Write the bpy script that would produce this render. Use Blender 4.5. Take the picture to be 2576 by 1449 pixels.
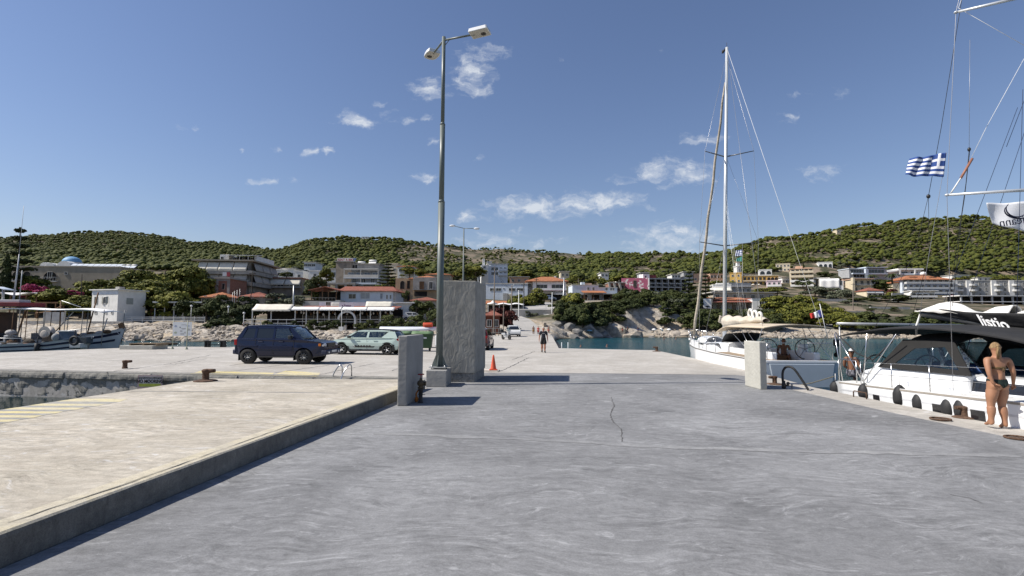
import bpy,bmesh,math,random
import numpy as np
from mathutils import Vector,Matrix,Euler,noise as mnoise
S=bpy.context.scene
for o in list(bpy.data.objects):
 bpy.data.objects.remove(o)
C=S.collection
R=math.radians
PI=math.pi
# ------------------------------------------------------------------ camera
FPX,CX,CY,HOR=1300.0,1288.0,724.5,811.0
CAMZ=1.95
PITCH=math.atan((HOR-CY)/FPX)
ROLL=0.005
cam_f=Vector((0,math.cos(PITCH),math.sin(PITCH)))
_u0=Vector((0,-math.sin(PITCH),math.cos(PITCH)))
_r0=Vector((1,0,0))
cam_r=_r0*math.cos(ROLL)+_u0*math.sin(ROLL)
cam_u=_u0*math.cos(ROLL)-_r0*math.sin(ROLL)
cam_p=Vector((0,0,CAMZ))
cd=bpy.data.cameras.new('camera')
cam=bpy.data.objects.new('camera',cd)
C.objects.link(cam)
cd.sensor_width=36.0
cd.lens=36.0*FPX/2576.0
cd.clip_start=0.1
cd.clip_end=6000
m=Matrix.Identity(4)
for i in range(3):
 m[i][0],m[i][1],m[i][2],m[i][3]=cam_r[i],cam_u[i],-cam_f[i],cam_p[i]
cam.matrix_world=m
S.camera=cam
# ------------------------------------------------------------------ light
SUN_EL,SUN_AZ=R(46.5),R(-96.5)
w=bpy.data.worlds.new('World');S.world=w;w.use_nodes=True
wn,wl=w.node_tree.nodes,w.node_tree.links
wn.clear()
def WN(t,**k):
 n=wn.new(t)
 for a,b in k.items():setattr(n,a,b)
 return n
def wmath(op,a,b=None,clamp=False):
 n=WN('ShaderNodeMath',operation=op);n.use_clamp=clamp
 for i,v in enumerate((a,b)):
  if v is None:continue
  if isinstance(v,(int,float)):n.inputs[i].default_value=v
  else:wl.new(v,n.inputs[i])
 return n.outputs[0]
sky=WN('ShaderNodeTexSky',sky_type='NISHITA')
sky.sun_disc=False
sky.sun_elevation=SUN_EL
sky.sun_rotation=SUN_AZ
sky.air_density,sky.dust_density,sky.ozone_density=1.25,0.35,5.0
tc=WN('ShaderNodeTexCoord')
sep=WN('ShaderNodeSeparateXYZ');wl.new(tc.outputs['Generated'],sep.inputs[0])
ysafe=wmath('MAXIMUM',sep.outputs[1],0.02)
cmb=WN('ShaderNodeCombineXYZ')
wl.new(wmath('DIVIDE',sep.outputs[0],ysafe),cmb.inputs[0])
wl.new(wmath('DIVIDE',sep.outputs[2],ysafe),cmb.inputs[1])
nz=WN('ShaderNodeTexNoise');nz.inputs['Scale'].default_value=16;nz.inputs['Detail'].default_value=5
nz.inputs['Roughness'].default_value=0.62
wl.new(cmb.outputs[0],nz.inputs['Vector'])
vs=WN('ShaderNodeVectorMath',operation='SUBTRACT');wl.new(nz.outputs['Color'],vs.inputs[0]);vs.inputs[1].default_value=(.5,.5,.5)
vm=WN('ShaderNodeVectorMath',operation='MULTIPLY');wl.new(vs.outputs[0],vm.inputs[0]);vm.inputs[1].default_value=(.085,.04,0)
va=WN('ShaderNodeVectorMath',operation='ADD');wl.new(cmb.outputs[0],va.inputs[0]);wl.new(vm.outputs[0],va.inputs[1])
CLOUDS=[
 (1190,185,48,60,.95),(1075,222,48,30,.9),(1240,128,42,20,.7),(898,302,46,20,1),(952,257,20,10,.8),(972,290,32,11,.6),
 (1020,305,24,11,.6),(1080,297,16,9,.6),(668,453,34,9,.8),(738,455,22,13,.9),(1064,445,36,13,.9),(775,382,18,14,1),
 (815,381,17,9,.9),(685,381,22,8,.7),(613,375,8,5,.7),(490,320,12,10,.65),(445,325,15,8,.3),(1340,522,130,26,1.05),
 (1490,507,120,28,1.1),(1190,540,36,13,.6),(1700,432,90,36,1),(1570,450,32,14,.6),(1765,350,45,14,.7),(1290,575,24,11,.5),
 (1270,607,110,20,.6),(1680,598,110,36,.9),(1640,520,32,9,.5),(2055,435,55,18,.5),(1968,292,28,14,.45),(2010,240,30,8,.45),
 (2105,235,20,16,.35),(1210,395,13,8,.5),(1095,355,13,9,.5),(1410,147,13,6,.5),(1655,122,16,8,.4),(1200,225,40,28,.9)]
acc=None
for (px,py,rx,ry,st) in CLOUDS:
 d=cam_f+cam_r*((px-CX)/FPX)-cam_u*((py-CY)/FPX)
 a=WN('ShaderNodeVectorMath',operation='SUBTRACT');wl.new(va.outputs[0],a.inputs[0]);a.inputs[1].default_value=(d.x/d.y,d.z/d.y,0)
 b=WN('ShaderNodeVectorMath',operation='MULTIPLY');wl.new(a.outputs[0],b.inputs[0]);b.inputs[1].default_value=(FPX/rx/1.35,FPX/ry/1.35,0)
 c=WN('ShaderNodeVectorMath',operation='DOT_PRODUCT');wl.new(b.outputs[0],c.inputs[0]);wl.new(b.outputs[0],c.inputs[1])
 e=WN('ShaderNodeMath',operation='MULTIPLY_ADD');wl.new(c.outputs['Value'],e.inputs[0]);e.inputs[1].default_value=-st;e.inputs[2].default_value=st
 acc=e.outputs[0] if acc is None else wmath('MAXIMUM',acc,e.outputs[0])
nz2=WN('ShaderNodeTexNoise');nz2.inputs['Scale'].default_value=30;nz2.inputs['Detail'].default_value=7
nz2.inputs['Roughness'].default_value=0.6
nmp=WN('ShaderNodeMapping');nmp.inputs['Scale'].default_value=(.75,1.5,1);nmp.inputs['Rotation'].default_value=(0,0,.25);wl.new(va.outputs[0],nmp.inputs[0]);wl.new(nmp.outputs[0],nz2.inputs['Vector'])
tex=wmath('MULTIPLY_ADD',nz2.outputs['Fac'],3.6);tex.node.inputs[2].default_value=-1.95
cl=wmath('MULTIPLY',wmath('ADD',acc,tex),.85,True)
cl=wmath('MULTIPLY',wmath('POWER',cl,1.7),0.85)
front=wmath('MULTIPLY',wmath('GREATER_THAN',sep.outputs[1],0.05),cl)
mx=WN('ShaderNodeMix',data_type='RGBA')
tint=WN('ShaderNodeVectorMath',operation='MULTIPLY');wl.new(sky.outputs[0],tint.inputs[0]);tint.inputs[1].default_value=(1.07,.95,1.0)
wl.new(front,mx.inputs[0]);wl.new(tint.outputs[0],mx.inputs[6])
mx.inputs[7].default_value=(6.9,7.3,7.9,1)
bg=WN('ShaderNodeBackground');bg.inputs[1].default_value=0.08
wl.new(mx.outputs[2],bg.inputs[0])
wo=WN('ShaderNodeOutputWorld');wl.new(bg.outputs[0],wo.inputs[0])
sd=bpy.data.lights.new('sun','SUN');sd.energy=4.7;sd.angle=R(0.53);sd.color=(1,.945,.86)
sun=bpy.data.objects.new('sun',sd);C.objects.link(sun)
_sdir=Vector((math.sin(SUN_AZ)*math.cos(SUN_EL),math.cos(SUN_AZ)*math.cos(SUN_EL),math.sin(SUN_EL)))
sun.rotation_euler=_sdir.to_track_quat('Z','Y').to_euler()
sun.location=(-20,0,40)
S.view_settings.view_transform='Standard'
S.view_settings.look='None'
S.view_settings.gamma=1
S.view_settings.exposure=0.42
S.view_settings.use_curve_mapping=False
S.cycles.max_bounces=6
S.cycles.transparent_max_bounces=12
# ------------------------------------------------------------------ picture <-> place
def ray(px,py):
 return cam_f+cam_r*((px-CX)/FPX)-cam_u*((py-CY)/FPX)
def P(px,py,Y):
 d=ray(px,py);return cam_p+d*(Y/d.y)
def G(px,py,z=0.0):
 d=ray(px,py);return cam_p+d*((z-CAMZ)/d.z)
def px_of(X,Y):
 return CX+FPX*(X*math.cos(ROLL)-Y*math.sin(PITCH)*math.sin(ROLL))/(Y*math.cos(PITCH))
# ------------------------------------------------------------------ materials
MATS={}
def mat(name,rgb,rough=.7,metal=0.,var=.18,scale=2.5,bump=0.,bscale=18,spec=.4,coat=0.,trans=0.,alpha=1.,world=False,rnd=0.,detail=4,stretch=None):
 if name in MATS:return MATS[name]
 m=bpy.data.materials.new(name);m.use_nodes=True
 n,l=m.node_tree.nodes,m.node_tree.links
 b=n['Principled BSDF']
 b.inputs['Roughness'].default_value=rough
 b.inputs['Metallic'].default_value=metal
 b.inputs['Specular IOR Level'].default_value=spec
 b.inputs['Coat Weight'].default_value=coat
 b.inputs['Transmission Weight'].default_value=trans
 b.inputs['Alpha'].default_value=alpha
 if world:
  g=n.new('ShaderNodeNewGeometry');vec=g.outputs['Position']
 else:
  t=n.new('ShaderNodeTexCoord');vec=t.outputs['Object']
 if stretch:
  mp=n.new('ShaderNodeMapping');mp.inputs['Scale'].default_value=stretch
  l.new(vec,mp.inputs[0]);vec=mp.outputs[0]
 z=n.new('ShaderNodeTexNoise');z.inputs['Scale'].default_value=scale;z.inputs['Detail'].default_value=detail
 z.inputs['Roughness'].default_value=.6
 l.new(vec,z.inputs['Vector'])
 mr=n.new('ShaderNodeMapRange');mr.inputs[1].default_value=.3;mr.inputs[2].default_value=.7
 mr.inputs[3].default_value=1-var;mr.inputs[4].default_value=1+var
 l.new(z.outputs['Fac'],mr.inputs[0])
 fac=mr.outputs[0]
 if rnd:
  oi=n.new('ShaderNodeObjectInfo')
  m2=n.new('ShaderNodeMapRange');m2.inputs[3].default_value=1-rnd;m2.inputs[4].default_value=1+rnd
  l.new(oi.outputs['Random'],m2.inputs[0])
  mu=n.new('ShaderNodeMath');mu.operation='MULTIPLY'
  l.new(fac,mu.inputs[0]);l.new(m2.outputs[0],mu.inputs[1]);fac=mu.outputs[0]
 vv=n.new('ShaderNodeVectorMath');vv.operation='SCALE';vv.inputs[0].default_value=rgb[:3]
 l.new(fac,vv.inputs['Scale'])
 l.new(vv.outputs[0],b.inputs['Base Color'])
 if bump:
  z2=n.new('ShaderNodeTexNoise');z2.inputs['Scale'].default_value=bscale;z2.inputs['Detail'].default_value=5
  l.new(vec,z2.inputs['Vector'])
  bp=n.new('ShaderNodeBump');bp.inputs['Strength'].default_value=bump;bp.inputs['Distance'].default_value=.05
  l.new(z2.outputs['Fac'],bp.inputs['Height']);l.new(bp.outputs[0],b.inputs['Normal'])
 MATS[name]=m
 return m
def glass_pane(name,rgb=(.02,.025,.03),rough=.08):
 return mat(name,rgb,rough,0,.25,1.5,spec=.6)
def clear_glass(name,rgb=(.7,.8,.85),a=.35,rough=.05,bmp=.25):
 if name in MATS:return MATS[name]
 m=bpy.data.materials.new(name);m.use_nodes=True
 n,l=m.node_tree.nodes,m.node_tree.links
 n.remove(n['Principled BSDF'])
 tr=n.new('ShaderNodeBsdfTransparent');tr.inputs[0].default_value=(*rgb,1)
 gl=n.new('ShaderNodeBsdfGlossy');gl.inputs['Roughness'].default_value=rough
 lw=n.new('ShaderNodeLayerWeight');fr=n.new('ShaderNodeMath');fr.operation='POWER';fr.inputs[1].default_value=4;l.new(lw.outputs['Facing'],fr.inputs[0])
 z=n.new('ShaderNodeTexNoise');z.inputs['Scale'].default_value=6
 bp=n.new('ShaderNodeBump');bp.inputs['Strength'].default_value=bmp;bp.inputs['Distance'].default_value=.05
 l.new(z.outputs[0],bp.inputs['Height']);l.new(bp.outputs[0],gl.inputs['Normal'])
 ad=n.new('ShaderNodeMath');ad.operation='ADD';ad.inputs[1].default_value=a;ad.use_clamp=True
 l.new(fr.outputs[0],ad.inputs[0])
 mx=n.new('ShaderNodeMixShader');l.new(ad.outputs[0],mx.inputs[0]);l.new(tr.outputs[0],mx.inputs[1]);l.new(gl.outputs[0],mx.inputs[2])
 l.new(mx.outputs[0],n['Material Output'].inputs[0])
 MATS[name]=m
 return m
# ------------------------------------------------------------------ mesh builder
class MB:
 def __init__(s):
  s.v=[];s.f=[];s.mi=[];s.sm=[];s.k=0;s.smooth=False
 def add(s,vs,fs,sm=None):
  o=len(s.v)
  s.v+=[tuple(p) for p in vs]
  for f in fs:
   s.f.append([i+o for i in f]);s.mi.append(s.k);s.sm.append(s.smooth if sm is None else sm)
  return s
 def box(s,lo,hi,rot=None,pivot=None):
  x0,y0,z0=lo;x1,y1,z1=hi
  vs=[Vector(p) for p in ((x0,y0,z0),(x1,y0,z0),(x1,y1,z0),(x0,y1,z0),(x0,y0,z1),(x1,y0,z1),(x1,y1,z1),(x0,y1,z1))]
  if rot is not None:
   c=Vector(pivot) if pivot is not None else sum(vs,Vector())/8
   q=Euler(rot).to_matrix() if not isinstance(rot,Matrix) else rot
   vs=[c+q @ (p-c) for p in vs]
  return s.add(vs,[(0,3,2,1),(4,5,6,7),(0,1,5,4),(1,2,6,5),(2,3,7,6),(3,0,4,7)],False)
 def cbox(s,c,d,rot=None):
  return s.box((c[0]-d[0]/2,c[1]-d[1]/2,c[2]-d[2]/2),(c[0]+d[0]/2,c[1]+d[1]/2,c[2]+d[2]/2),rot)
 def tube(s,pts,r,n=8,caps=True,sm=True):
  pts=[Vector(p) for p in pts]
  rs=r if isinstance(r,(list,tuple)) else [r]*len(pts)
  vs=[];fs=[]
  prev=None
  for i,p in enumerate(pts):
   if i==0:t=pts[1]-p
   elif i==len(pts)-1:t=p-pts[i-1]
   else:t=(pts[i+1]-pts[i]).normalized()+(p-pts[i-1]).normalized()
   if t.length<1e-9:t=Vector((0,0,1))
   t.normalize()
   if prev is None:
    a=Vector((0,0,1)) if abs(t.z)<.9 else Vector((1,0,0))
    e1=t.cross(a).normalized()
   else:
    e1=(prev-t*prev.dot(t))
    e1=e1.normalized() if e1.length>1e-6 else t.orthogonal().normalized()
   prev=e1
   e2=t.cross(e1)
   for j in range(n):
    a=2*PI*j/n
    vs.append(p+(e1*math.cos(a)+e2*math.sin(a))*rs[i])
  for i in range(len(pts)-1):
   for j in range(n):
    k=(j+1)%n
    fs.append((i*n+j,i*n+k,(i+1)*n+k,(i+1)*n+j))
  s.add(vs,fs,sm)
  if caps:
   o=len(s.v)-len(vs)
   s.f.append([o+j for j in reversed(range(n))]);s.mi.append(s.k);s.sm.append(False)
   s.f.append([o+(len(pts)-1)*n+j for j in range(n)]);s.mi.append(s.k);s.sm.append(False)
  return s
 def lathe(s,prof,n=16,c=(0,0,0),axis='z',sm=True,scale=(1,1),caps=True):
  vs=[];fs=[]
  for (r,h) in prof:
   for j in range(n):
    a=2*PI*j/n
    x,y=r*math.cos(a)*scale[0],r*math.sin(a)*scale[1]
    p=(x,y,h) if axis=='z' else ((h,x,y) if axis=='x' else (y,h,x))
    vs.append((c[0]+p[0],c[1]+p[1],c[2]+p[2]))
  for i in range(len(prof)-1):
   for j in range(n):
    k=(j+1)%n
    fs.append((i*n+j,i*n+k,(i+1)*n+k,(i+1)*n+j))
  s.add(vs,fs,sm)
  o=len(s.v)-len(vs)
  for i,rev in ((0,True),(len(prof)-1,False)):
   if caps and prof[i][0]>1e-5:
    idx=[o+i*n+j for j in range(n)]
    s.f.append(idx[::-1] if rev else idx);s.mi.append(s.k);s.sm.append(False)
  return s
 def prism(s,poly,z0,z1):
  n=len(poly)
  vs=[(p[0],p[1],z0) for p in poly]+[(p[0],p[1],z1) for p in poly]
  fs=[list(range(n))[::-1],list(range(n,2*n))]+[(i,(i+1)%n,n+(i+1)%n,n+i) for i in range(n)]
  return s.add(vs,fs,False)
 def extr(s,poly,a,b,fn):
  """polygon of 2D points extruded between a and b; fn(u, v, t) -> 3D point"""
  n=len(poly)
  vs=[fn(p[0],p[1],a) for p in poly]+[fn(p[0],p[1],b) for p in poly]
  fs=[list(range(n)),list(range(n,2*n))[::-1]]+[(i,n+i,n+(i+1)%n,(i+1)%n) for i in range(n)]
  return s.add(vs,fs,False)
 def grid(s,fn,nu,nv,sm=True):
  vs=[fn(i/nu,j/nv) for j in range(nv+1) for i in range(nu+1)]
  fs=[(j*(nu+1)+i,j*(nu+1)+i+1,(j+1)*(nu+1)+i+1,(j+1)*(nu+1)+i) for j in range(nv) for i in range(nu)]
  return s.add(vs,fs,sm)
 def sheet(s,fn,nu,nv,th):
  """grid with thickness along its normal, closed"""
  P0=[[Vector(fn(i/nu,j/nv)) for i in range(nu+1)] for j in range(nv+1)]
  N=[[None]*(nu+1) for _ in range(nv+1)]
  for j in range(nv+1):
   for i in range(nu+1):
    du=P0[j][min(i+1,nu)]-P0[j][max(i-1,0)]
    dv=P0[min(j+1,nv)][i]-P0[max(j-1,0)][i]
    N[j][i]=du.cross(dv).normalized() if du.cross(dv).length>1e-12 else Vector((0,0,1))
  a=[P0[j][i]+N[j][i]*th/2 for j in range(nv+1) for i in range(nu+1)]
  b=[P0[j][i]-N[j][i]*th/2 for j in range(nv+1) for i in range(nu+1)]
  W=nu+1;o=len(a)
  fs=[]
  for j in range(nv):
   for i in range(nu):
    q=(j*W+i,j*W+i+1,(j+1)*W+i+1,(j+1)*W+i)
    fs.append(q);fs.append(tuple(o+k for k in reversed(q)))
  s.add(a+b,fs,True)
  rim=[i for i in range(nu+1)]+[j*W+nu for j in range(1,nv+1)]+[nv*W+i for i in range(nu-1,-1,-1)]+[j*W for j in range(nv-1,0,-1)]
  base=len(s.v)-2*o
  for k in range(len(rim)):
   p,q=rim[k],rim[(k+1)%len(rim)]
   s.f.append([base+q,base+p,base+o+p,base+o+q]);s.mi.append(s.k);s.sm.append(False)
  return s
 def ell(s,c,r,nu=10,nv=7,rot=None):
  q=Euler(rot).to_matrix() if rot is not None else None
  def fn(u,v):
   a,b=2*PI*u,PI*(v-.5)
   p=Vector((r[0]*math.cos(a)*math.cos(b),r[1]*math.sin(a)*math.cos(b),r[2]*math.sin(b)))
   if q is not None:p=q @ p
   return (c[0]+p.x,c[1]+p.y,c[2]+p.z)
  return s.grid(fn,nu,nv)
 def torus(s,c,Rr,r,axis='z',n=24,k=6,arc=1.0):
  pts=[]
  for i in range(n+(0 if arc >= 1 else 1)):
   a=2*PI*arc*i/n
   x,y=Rr*math.cos(a),Rr*math.sin(a)
   p=(x,y,0) if axis=='z' else ((0,x,y) if axis=='x' else (x,0,y))
   pts.append(Vector(c)+Vector(p))
  if arc >= 1:pts.append(pts[0].copy())
  return s.tube(pts,r,k,caps=arc<1)
 def mesh(s,name,mats):
  me=bpy.data.meshes.new(name)
  me.from_pydata(s.v,[],s.f)
  for mm in (mats if isinstance(mats,(list,tuple)) else [mats]):me.materials.append(mm)
  me.polygons.foreach_set('material_index',s.mi)
  me.polygons.foreach_set('use_smooth',s.sm)
  me.update()
  return me
 def build(s,name,mats,parent=None,label=None,loc=None,bevel=0,bseg=2):
  o=bpy.data.objects.new(name,s.mesh(name,mats));C.objects.link(o)
  if parent is not None:o.parent=parent
  if label:o['label']=label
  if loc is not None:o.location=loc
  if bevel:
   bm=o.modifiers.new('bevel','BEVEL');bm.width=bevel;bm.segments=bseg;bm.limit_method='ANGLE';bm.angle_limit=R(35)
   bm.harden_normals=False
  return o
def tag(o,label=None,cat=None,group=None,kind=None):
 if label:o['label']=label
 if cat:o['category']=cat
 if group:o['group']=group
 if kind:o['kind']=kind
 return o
def thing(name,label,cat,loc=(0,0,0),rz=0.,group=None):
 o=bpy.data.objects.new(name,None);C.objects.link(o)
 o.empty_display_size=.2
 o.location=loc;o.rotation_euler=(0,0,rz)
 return tag(o,label,cat,group)
def struct(mb,name,m_,label=None):
 return tag(mb.build(name,m_),label,None,None,'structure')
def dup(root,loc,rz=0.,scale=1.,label=None):
 r=root.copy();C.objects.link(r);r.location=loc;r.rotation_euler=(0,0,rz)
 r.scale=scale if isinstance(scale,(tuple,list)) else (scale,)*3
 if label:r['label']=label
 for ch in root.children:
  c=ch.copy();C.objects.link(c);c.parent=r
  for g in ch.children:
   d=g.copy();C.objects.link(d);d.parent=c
 return r
def text(body,size,m_,parent,loc,rot=(PI/2,0,0),name='lettering',shear=0.,mirror=False,ext=.002,align='CENTER',sx=1.,bold=0.,spacing=1.):
 cu=bpy.data.curves.new(name,'FONT');cu.body=body;cu.size=size;cu.extrude=ext
 cu.align_x=align;cu.align_y='CENTER';cu.shear=shear;cu.offset=bold;cu.resolution_u=3;cu.space_character=spacing
 t=bpy.data.objects.new('tmp',cu);C.objects.link(t)
 bpy.context.view_layer.update()
 dg=bpy.context.evaluated_depsgraph_get()
 me=bpy.data.meshes.new_from_object(t.evaluated_get(dg))
 bpy.data.objects.remove(t);bpy.data.curves.remove(cu)
 me.materials.clear();me.materials.append(m_)
 if mirror:me.transform(Matrix.Diagonal((-1,1,1,1)));me.flip_normals()
 if sx != 1:me.transform(Matrix.Diagonal((sx,1,1,1)))
 o=bpy.data.objects.new(name,me);C.objects.link(o);o.parent=parent
 o.location=loc;o.rotation_euler=rot
 return o
rnd=random.Random(7)
# ================================================================== the setting
def concrete(name,c0,c1,c2,streak=(1.3,4.0,3.0),scuff=.5,fine=.12,bump=.35,big=.35,sharp=.14,warp=.55):
 m=bpy.data.materials.new(name);m.use_nodes=True
 n,l=m.node_tree.nodes,m.node_tree.links
 b=n['Principled BSDF'];b.inputs['Roughness'].default_value=.85;b.inputs['Specular IOR Level'].default_value=.2
 g=n.new('ShaderNodeNewGeometry')
 zw=n.new('ShaderNodeTexNoise');zw.inputs['Scale'].default_value=.55;zw.inputs['Detail'].default_value=2;l.new(g.outputs['Position'],zw.inputs['Vector'])
 sw=n.new('ShaderNodeVectorMath');sw.operation='MULTIPLY_ADD';l.new(zw.outputs['Color'],sw.inputs[0]);sw.inputs[1].default_value=(warp*2,warp*2,0);l.new(g.outputs['Position'],sw.inputs[2])
 def nz(scale,detail=5,dist=0.,mp=None,rough=.55,bend=False):
  z=n.new('ShaderNodeTexNoise');z.inputs['Scale'].default_value=scale;z.inputs['Detail'].default_value=detail
  z.inputs['Distortion'].default_value=dist;z.inputs['Roughness'].default_value=rough
  src=sw.outputs[0] if bend else g.outputs['Position']
  if mp:
   q=n.new('ShaderNodeMapping');q.inputs['Scale'].default_value=mp
   q.inputs['Rotation'].default_value=(0,0,.12)
   l.new(src,q.inputs[0]);l.new(q.outputs[0],z.inputs['Vector'])
  else:l.new(src,z.inputs['Vector'])
  return z.outputs['Fac']
 def rng(x,a,c,lo=0.,hi=1.):
  q=n.new('ShaderNodeMapRange');q.inputs[1].default_value=a;q.inputs[2].default_value=c
  q.inputs[3].default_value=lo;q.inputs[4].default_value=hi;l.new(x,q.inputs[0]);return q.outputs[0]
 def mix(f,a,c):
  q=n.new('ShaderNodeMix');q.data_type='RGBA'
  if isinstance(f,(int,float)):q.inputs[0].default_value=f
  else:l.new(f,q.inputs[0])
  for i,x in ((6,a),(7,c)):
   if isinstance(x,tuple):q.inputs[i].default_value=(*x,1)
   else:l.new(x,q.inputs[i])
  return q.outputs[2]
 def mm(op,a,c):
  q=n.new('ShaderNodeMath');q.operation=op
  for i,x in ((0,a),(1,c)):
   if isinstance(x,(int,float)):q.inputs[i].default_value=x
   else:l.new(x,q.inputs[i])
  return q.outputs[0]
 A=nz(big,6,.8,None,.6)
 B=nz(.9,8,1.0,streak,.66,True)
 Dn=nz(9,6,.8,None,.6)
 E=nz(80,3)
 col=mix(rng(A,.36,.64),c0,c1)
 col=mix(rng(B,.36,.64,0,.8),col,c2)
 amp=rng(nz(.8,3),.38,.62,.35,1.0)
 st1=rng(nz(2.0,8,.8,(1.0,3.4,1),.72,True),.34,.66,-sharp,sharp)
 st2=rng(nz(5.0,7,.8,(1.0,3.0,1),.7,True),.34,.66,-sharp*.7,sharp*.7)
 k=mm('ADD',mm('MULTIPLY',mm('ADD',st1,st2),amp),1.0)
 k=mm('MULTIPLY',k,mm('MULTIPLY',rng(Dn,.3,.7,.88,1.12),rng(E,.3,.7,1-fine,1+fine)))
 vv=n.new('ShaderNodeVectorMath');vv.operation='SCALE';l.new(col,vv.inputs[0]);l.new(k,vv.inputs['Scale'])
 col=vv.outputs[0]
 sc=nz(1.6,9,1.4,(streak[0]*.8,streak[1]*.8,1),.76,True)
 col=mix(rng(sc,.56,.70,0,scuff),col,tuple(min(.62,x*1.55) for x in c1))
 dark=nz(1.1,8,.8,(.9,2.4,1),.74,True)
 col=mix(rng(dark,.565,.70,0,.6),col,tuple(x*.55 for x in c0))
 stain=nz(.16,4,.5)
 col=mix(rng(stain,.52,.66,0,.35),col,tuple(x*.72 for x in c0))
 l.new(col,b.inputs['Base Color'])
 h=mm('ADD',mm('MULTIPLY',Dn,.6),mm('ADD',mm('MULTIPLY',E,.25),mm('MULTIPLY',st1,2.0)))
 bp=n.new('ShaderNodeBump');bp.inputs['Strength'].default_value=bump;bp.inputs['Distance'].default_value=.012
 l.new(h,bp.inputs['Height']);l.new(bp.outputs[0],b.inputs['Normal'])
 MATS[name]=m
 return m
M_GREY=concrete('grey_concrete',(.150,.151,.153),(.285,.286,.288),(.205,.206,.208),(1.2,3.2,3),.7,.14,.5,.32,.24)
M_TAN=concrete('tan_concrete',(.38,.355,.315),(.50,.475,.435),(.35,.325,.29),(1.0,3.0,3),.6,.1,.25,.5,.2)
M_PLAT=concrete('platform_concrete',(.38,.345,.28),(.53,.485,.41),(.36,.32,.26),(1.2,3.6,3),.9,.12,.3,.6,.28)
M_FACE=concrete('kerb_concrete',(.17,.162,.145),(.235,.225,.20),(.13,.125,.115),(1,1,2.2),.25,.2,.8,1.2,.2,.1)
M_QWALL=concrete('old_quay_wall_concrete',(.20,.195,.175),(.25,.24,.215),(.175,.17,.155),(3,3,3.5),.05,.2,1.0,2.5,.14,.1)
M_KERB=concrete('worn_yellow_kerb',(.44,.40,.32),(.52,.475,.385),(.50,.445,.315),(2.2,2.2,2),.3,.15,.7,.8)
M_YEL=concrete('worn_yellow_paint',(.62,.52,.21),(.60,.53,.32),(.46,.42,.34),(2,3,3),.2,.12,.4,.6)
M_DGREY=concrete('dark_stripe_paint',(.24,.235,.22),(.31,.3,.275),(.36,.345,.31),(2,3,3),.2,.12,.4,.6)
M_JOINT=concrete('pale_mortar',(.24,.24,.242),(.31,.31,.305),(.21,.21,.212),(2,2,2),.4,.12,.5,.6)
M_CRACK=mat('dark_crack_and_joint',(.085,.083,.08),.95,var=.3,scale=8,world=True)  # dark tone for the thin crack and joint lines
# ---- water
def make_water():
 m=bpy.data.materials.new('sea_water');m.use_nodes=True
 n,l=m.node_tree.nodes,m.node_tree.links
 b=n['Principled BSDF'];b.inputs['Roughness'].default_value=.12;b.inputs['IOR'].default_value=1.33;b.inputs['Specular IOR Level'].default_value=.3
 g=n.new('ShaderNodeNewGeometry')
 z0=n.new('ShaderNodeTexNoise');z0.inputs['Scale'].default_value=.05;z0.inputs['Detail'].default_value=4
 l.new(g.outputs['Position'],z0.inputs['Vector'])
 mx=n.new('ShaderNodeMix');mx.data_type='RGBA';mx.inputs[6].default_value=(.004,.045,.058,1);mx.inputs[7].default_value=(.009,.072,.085,1)
 mr=n.new('ShaderNodeMapRange');mr.inputs[1].default_value=.35;mr.inputs[2].default_value=.65
 l.new(z0.outputs[0],mr.inputs[0]);l.new(mr.outputs[0],mx.inputs[0]);l.new(mx.outputs[2],b.inputs['Base Color'])
 mp=n.new('ShaderNodeMapping');mp.inputs['Scale'].default_value=(1,1.8,1);l.new(g.outputs['Position'],mp.inputs[0])
 z1=n.new('ShaderNodeTexNoise');z1.inputs['Scale'].default_value=.9;z1.inputs['Detail'].default_value=8;z1.inputs['Roughness'].default_value=.62;z1.inputs['Distortion'].default_value=.4
 l.new(mp.outputs[0],z1.inputs['Vector'])
 bp=n.new('ShaderNodeBump');bp.inputs['Strength'].default_value=1.0;bp.inputs['Distance'].default_value=.5
 l.new(z1.outputs[0],bp.inputs['Height']);l.new(bp.outputs[0],b.inputs['Normal'])
 return m
wb=MB()
wb.add([(-2500,-300,-1.0),(2500,-300,-1.0),(2500,4500,-1.0),(-2500,4500,-1.0)],[(0,1,2,3)])
struct(wb,'water',make_water())
M_CALM=mat('calm_shaded_water',(.006,.016,.014),.06,var=.3,scale=.4,bump=.22,bscale=2.2,spec=.5,world=True)  # calm basin water; shade and wall reflection are put into its dark colour
wb=MB();wb.add([(-2500,-300,-6.0),(2500,-300,-6.0),(2500,4500,-6.0),(-2500,4500,-6.0)],[(0,1,2,3)])
struct(wb,'seabed_ground',mat('seabed',(.05,.09,.09),.9))
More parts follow.
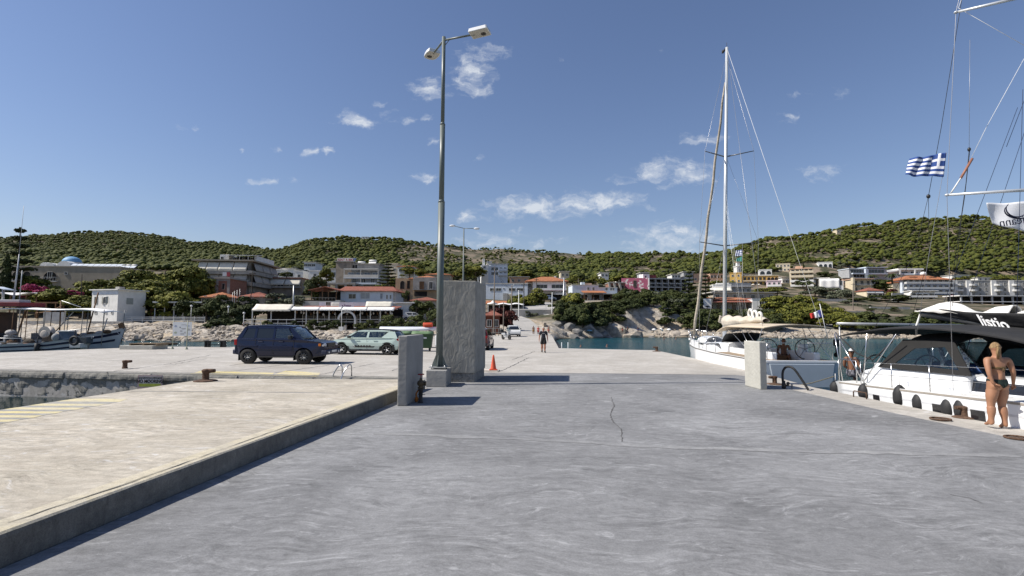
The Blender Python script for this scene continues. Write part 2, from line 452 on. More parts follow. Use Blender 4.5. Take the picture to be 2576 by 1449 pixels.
# ---- quays
PLZ=.27
k0=G(0,1343,PLZ);k1=G(998,981,PLZ)
kd=(k1-k0).normalized()
def kerb_at(Y,off=0.):
 t=(Y-k0.y)/kd.y;p=k0+kd*t
 return (p.x+off,p.y)
e0=G(0,1031,PLZ);e1=G(509,954.5,PLZ)
ed=(e1-e0).normalized()
def edge_at(Y,off=0.):
 t=(Y-e0.y)/ed.y;p=e0+ed*t
 return (p.x+off,p.y)
YB=-6.0
yfar=G(780,953.5,PLZ).y
KW=.30
pl=MB();pl.prism([kerb_at(YB,-KW),kerb_at(yfar,-KW),edge_at(yfar),edge_at(YB)],-2.2,PLZ)
struct(pl,'raised_platform_pavement',M_PLAT)
kb=MB()
def kerbfn(u,v):
 Y=YB+(yfar-YB)*v
 w_=mnoise.noise((0,Y*1.7,3))*.012+mnoise.noise((0,Y*6,5))*.006
 prof=[(-KW,PLZ+.006),(-KW*.5,PLZ+.008),(-.03+w_,PLZ+.004+w_*.4),(-.008+w_,PLZ-.012),(0+w_*.8,PLZ-.04),(0+w_*.4,.1),(0,-.02)]
 i=min(int(round(u*6)),6);a=prof[i]
 x,y=kerb_at(Y,a[0]);return (x,y,a[1])
kb.grid(kerbfn,6,120,False)
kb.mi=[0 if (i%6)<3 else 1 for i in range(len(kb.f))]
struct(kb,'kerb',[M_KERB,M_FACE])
cw=MB();cw.add([(x,y,-.985) for x,y in (edge_at(YB),edge_at(yfar),(-4,yfar),(-4,19),(-34,25),(-34,YB))],[(0,1,2,3,4,5)]);struct(cw,'shaded_harbour_water',M_CALM)  # darkened sheet laid over the sea for the shaded basin
fq0=G(0,931,0);fq1=G(800,947,0);fqd=(fq1-fq0)/(fq1.x-fq0.x)
def fq(X):return (X,fq0.y+fqd.y*(X-fq0.x))
xr=-3.4
q=lambda px,py:tuple(G(px,py,0).xy)
apron_poly=[(9.35,YB),q(2568,1079.5),q(2044,974),q(1872,926.5),q(1748,902),q(1649,881),q(1405.6,876),q(1388,843.5)]
apron_poly+=[(-2.5,79.6),(-9,78),(-14.2,41.0),q(575,872.5),q(425,872),q(296,875.6),(-31.2,G(0,891.5,0).y),fq(-31.6),fq(xr),(xr,yfar-.6),kerb_at(yfar-.6,.02),kerb_at(YB,.02)]
ap=MB();ap.prism(apron_poly,-2.2,0.)
struct(ap,'old_quay_pavement',M_TAN)
gp=[kerb_at(YB,.03),kerb_at(yfar+.2,.03),(xr+.1,yfar+.3),(xr+.1,G(1080,936,0).y-2.2),q(1228,937.5),q(1560,940),q(1850,943.5),q(1893,948),q(1931,967),q(2250,1040),q(2576,1109),(8.75,YB)]
gs=MB();gs.prism(gp,.0005,.007)
struct(gs,'grey_slab_pavement',M_GREY)
def ribbon(name,pts,wd,m_,z=.004,jit=.3,seg=.35,wob=.02):
 """thin irregular sheet along a ground polyline"""
 mb=MB();P2=[]
 for a,b in zip(pts[:-1],pts[1:]):
  a,b=Vector(a),Vector(b);k=max(2,int((b-a).length/seg))
  P2+=[a.lerp(b,i/k) for i in range(k)]
 P2.append(Vector(pts[-1]))
 L=[]
 for i,p in enumerate(P2):
  t=(P2[min(i+1,len(P2)-1)]-P2[max(i-1,0)]).normalized();s_=Vector((-t.y,t.x))
  c=p+s_*rnd.uniform(-wob,wob)
  a,b=wd/2*(1+rnd.uniform(-jit,jit)),wd/2*(1+rnd.uniform(-jit,jit))
  L+=[(c.x+s_.x*a,c.y+s_.y*a,z),(c.x-s_.x*b,c.y-s_.y*b,z)]
 mb.add(L,[(2*i,2*i+1,2*i+3,2*i+2) for i in range(len(P2)-1)])
 return struct(mb,name,m_)
ribbon('pavement_joint_line',[q(945,1091),q(1300,1105),q(1700,1128),q(2100,1138),q(2560,1148)],.16,M_JOINT,.011,.55,.25,.03)
ribbon('pavement_joint_line',[q(1228,938.5),q(1560,941),q(1850,944)],.07,M_CRACK,.0085,.5,.25,.02)
ribbon('pavement_crack_line',[q(1537,1000),q(1545,1022),q(1535,1045),q(1543,1062),q(1562,1080),q(1566,1112)],.018,M_CRACK,.011,.8,.08,.012)
ribbon('pavement_crack_line',[q(2390,1246),q(2440,1255),q(2472,1268)],.014,M_CRACK,.011,.8,.08,.012)
for a in ([(575,920),(620,914)],[(470,945),(575,935),(720,917)],[(690,938),(830,918)],[(806,942),(945,914)],[(985,933),(1000,928)],[(90,912),(250,908),(330,906)],[(430,918),(520,902)],[(265,937),(420,916),(530,893)],[(1290,905),(1345,884)],[(1255,936),(1330,900)]):
 ribbon('quay_joint_line',[q(*p) for p in a],.05,M_CRACK,.0035,.7,.3,.04)
qq=lambda px,py:tuple(G(px,py,PLZ).xy)
ribbon('platform_joint_line',[qq(330,984),qq(600,986),qq(850,989)],.05,M_JOINT,PLZ+.004,.6,.2,.02)
ribbon('platform_joint_line',[qq(20,1318),qq(330,1215),qq(620,1110),qq(850,1030)],.014,M_CRACK,PLZ+.0125,.9,.15,.01)
ed2=Vector((ed.x,ed.y)).normalized();en=Vector((ed2.y,-ed2.x))
ends_y=[(0,1031),(560,1010),(505,1018.5),(395,1028),(300,1038),(158,1049),(66,1060)]
def stripe(y0px,y1px,xe0,xe1,mt):
 a,b=G(0,y0px,PLZ),G(0,y1px,PLZ)
 Ya,Yb=a.y,b.y
 pa,pb=G(xe0,y0px,PLZ),G(xe1,y1px,PLZ)
 mb=MB();mb.add([(edge_at(pa.y)[0]+.02,pa.y,PLZ+.0035),(edge_at(pb.y)[0]+.02,pb.y,PLZ+.0035),(pb.x,pb.y,PLZ+.0035),(pa.x,pa.y,PLZ+.0035)],[(0,1,2,3)])
 return struct(mb,'hazard_stripe_marking',mt)
yy=1004.0;xe=330
ys=[1004,1011,1016.5,1021.5,1026,1031,1035.5,1040.5,1045.5,1051,1056,1062,1068,1075]
xs=[322,300,270,245,214,190,160,138,108,84,52,24,-10,-40]
for i in range(len(ys)-1):
 stripe(ys[i],ys[i+1],xs[i],xs[i+1],M_YEL if i%2==0 else M_DGREY)
for (xa,xb) in ((482,690),(694,806)):
 a0,a1,b1,b0=G(xa,942 if xa>600 else 940,0),G(xb,945 if xb>700 else 943,0),G(xb,938,0),G(xa+25,932.5,0)
 mb=MB();mb.add([(*fq(a0.x),.0035),(*fq(a1.x),.0035),(b1.x,b1.y,.0035),(b0.x,b0.y,.0035)],[(0,1,2,3)])
 struct(mb,'quay_edge_marking',M_YEL)
fw=MB()
def facefn(u,v):
 X=-33+(xr+33)*u
 x,y=fq(X)
 prof=[(.28,.012),(.10,.014),(.0,-.03),(-.05,-.09),(-.07,-.16),(-.07,-.22),(-.07,-.25),(-.03,-.28),(-.01,-.34),(0,-.42),(0,-.5),(0,-.58),(0,-.66),(0,-.74),(0,-.82),(.0,-.9),(.03,-1.0),(.05,-1.6)]
 i=min(int(round(v*17)),17);o,z=prof[i]
 nn=mnoise.noise((X*1.3,z*2,1))*.035+mnoise.noise((X*4,z*5,7))*.03+mnoise.noise((X*11,z*9,2))*.016
 if i<2:nn*=.5;z+=mnoise.noise((X*2.2,4,4))*.008
 seam=-.1 if any(abs(X-s_)<.05 for s_ in (-17.0,-13.3,-9.9,-7.0)) and i>1 else 0
 return (x,y+o*-1*-1+nn-seam if i>1 else y+o+abs(nn),z)
fw.grid(facefn,420,17,False)
struct(fw,'quay_wall',M_QWALL)
# ---- terrain
RIDGE=[(-900,600),(-300,598),(0,592),(100,586),(175,579),(250,578),(350,585),(450,597),(560,608),(640,618),(690,627),(725,618),(745,609),(775,601),(850,596),(950,598),(1050,608),(1150,617),(1230,621),(1300,622),(1400,630),(1500,635),(1600,631),(1700,632),(1760,634),(1830,622),(1880,611),(1940,600),(2000,592),(2100,572),(2200,556),(2300,548),(2400,545),(2576,545),(2900,545),(3600,550)]
RY=[(-900,640),(640,620),(700,560),(760,480),(1100,500),(1450,560),(1700,560),(1900,500),(2300,470),(3600,470)]
rp=np.array(RIDGE,float);ryp=np.array(RY,float)
COLS={
 -900:[(73,866),(79,840),(88,815),(95,805),(110,780),(130,748),(160,722),(200,703),(300,672)],
 0:[(73,866),(79,840),(88,815),(95,805),(110,780),(130,748),(160,722),(200,703),(300,672)],
 560:[(73,866),(78,845),(84,825),(92,812),(105,785),(125,755),(150,730),(200,703),(300,675)],
 680:[(71,868),(75,848),(81,836),(90,832),(98,826),(106,790),(122,765),(150,735),(200,703),(300,680)],
 900:[(70,870),(74,850),(80,836),(90,831),(98,827),(106,790),(122,765),(150,738),(200,705),(300,680)],
 1040:[(66,874),(72,855),(80,843),(92,832),(100,826),(110,795),(125,768),(150,742),(200,710),(300,680)],
 1200:[(62,877),(72,853),(80,846),(95,829),(110,806),(125,790),(150,770),(200,735),(300,690)],
 1320:[(66,870),(74,853),(80,846),(95,829),(110,806),(125,793),(150,774),(200,742),(230,725),(300,690)],
 1385:[(76,862),(80,850),(92,838),(100,815),(112,795),(130,780),(160,765),(200,745),(300,695)],
 1430:[(95,858),(98,842),(102,800),(107,778),(118,760),(150,757),(200,740),(300,697)],
 1560:[(104,858),(107,842),(113,832),(115,800),(119,768),(128,757),(150,754),(200,738),(300,698)],
 1650:[(104,856),(108,845),(117,832),(120,800),(124,778),(132,768),(150,765),(200,740),(300,698)],
 1760:[(104,856),(108,845),(116,832),(126,800),(138,779),(160,772),(200,745),(300,698)],
 1850:[(104,856),(108,845),(118,830),(130,812),(142,785),(160,778),(200,752),(250,715),(300,693)],
 2050:[(104,857),(109,846),(120,832),(140,805),(180,765),(230,733),(300,690)],
 2300:[(104,858),(110,847),(122,832),(150,800),(180,772),(230,756),(270,742),(320,705)],
 2576:[(104,858),(110,847),(122,832),(150,800),(180,780),(230,762),(270,745),(320,705)],
 3500:[(104,858),(110,847),(122,832),(150,800),(180,780),(230,762),(270,745),(320,705)],
}
cpx=np.array(sorted(COLS),float)
def yimg_to_z(px,yi,Y):return P(px,yi,Y).z
def colz(c,Y):
 tab=COLS[c]
 Yr=np.interp(c,ryp[:,0],ryp[:,1])
 if Y<tab[0][0]:
  return max(-5.0,yimg_to_z(c,tab[0][1],tab[0][0])-(tab[0][0]-Y)*.25)
 Ys=[t[0] for t in tab]
 if Y <= Ys[-1]:
  i=max(j for j in range(len(Ys)) if Ys[j] <= Y);i=min(i,len(Ys)-2)
  t=(Y-Ys[i])/(Ys[i+1]-Ys[i])
  za,zb=yimg_to_z(c,*tab[i][::-1]),yimg_to_z(c,*tab[i+1][::-1])
  return za+(zb-za)*t
 return None
ZYS=np.concatenate([np.arange(30,140,2.0),np.arange(140,320,6.0),np.arange(320,700,10.0),np.arange(700,1300,60.0)])
_tabz=np.zeros((len(cpx),len(ZYS)))
for i,c in enumerate(cpx):
 for j,Y in enumerate(ZYS):
  z=colz(int(c),Y)
  _tabz[i,j]=np.nan if z is None else z
def Hbase(px,Y):
 """ground height at picture column px, distance Y (before small relief)"""
 px=min(max(px,-890),3490)
 i=int(np.searchsorted(cpx,px)-1);i=min(max(i,0),len(cpx)-2)
 t=(px-cpx[i])/(cpx[i+1]-cpx[i]);t=t*t*(3-2*t)
 j=int(np.searchsorted(ZYS,Y)-1);j=min(max(j,0),len(ZYS)-2)
 s_=min(max((Y-ZYS[j])/(ZYS[j+1]-ZYS[j]),0),1)
 def cz(ii):
  a,b=_tabz[ii,j],_tabz[ii,j+1]
  return a+(b-a)*s_
 zn=cz(i)*(1-t)+cz(i+1)*t
 if not np.isnan(zn):return zn
 Ye=300.0
 if np.isnan(zn):
  Y0=290.0
  Yr=float(np.interp(px,ryp[:,0],ryp[:,1]));yr=float(np.interp(px,rp[:,0],rp[:,1]))+7
  z0=(lambda a:a)(Hbase(px,Y0)) if Y>Y0 else 0
  zr=P(px,yr,Yr).z
  if Y <= Yr:
   t=(Y-Y0)/(Yr-Y0)
   y0=811-(z0-CAMZ)/Y0*FPX;y1=811-(zr-CAMZ)/Yr*FPX
   yi=y0+(y1-y0)*(t**.85)
   return CAMZ+(811-yi)/FPX*Y
  return zr-(Y-Yr)*.25
def Hpx(px,Y):
 z=Hbase(px,Y);X=P(px,811,Y).x
 if Y>260:
  k=min(1,(Y-260)/80)
  z+=k*(mnoise.noise((X/45,Y/45,2))*3.2+mnoise.noise((X/17,Y/17,5))*1.1)
 return z
def H(X,Y):return Hpx(px_of(X,Y),Y)
tpx=np.concatenate([np.linspace(-900,-80,18)[:-1],np.linspace(-80,2660,330),np.linspace(2660,3500,18)[1:]])
tY=np.concatenate([np.arange(60,140,1.1),np.arange(140,320,4.0),np.arange(320,760,9.0),np.arange(760,1250,70.0)])
tv=[]
for Y in tY:
 for px in tpx:
  X=P(px,811,Y).x
  z=Hpx(px,Y)
  if Y<135 and z>-1.8:
   k=max(0,min(1,(135-Y)/30))*(1 if not (1190<px<1392 and Y<130) else .08)
   rk=mnoise.noise((X*.35,Y*.35,z*.5))*.55+mnoise.noise((X*1.1,Y*1.1,3))*.3+abs(mnoise.noise((X*2.3,Y*2.3,8)))*.25
   amp=1.0 if z<1.6 else .45
   if 1440<px<1700 and z>1:amp=2.0
   if 640<px<1060 and 82<Y<101:amp=.0
   z+=k*amp*rk
  if Y>1100:z=-4
  tv.append((X,Y,z))
W_=len(tpx)
tf=[(j*W_+i,j*W_+i+1,(j+1)*W_+i+1,(j+1)*W_+i) for j in range(len(tY)-1) for i in range(W_-1)]
def terrain_mat():
 m=bpy.data.materials.new('hillside_earth_and_rock');m.use_nodes=True
 n,l=m.node_tree.nodes,m.node_tree.links
 b=n['Principled BSDF'];b.inputs['Roughness'].default_value=.92;b.inputs['Specular IOR Level'].default_value=.15
 g=n.new('ShaderNodeNewGeometry');sp=n.new('ShaderNodeSeparateXYZ');l.new(g.outputs['Position'],sp.inputs[0])
 sn=n.new('ShaderNodeSeparateXYZ');l.new(g.outputs['Normal'],sn.inputs[0])
 def nz(s_,d=5,r=.6,dist=0):
  z=n.new('ShaderNodeTexNoise');z.inputs['Scale'].default_value=s_;z.inputs['Detail'].default_value=d;z.inputs['Roughness'].default_value=r;z.inputs['Distortion'].default_value=dist
  l.new(g.outputs['Position'],z.inputs['Vector']);return z.outputs['Fac']
 def rng(x,a,c,lo=0.,hi=1.):
  q_=n.new('ShaderNodeMapRange');q_.inputs[1].default_value=a;q_.inputs[2].default_value=c;q_.inputs[3].default_value=lo;q_.inputs[4].default_value=hi
  l.new(x,q_.inputs[0]);return q_.outputs[0]
 def mix(f,a,c):
  q_=n.new('ShaderNodeMix');q_.data_type='RGBA';l.new(f,q_.inputs[0])
  for i,x in ((6,a),(7,c)):
   if isinstance(x,tuple):q_.inputs[i].default_value=(*x,1)
   else:l.new(x,q_.inputs[i])
  return q_.outputs[2]
 def mm(op,a,c):
  q_=n.new('ShaderNodeMath');q_.operation=op;q_.use_clamp=True
  for i,x in ((0,a),(1,c)):
   if isinstance(x,(int,float)):q_.inputs[i].default_value=x
   else:l.new(x,q_.inputs[i])
  return q_.outputs[0]
 soil=mix(rng(nz(.08),.4,.6),(.17,.135,.10),(.25,.20,.15))
 scrub=mix(rng(nz(.5,6),.35,.65),(.045,.05,.026),(.085,.08,.05))
 base=mix(rng(nz(.11,6),.42,.52),soil,scrub)
 rock=mix(rng(nz(.9,7,.7,.6),.36,.62),(.18,.16,.135),(.52,.475,.41))
 rock=mix(rng(nz(.25,5),.45,.62),rock,(.42,.345,.25))
 steep=rng(sn.outputs[2],.80,.62)
 low=rng(sp.outputs[2],3.0,1.2)
 nearf=rng(sp.outputs[1],160,135)
 low2=mm('MULTIPLY',rng(sp.outputs[2],9.0,6.5),mm('MULTIPLY',rng(sp.outputs[0],12,15),rng(sp.outputs[0],44,38)))
 f=mm('MULTIPLY',mm('MAXIMUM',mm('MAXIMUM',steep,low2),low),nearf)
 col=mix(f,base,rock)
 col=mix(rng(sp.outputs[2],-.55,-.95),col,(.06,.055,.04))
 l.new(col,b.inputs['Base Color'])
 bp=n.new('ShaderNodeBump');bp.inputs['Strength'].default_value=.8;bp.inputs['Distance'].default_value=.35
 l.new(nz(1.6,7,.65),bp.inputs['Height']);l.new(bp.outputs[0],b.inputs['Normal'])
 return m
tb=MB();tb.v=tv;tb.f=[list(f) for f in tf];tb.mi=[0]*len(tf);tb.sm=[True]*len(tf)
struct(tb,'hills_terrain',terrain_mat())
M_ROAD=concrete('street_concrete',(.33,.32,.30),(.43,.41,.38),(.36,.345,.32),(1,2,2),.3,.1,.5,.2)
def street(name,path,m_):
 mb=MB();L=[]
 P3=[]
 for a,b in zip(path[:-1],path[1:]):
  for i in range(10):
   t=i/10;P3.append(tuple(a[k]+(b[k]-a[k])*t for k in range(3)))
 P3.append(path[-1])
 for (Y,pa,pb) in P3:
  za=max(Hpx(pa,Y),Hpx(pb,Y),Hpx((pa+pb)/2,Y))+.25
  for p_ in (pa,pb):L.append((P(p_,811,Y).x,Y,za))
 n_=len(L);mb.add(L+[(x,y,z-5) for x,y,z in L],[(2*i,2*i+1,2*i+3,2*i+2) for i in range(len(P3)-1)]+[(2*i,2*i+2,n_+2*i+2,n_+2*i) for i in range(len(P3)-1)]+[(2*i+3,2*i+1,n_+2*i+1,n_+2*i+3) for i in range(len(P3)-1)]+[(0,n_,n_+1,1)])
 return struct(mb,name,m_)
street('road',[(79.3,1262,1386),(88,1275,1372),(98,1282,1350),(108,1284,1335),(118,1284,1312)],M_ROAD)
street('street_road',[(131,1352,1400),(145,1352,1392),(165,1356,1384),(190,1360,1378)],M_ROAD)
street('road',[(118,1284,1400),(126,1284,1404),(133,1300,1408)],M_ROAD)
# ================================================================== vegetation
def leafmat(name,a,b_,rough=.75):
 m=bpy.data.materials.new(name);m.use_nodes=True
 n,l=m.node_tree.nodes,m.node_tree.links
 b=n['Principled BSDF'];b.inputs['Roughness'].default_value=rough;b.inputs['Specular IOR Level'].default_value=.2
 g=n.new('ShaderNodeNewGeometry')
 z=n.new('ShaderNodeTexNoise');z.inputs['Scale'].default_value=.33;z.inputs['Detail'].default_value=3;l.new(g.outputs['Position'],z.inputs['Vector'])
 z2=n.new('ShaderNodeTexNoise');z2.inputs['Scale'].default_value=2.2;z2.inputs['Detail'].default_value=3;l.new(g.outputs['Position'],z2.inputs['Vector'])
 ad=n.new('ShaderNodeMath');ad.operation='ADD';l.new(z.outputs[0],ad.inputs[0]);l.new(z2.outputs[0],ad.inputs[1])
 mr=n.new('ShaderNodeMapRange');mr.inputs[1].default_value=.78;mr.inputs[2].default_value=1.22;l.new(ad.outputs[0],mr.inputs[0])
 mx=n.new('ShaderNodeMix');mx.data_type='RGBA';mx.inputs[6].default_value=(*a,1);mx.inputs[7].default_value=(*b_,1)
 l.new(mr.outputs[0],mx.inputs[0]);l.new(mx.outputs[2],b.inputs['Base Color'])
 MATS[name]=m
 return m
L_PINE=leafmat('pine_needles',(.040,.052,.010),(.20,.195,.032))  # broad needle tones also carry painted light and shade within the crowns
L_FOREST=leafmat('forest_needles',(.022,.034,.008),(.100,.106,.016))  # tone range deepened to put shading contrast into the crown colour
L_DARK=leafmat('dark_leaves',(.028,.038,.014),(.060,.074,.022))
L_BUSH=leafmat('shrub_leaves',(.032,.045,.014),(.075,.085,.024))
L_OLIVE=leafmat('olive_leaves',(.07,.08,.05),(.13,.14,.09))
L_DRY=leafmat('dry_scrub',(.09,.075,.04),(.16,.13,.075))
L_PINK=leafmat('bougainvillea_petals',(.20,.02,.06),(.34,.04,.12))
L_RED=leafmat('red_brown_leaves',(.06,.02,.018),(.12,.04,.03))
M_BARK=mat('bark',(.12,.095,.07),.95,var=.35,scale=3,bump=.6,bscale=6)
def foliage(clumps,per,size,seed,flat=.5):
 """leaf sprays spread over and through the clumps; clumps: (centre, radii)"""
 r=np.random.default_rng(seed)
 V=[];F=[]
 for (c,rad) in clumps:
  n=max(8,int(per*(rad[0]*rad[1]*rad[2])**(1/3)))
  d=r.normal(size=(n,3));d/=np.linalg.norm(d,axis=1)[:,None]
  d[:,2]=np.where(d[:,2]<-.35,-d[:,2],d[:,2])
  rr=r.uniform(.62,1.08,n)[:,None]
  p=np.array(c)+d*rr*np.array(rad)
  nr=d+r.normal(scale=.55,size=(n,3));nr[:,2]+=flat;nr/=np.linalg.norm(nr,axis=1)[:,None]
  a=np.cross(nr,r.normal(size=(n,3)));a/=np.linalg.norm(a,axis=1)[:,None]
  b=np.cross(nr,a)
  s=size*r.uniform(.6,1.35,n)[:,None]
  k=r.uniform(.5,1.0,n)[:,None]
  q0,q1,q2,q3=p-a*s,p-b*s*k,p+a*s+nr*s*.25,p+b*s*k
  base=len(V)
  V.extend(np.stack([q0,q1,q2,q3],1).reshape(-1,3).tolist())
  F.extend([[base+4*i,base+4*i+1,base+4*i+2,base+4*i+3] for i in range(n)])
 me=bpy.data.meshes.new('crown');me.from_pydata(V,[],F);me.update()
 return me
def trunk_mesh(h,r,lean,limbs,seed):
 rr=random.Random(seed);mb=MB()
 top=Vector((lean[0],lean[1],h))
 mid=Vector((lean[0]*.3+rr.uniform(-.2,.2),lean[1]*.3,h*.5))
 mb.tube([(0,0,-.8),(0,0,.1),mid,top],[r*1.25,r,r*.75,r*.4],7)
 for (x,y,z) in limbs:
  s_=mid.lerp(top,rr.uniform(0,.8))
  e=Vector((x,y,z));mb.tube([s_,s_.lerp(e,.5)+Vector((0,0,.2)),e],[r*.42,r*.3,r*.12],5)
 return mb.mesh('trunk',M_BARK)
PLANTS={}
def pine_kind(seed,umb=True):
 rr=random.Random(seed);cl=[];limbs=[]
 H_,Wd=8.0,4.0
 for i in range(15):
  a=rr.uniform(0,2*PI);d=Wd*math.sqrt(rr.uniform(0.0,1))*.86
  z=H_*(.92-.42*(d/Wd)**1.6)+rr.uniform(-1.5,.3)
  rad=rr.uniform(.95,1.6)
  cl.append(((math.cos(a)*d,math.sin(a)*d,max(2.6,z-.6)),(rad*1.25,rad*1.25,rad*.62)))
  if i%2==0:limbs.append((math.cos(a)*d*.8,math.sin(a)*d*.8,max(2.2,z-1)))
 for i in range(11):
  a=rr.uniform(0,2*PI);d=Wd*rr.uniform(.4,.92)
  cl.append(((math.cos(a)*d,math.sin(a)*d,rr.uniform(1.2,4.4)),(1.25,1.25,.6)))
 me=foliage(cl,190,.26,seed);me.materials.append(L_PINE)
 return me,trunk_mesh(H_*.8,.26,(rr.uniform(-.8,.8),rr.uniform(-.5,.5)),limbs,seed)
def round_kind(seed,m_,size=.24,per=200,H_=4.0,Wd=2.2,tall=1.):
 rr=random.Random(seed);cl=[]
 for i in range(12):
  a=rr.uniform(0,2*PI);d=Wd*math.sqrt(rr.uniform(0,1))*.75
  z=H_*(.18+.7*rr.random()*(1-.45*d/Wd))
  rad=rr.uniform(.6,1.0)*Wd*.42
  cl.append(((math.cos(a)*d,math.sin(a)*d,z),(rad,rad,rad*.8*tall)))
 me=foliage(cl,per,size,seed,.3);me.materials.append(m_)
 return me,trunk_mesh(H_*.55,.14,(0.1,0),[(.6,.2,H_*.6),(-.6,-.2,H_*.55),(.1,.6,H_*.6)],seed)
def cypress_kind(seed,m_):
 rr=random.Random(seed);cl=[]
 for i in range(22):
  z=.3+9.4*i/21;w_=1.05*math.sin(min(1,(z+1.2)/3.2)*PI/2)*(1-(z/10.4)**2.2)+.08
  cl.append(((rr.uniform(-.2,.2)*w_,rr.uniform(-.2,.2)*w_,z),(w_,w_,.75)))
 me=foliage(cl,240,.2,seed,.1);me.materials.append(m_)
 return me,trunk_mesh(8.5,.18,(0,0),[],seed)
def araucaria_kind(seed):
 rr=random.Random(seed);cl=[]
 mb=MB();limbs=[]
 H_=10.
 for t in range(9):
  z=1.5+8.2*t/8;L_=2.7*(1-t/8.6)
  for k in range(6):
   a=k*PI/3+t*.5+rr.uniform(-.15,.15)
   limbs.append((math.cos(a)*L_,math.sin(a)*L_,z+.3))
   for j in (.35,.65,.95):
    cl.append(((math.cos(a)*L_*j,math.sin(a)*L_*j,z+.12+.25*j),(.42,.42,.17)))
 cl.append(((0,0,10.1),(.2,.2,.35)))
 me=foliage(cl,120,.17,seed,.2);me.materials.append(L_DARK)
 mb.tube([(0,0,-.8),(0,0,10.2)],[.25,.05],7)
 for (x,y,z) in limbs:mb.tube([(0,0,z-.25),(x,y,z)],[.07,.03],4)
 return me,mb.mesh('trunk',M_BARK)
def palm_kind(seed):
 rr=random.Random(seed);mb=MB()
 for k in range(16):
  a=2*PI*k/16+rr.uniform(-.2,.2);up=rr.uniform(.2,1.0);L_=rr.uniform(1.6,2.2)
  for j in range(7):
   t0,t1=j/7,(j+1)/7
   f=lambda t:Vector((math.cos(a)*L_*t,math.sin(a)*L_*t,4.2+up*L_*t-1.3*L_*t*t))
   s_=Vector((-math.sin(a),math.cos(a),0))*(.32*(1-t0*.7));dn=Vector((0,0,-.16))
   p0,p1=f(t0),f(t1)
   mb.add([p0,p1,p1+s_+dn,p0+s_+dn],[(0,1,2,3)]);mb.add([p0,p1,p1-s_+dn,p0-s_+dn],[(3,2,1,0)])
 me=mb.mesh('crown',L_DARK)
 t=MB();t.tube([(0,0,-.5),(.05,0,2),(0,0,4.2)],[.26,.2,.17],8)
 return me,t.mesh('trunk',M_BARK)
PLANTS['pine']=[pine_kind(11),pine_kind(12),pine_kind(13),pine_kind(14)]
PLANTS['bush']=[round_kind(21,L_BUSH,.17,300),round_kind(22,L_BUSH,.17,300),round_kind(23,L_BUSH,.17,300)]
PLANTS['dark']=[round_kind(31,L_DARK,.19,300),round_kind(32,L_DARK,.19,300)]
PLANTS['olive']=[round_kind(41,L_OLIVE,.15,260),round_kind(42,L_OLIVE,.15,260)]
PLANTS['pink']=[round_kind(51,L_PINK,.16,220)]
PLANTS['red']=[round_kind(52,L_RED,.17,260)]
PLANTS['cypress']=[cypress_kind(61,L_DARK)]
PLANTS['araucaria']=[araucaria_kind(71)]
PLANTS['palm']=[palm_kind(81)]
SIZE={'pine':(8.6,8.4),'bush':(4.4,4.0),'dark':(4.4,4.0),'olive':(4.4,4.0),'pink':(4.4,4.0),'red':(4.4,4.0),'cypress':(2.1,10),'araucaria':(5.4,10.3),'palm':(3.8,5.2)}
NAME={'pine':'pine_tree','bush':'shrub','dark':'shrub','olive':'olive_tree','pink':'bougainvillea','red':'shrub','cypress':'cypress_tree','araucaria':'araucaria_tree','palm':'palm_tree'}
CAT={'pine':'tree','bush':'shrub','dark':'shrub','olive':'tree','pink':'shrub','red':'shrub','cypress':'tree','araucaria':'tree','palm':'tree'}
_pk=0
def plant(kind,px,wpx,ytop,ybase,Y,label,group=None,z=None,rz=None):
 """a plant standing at distance Y, wpx wide and reaching from ybase up to ytop in the photograph"""
 global _pk
 _pk+=1
 var=PLANTS[kind][_pk%len(PLANTS[kind])]
 b=P(px,ybase,Y);t=P(px,ytop,Y)
 if z is not None:b.z=z
 w0,h0=SIZE[kind]
 sx=wpx*Y/FPX/w0;sz=(t.z-b.z)/h0
 r=thing(NAME[kind],label,CAT[kind],b,rnd.uniform(0,6.28) if rz is None else rz,group)
 r.scale=(sx,sx,sz)
 for me,nm in ((var[0],'crown'),(var[1],'trunk')):
  o=bpy.data.objects.new(nm,me);C.objects.link(o);o.parent=r
 return r
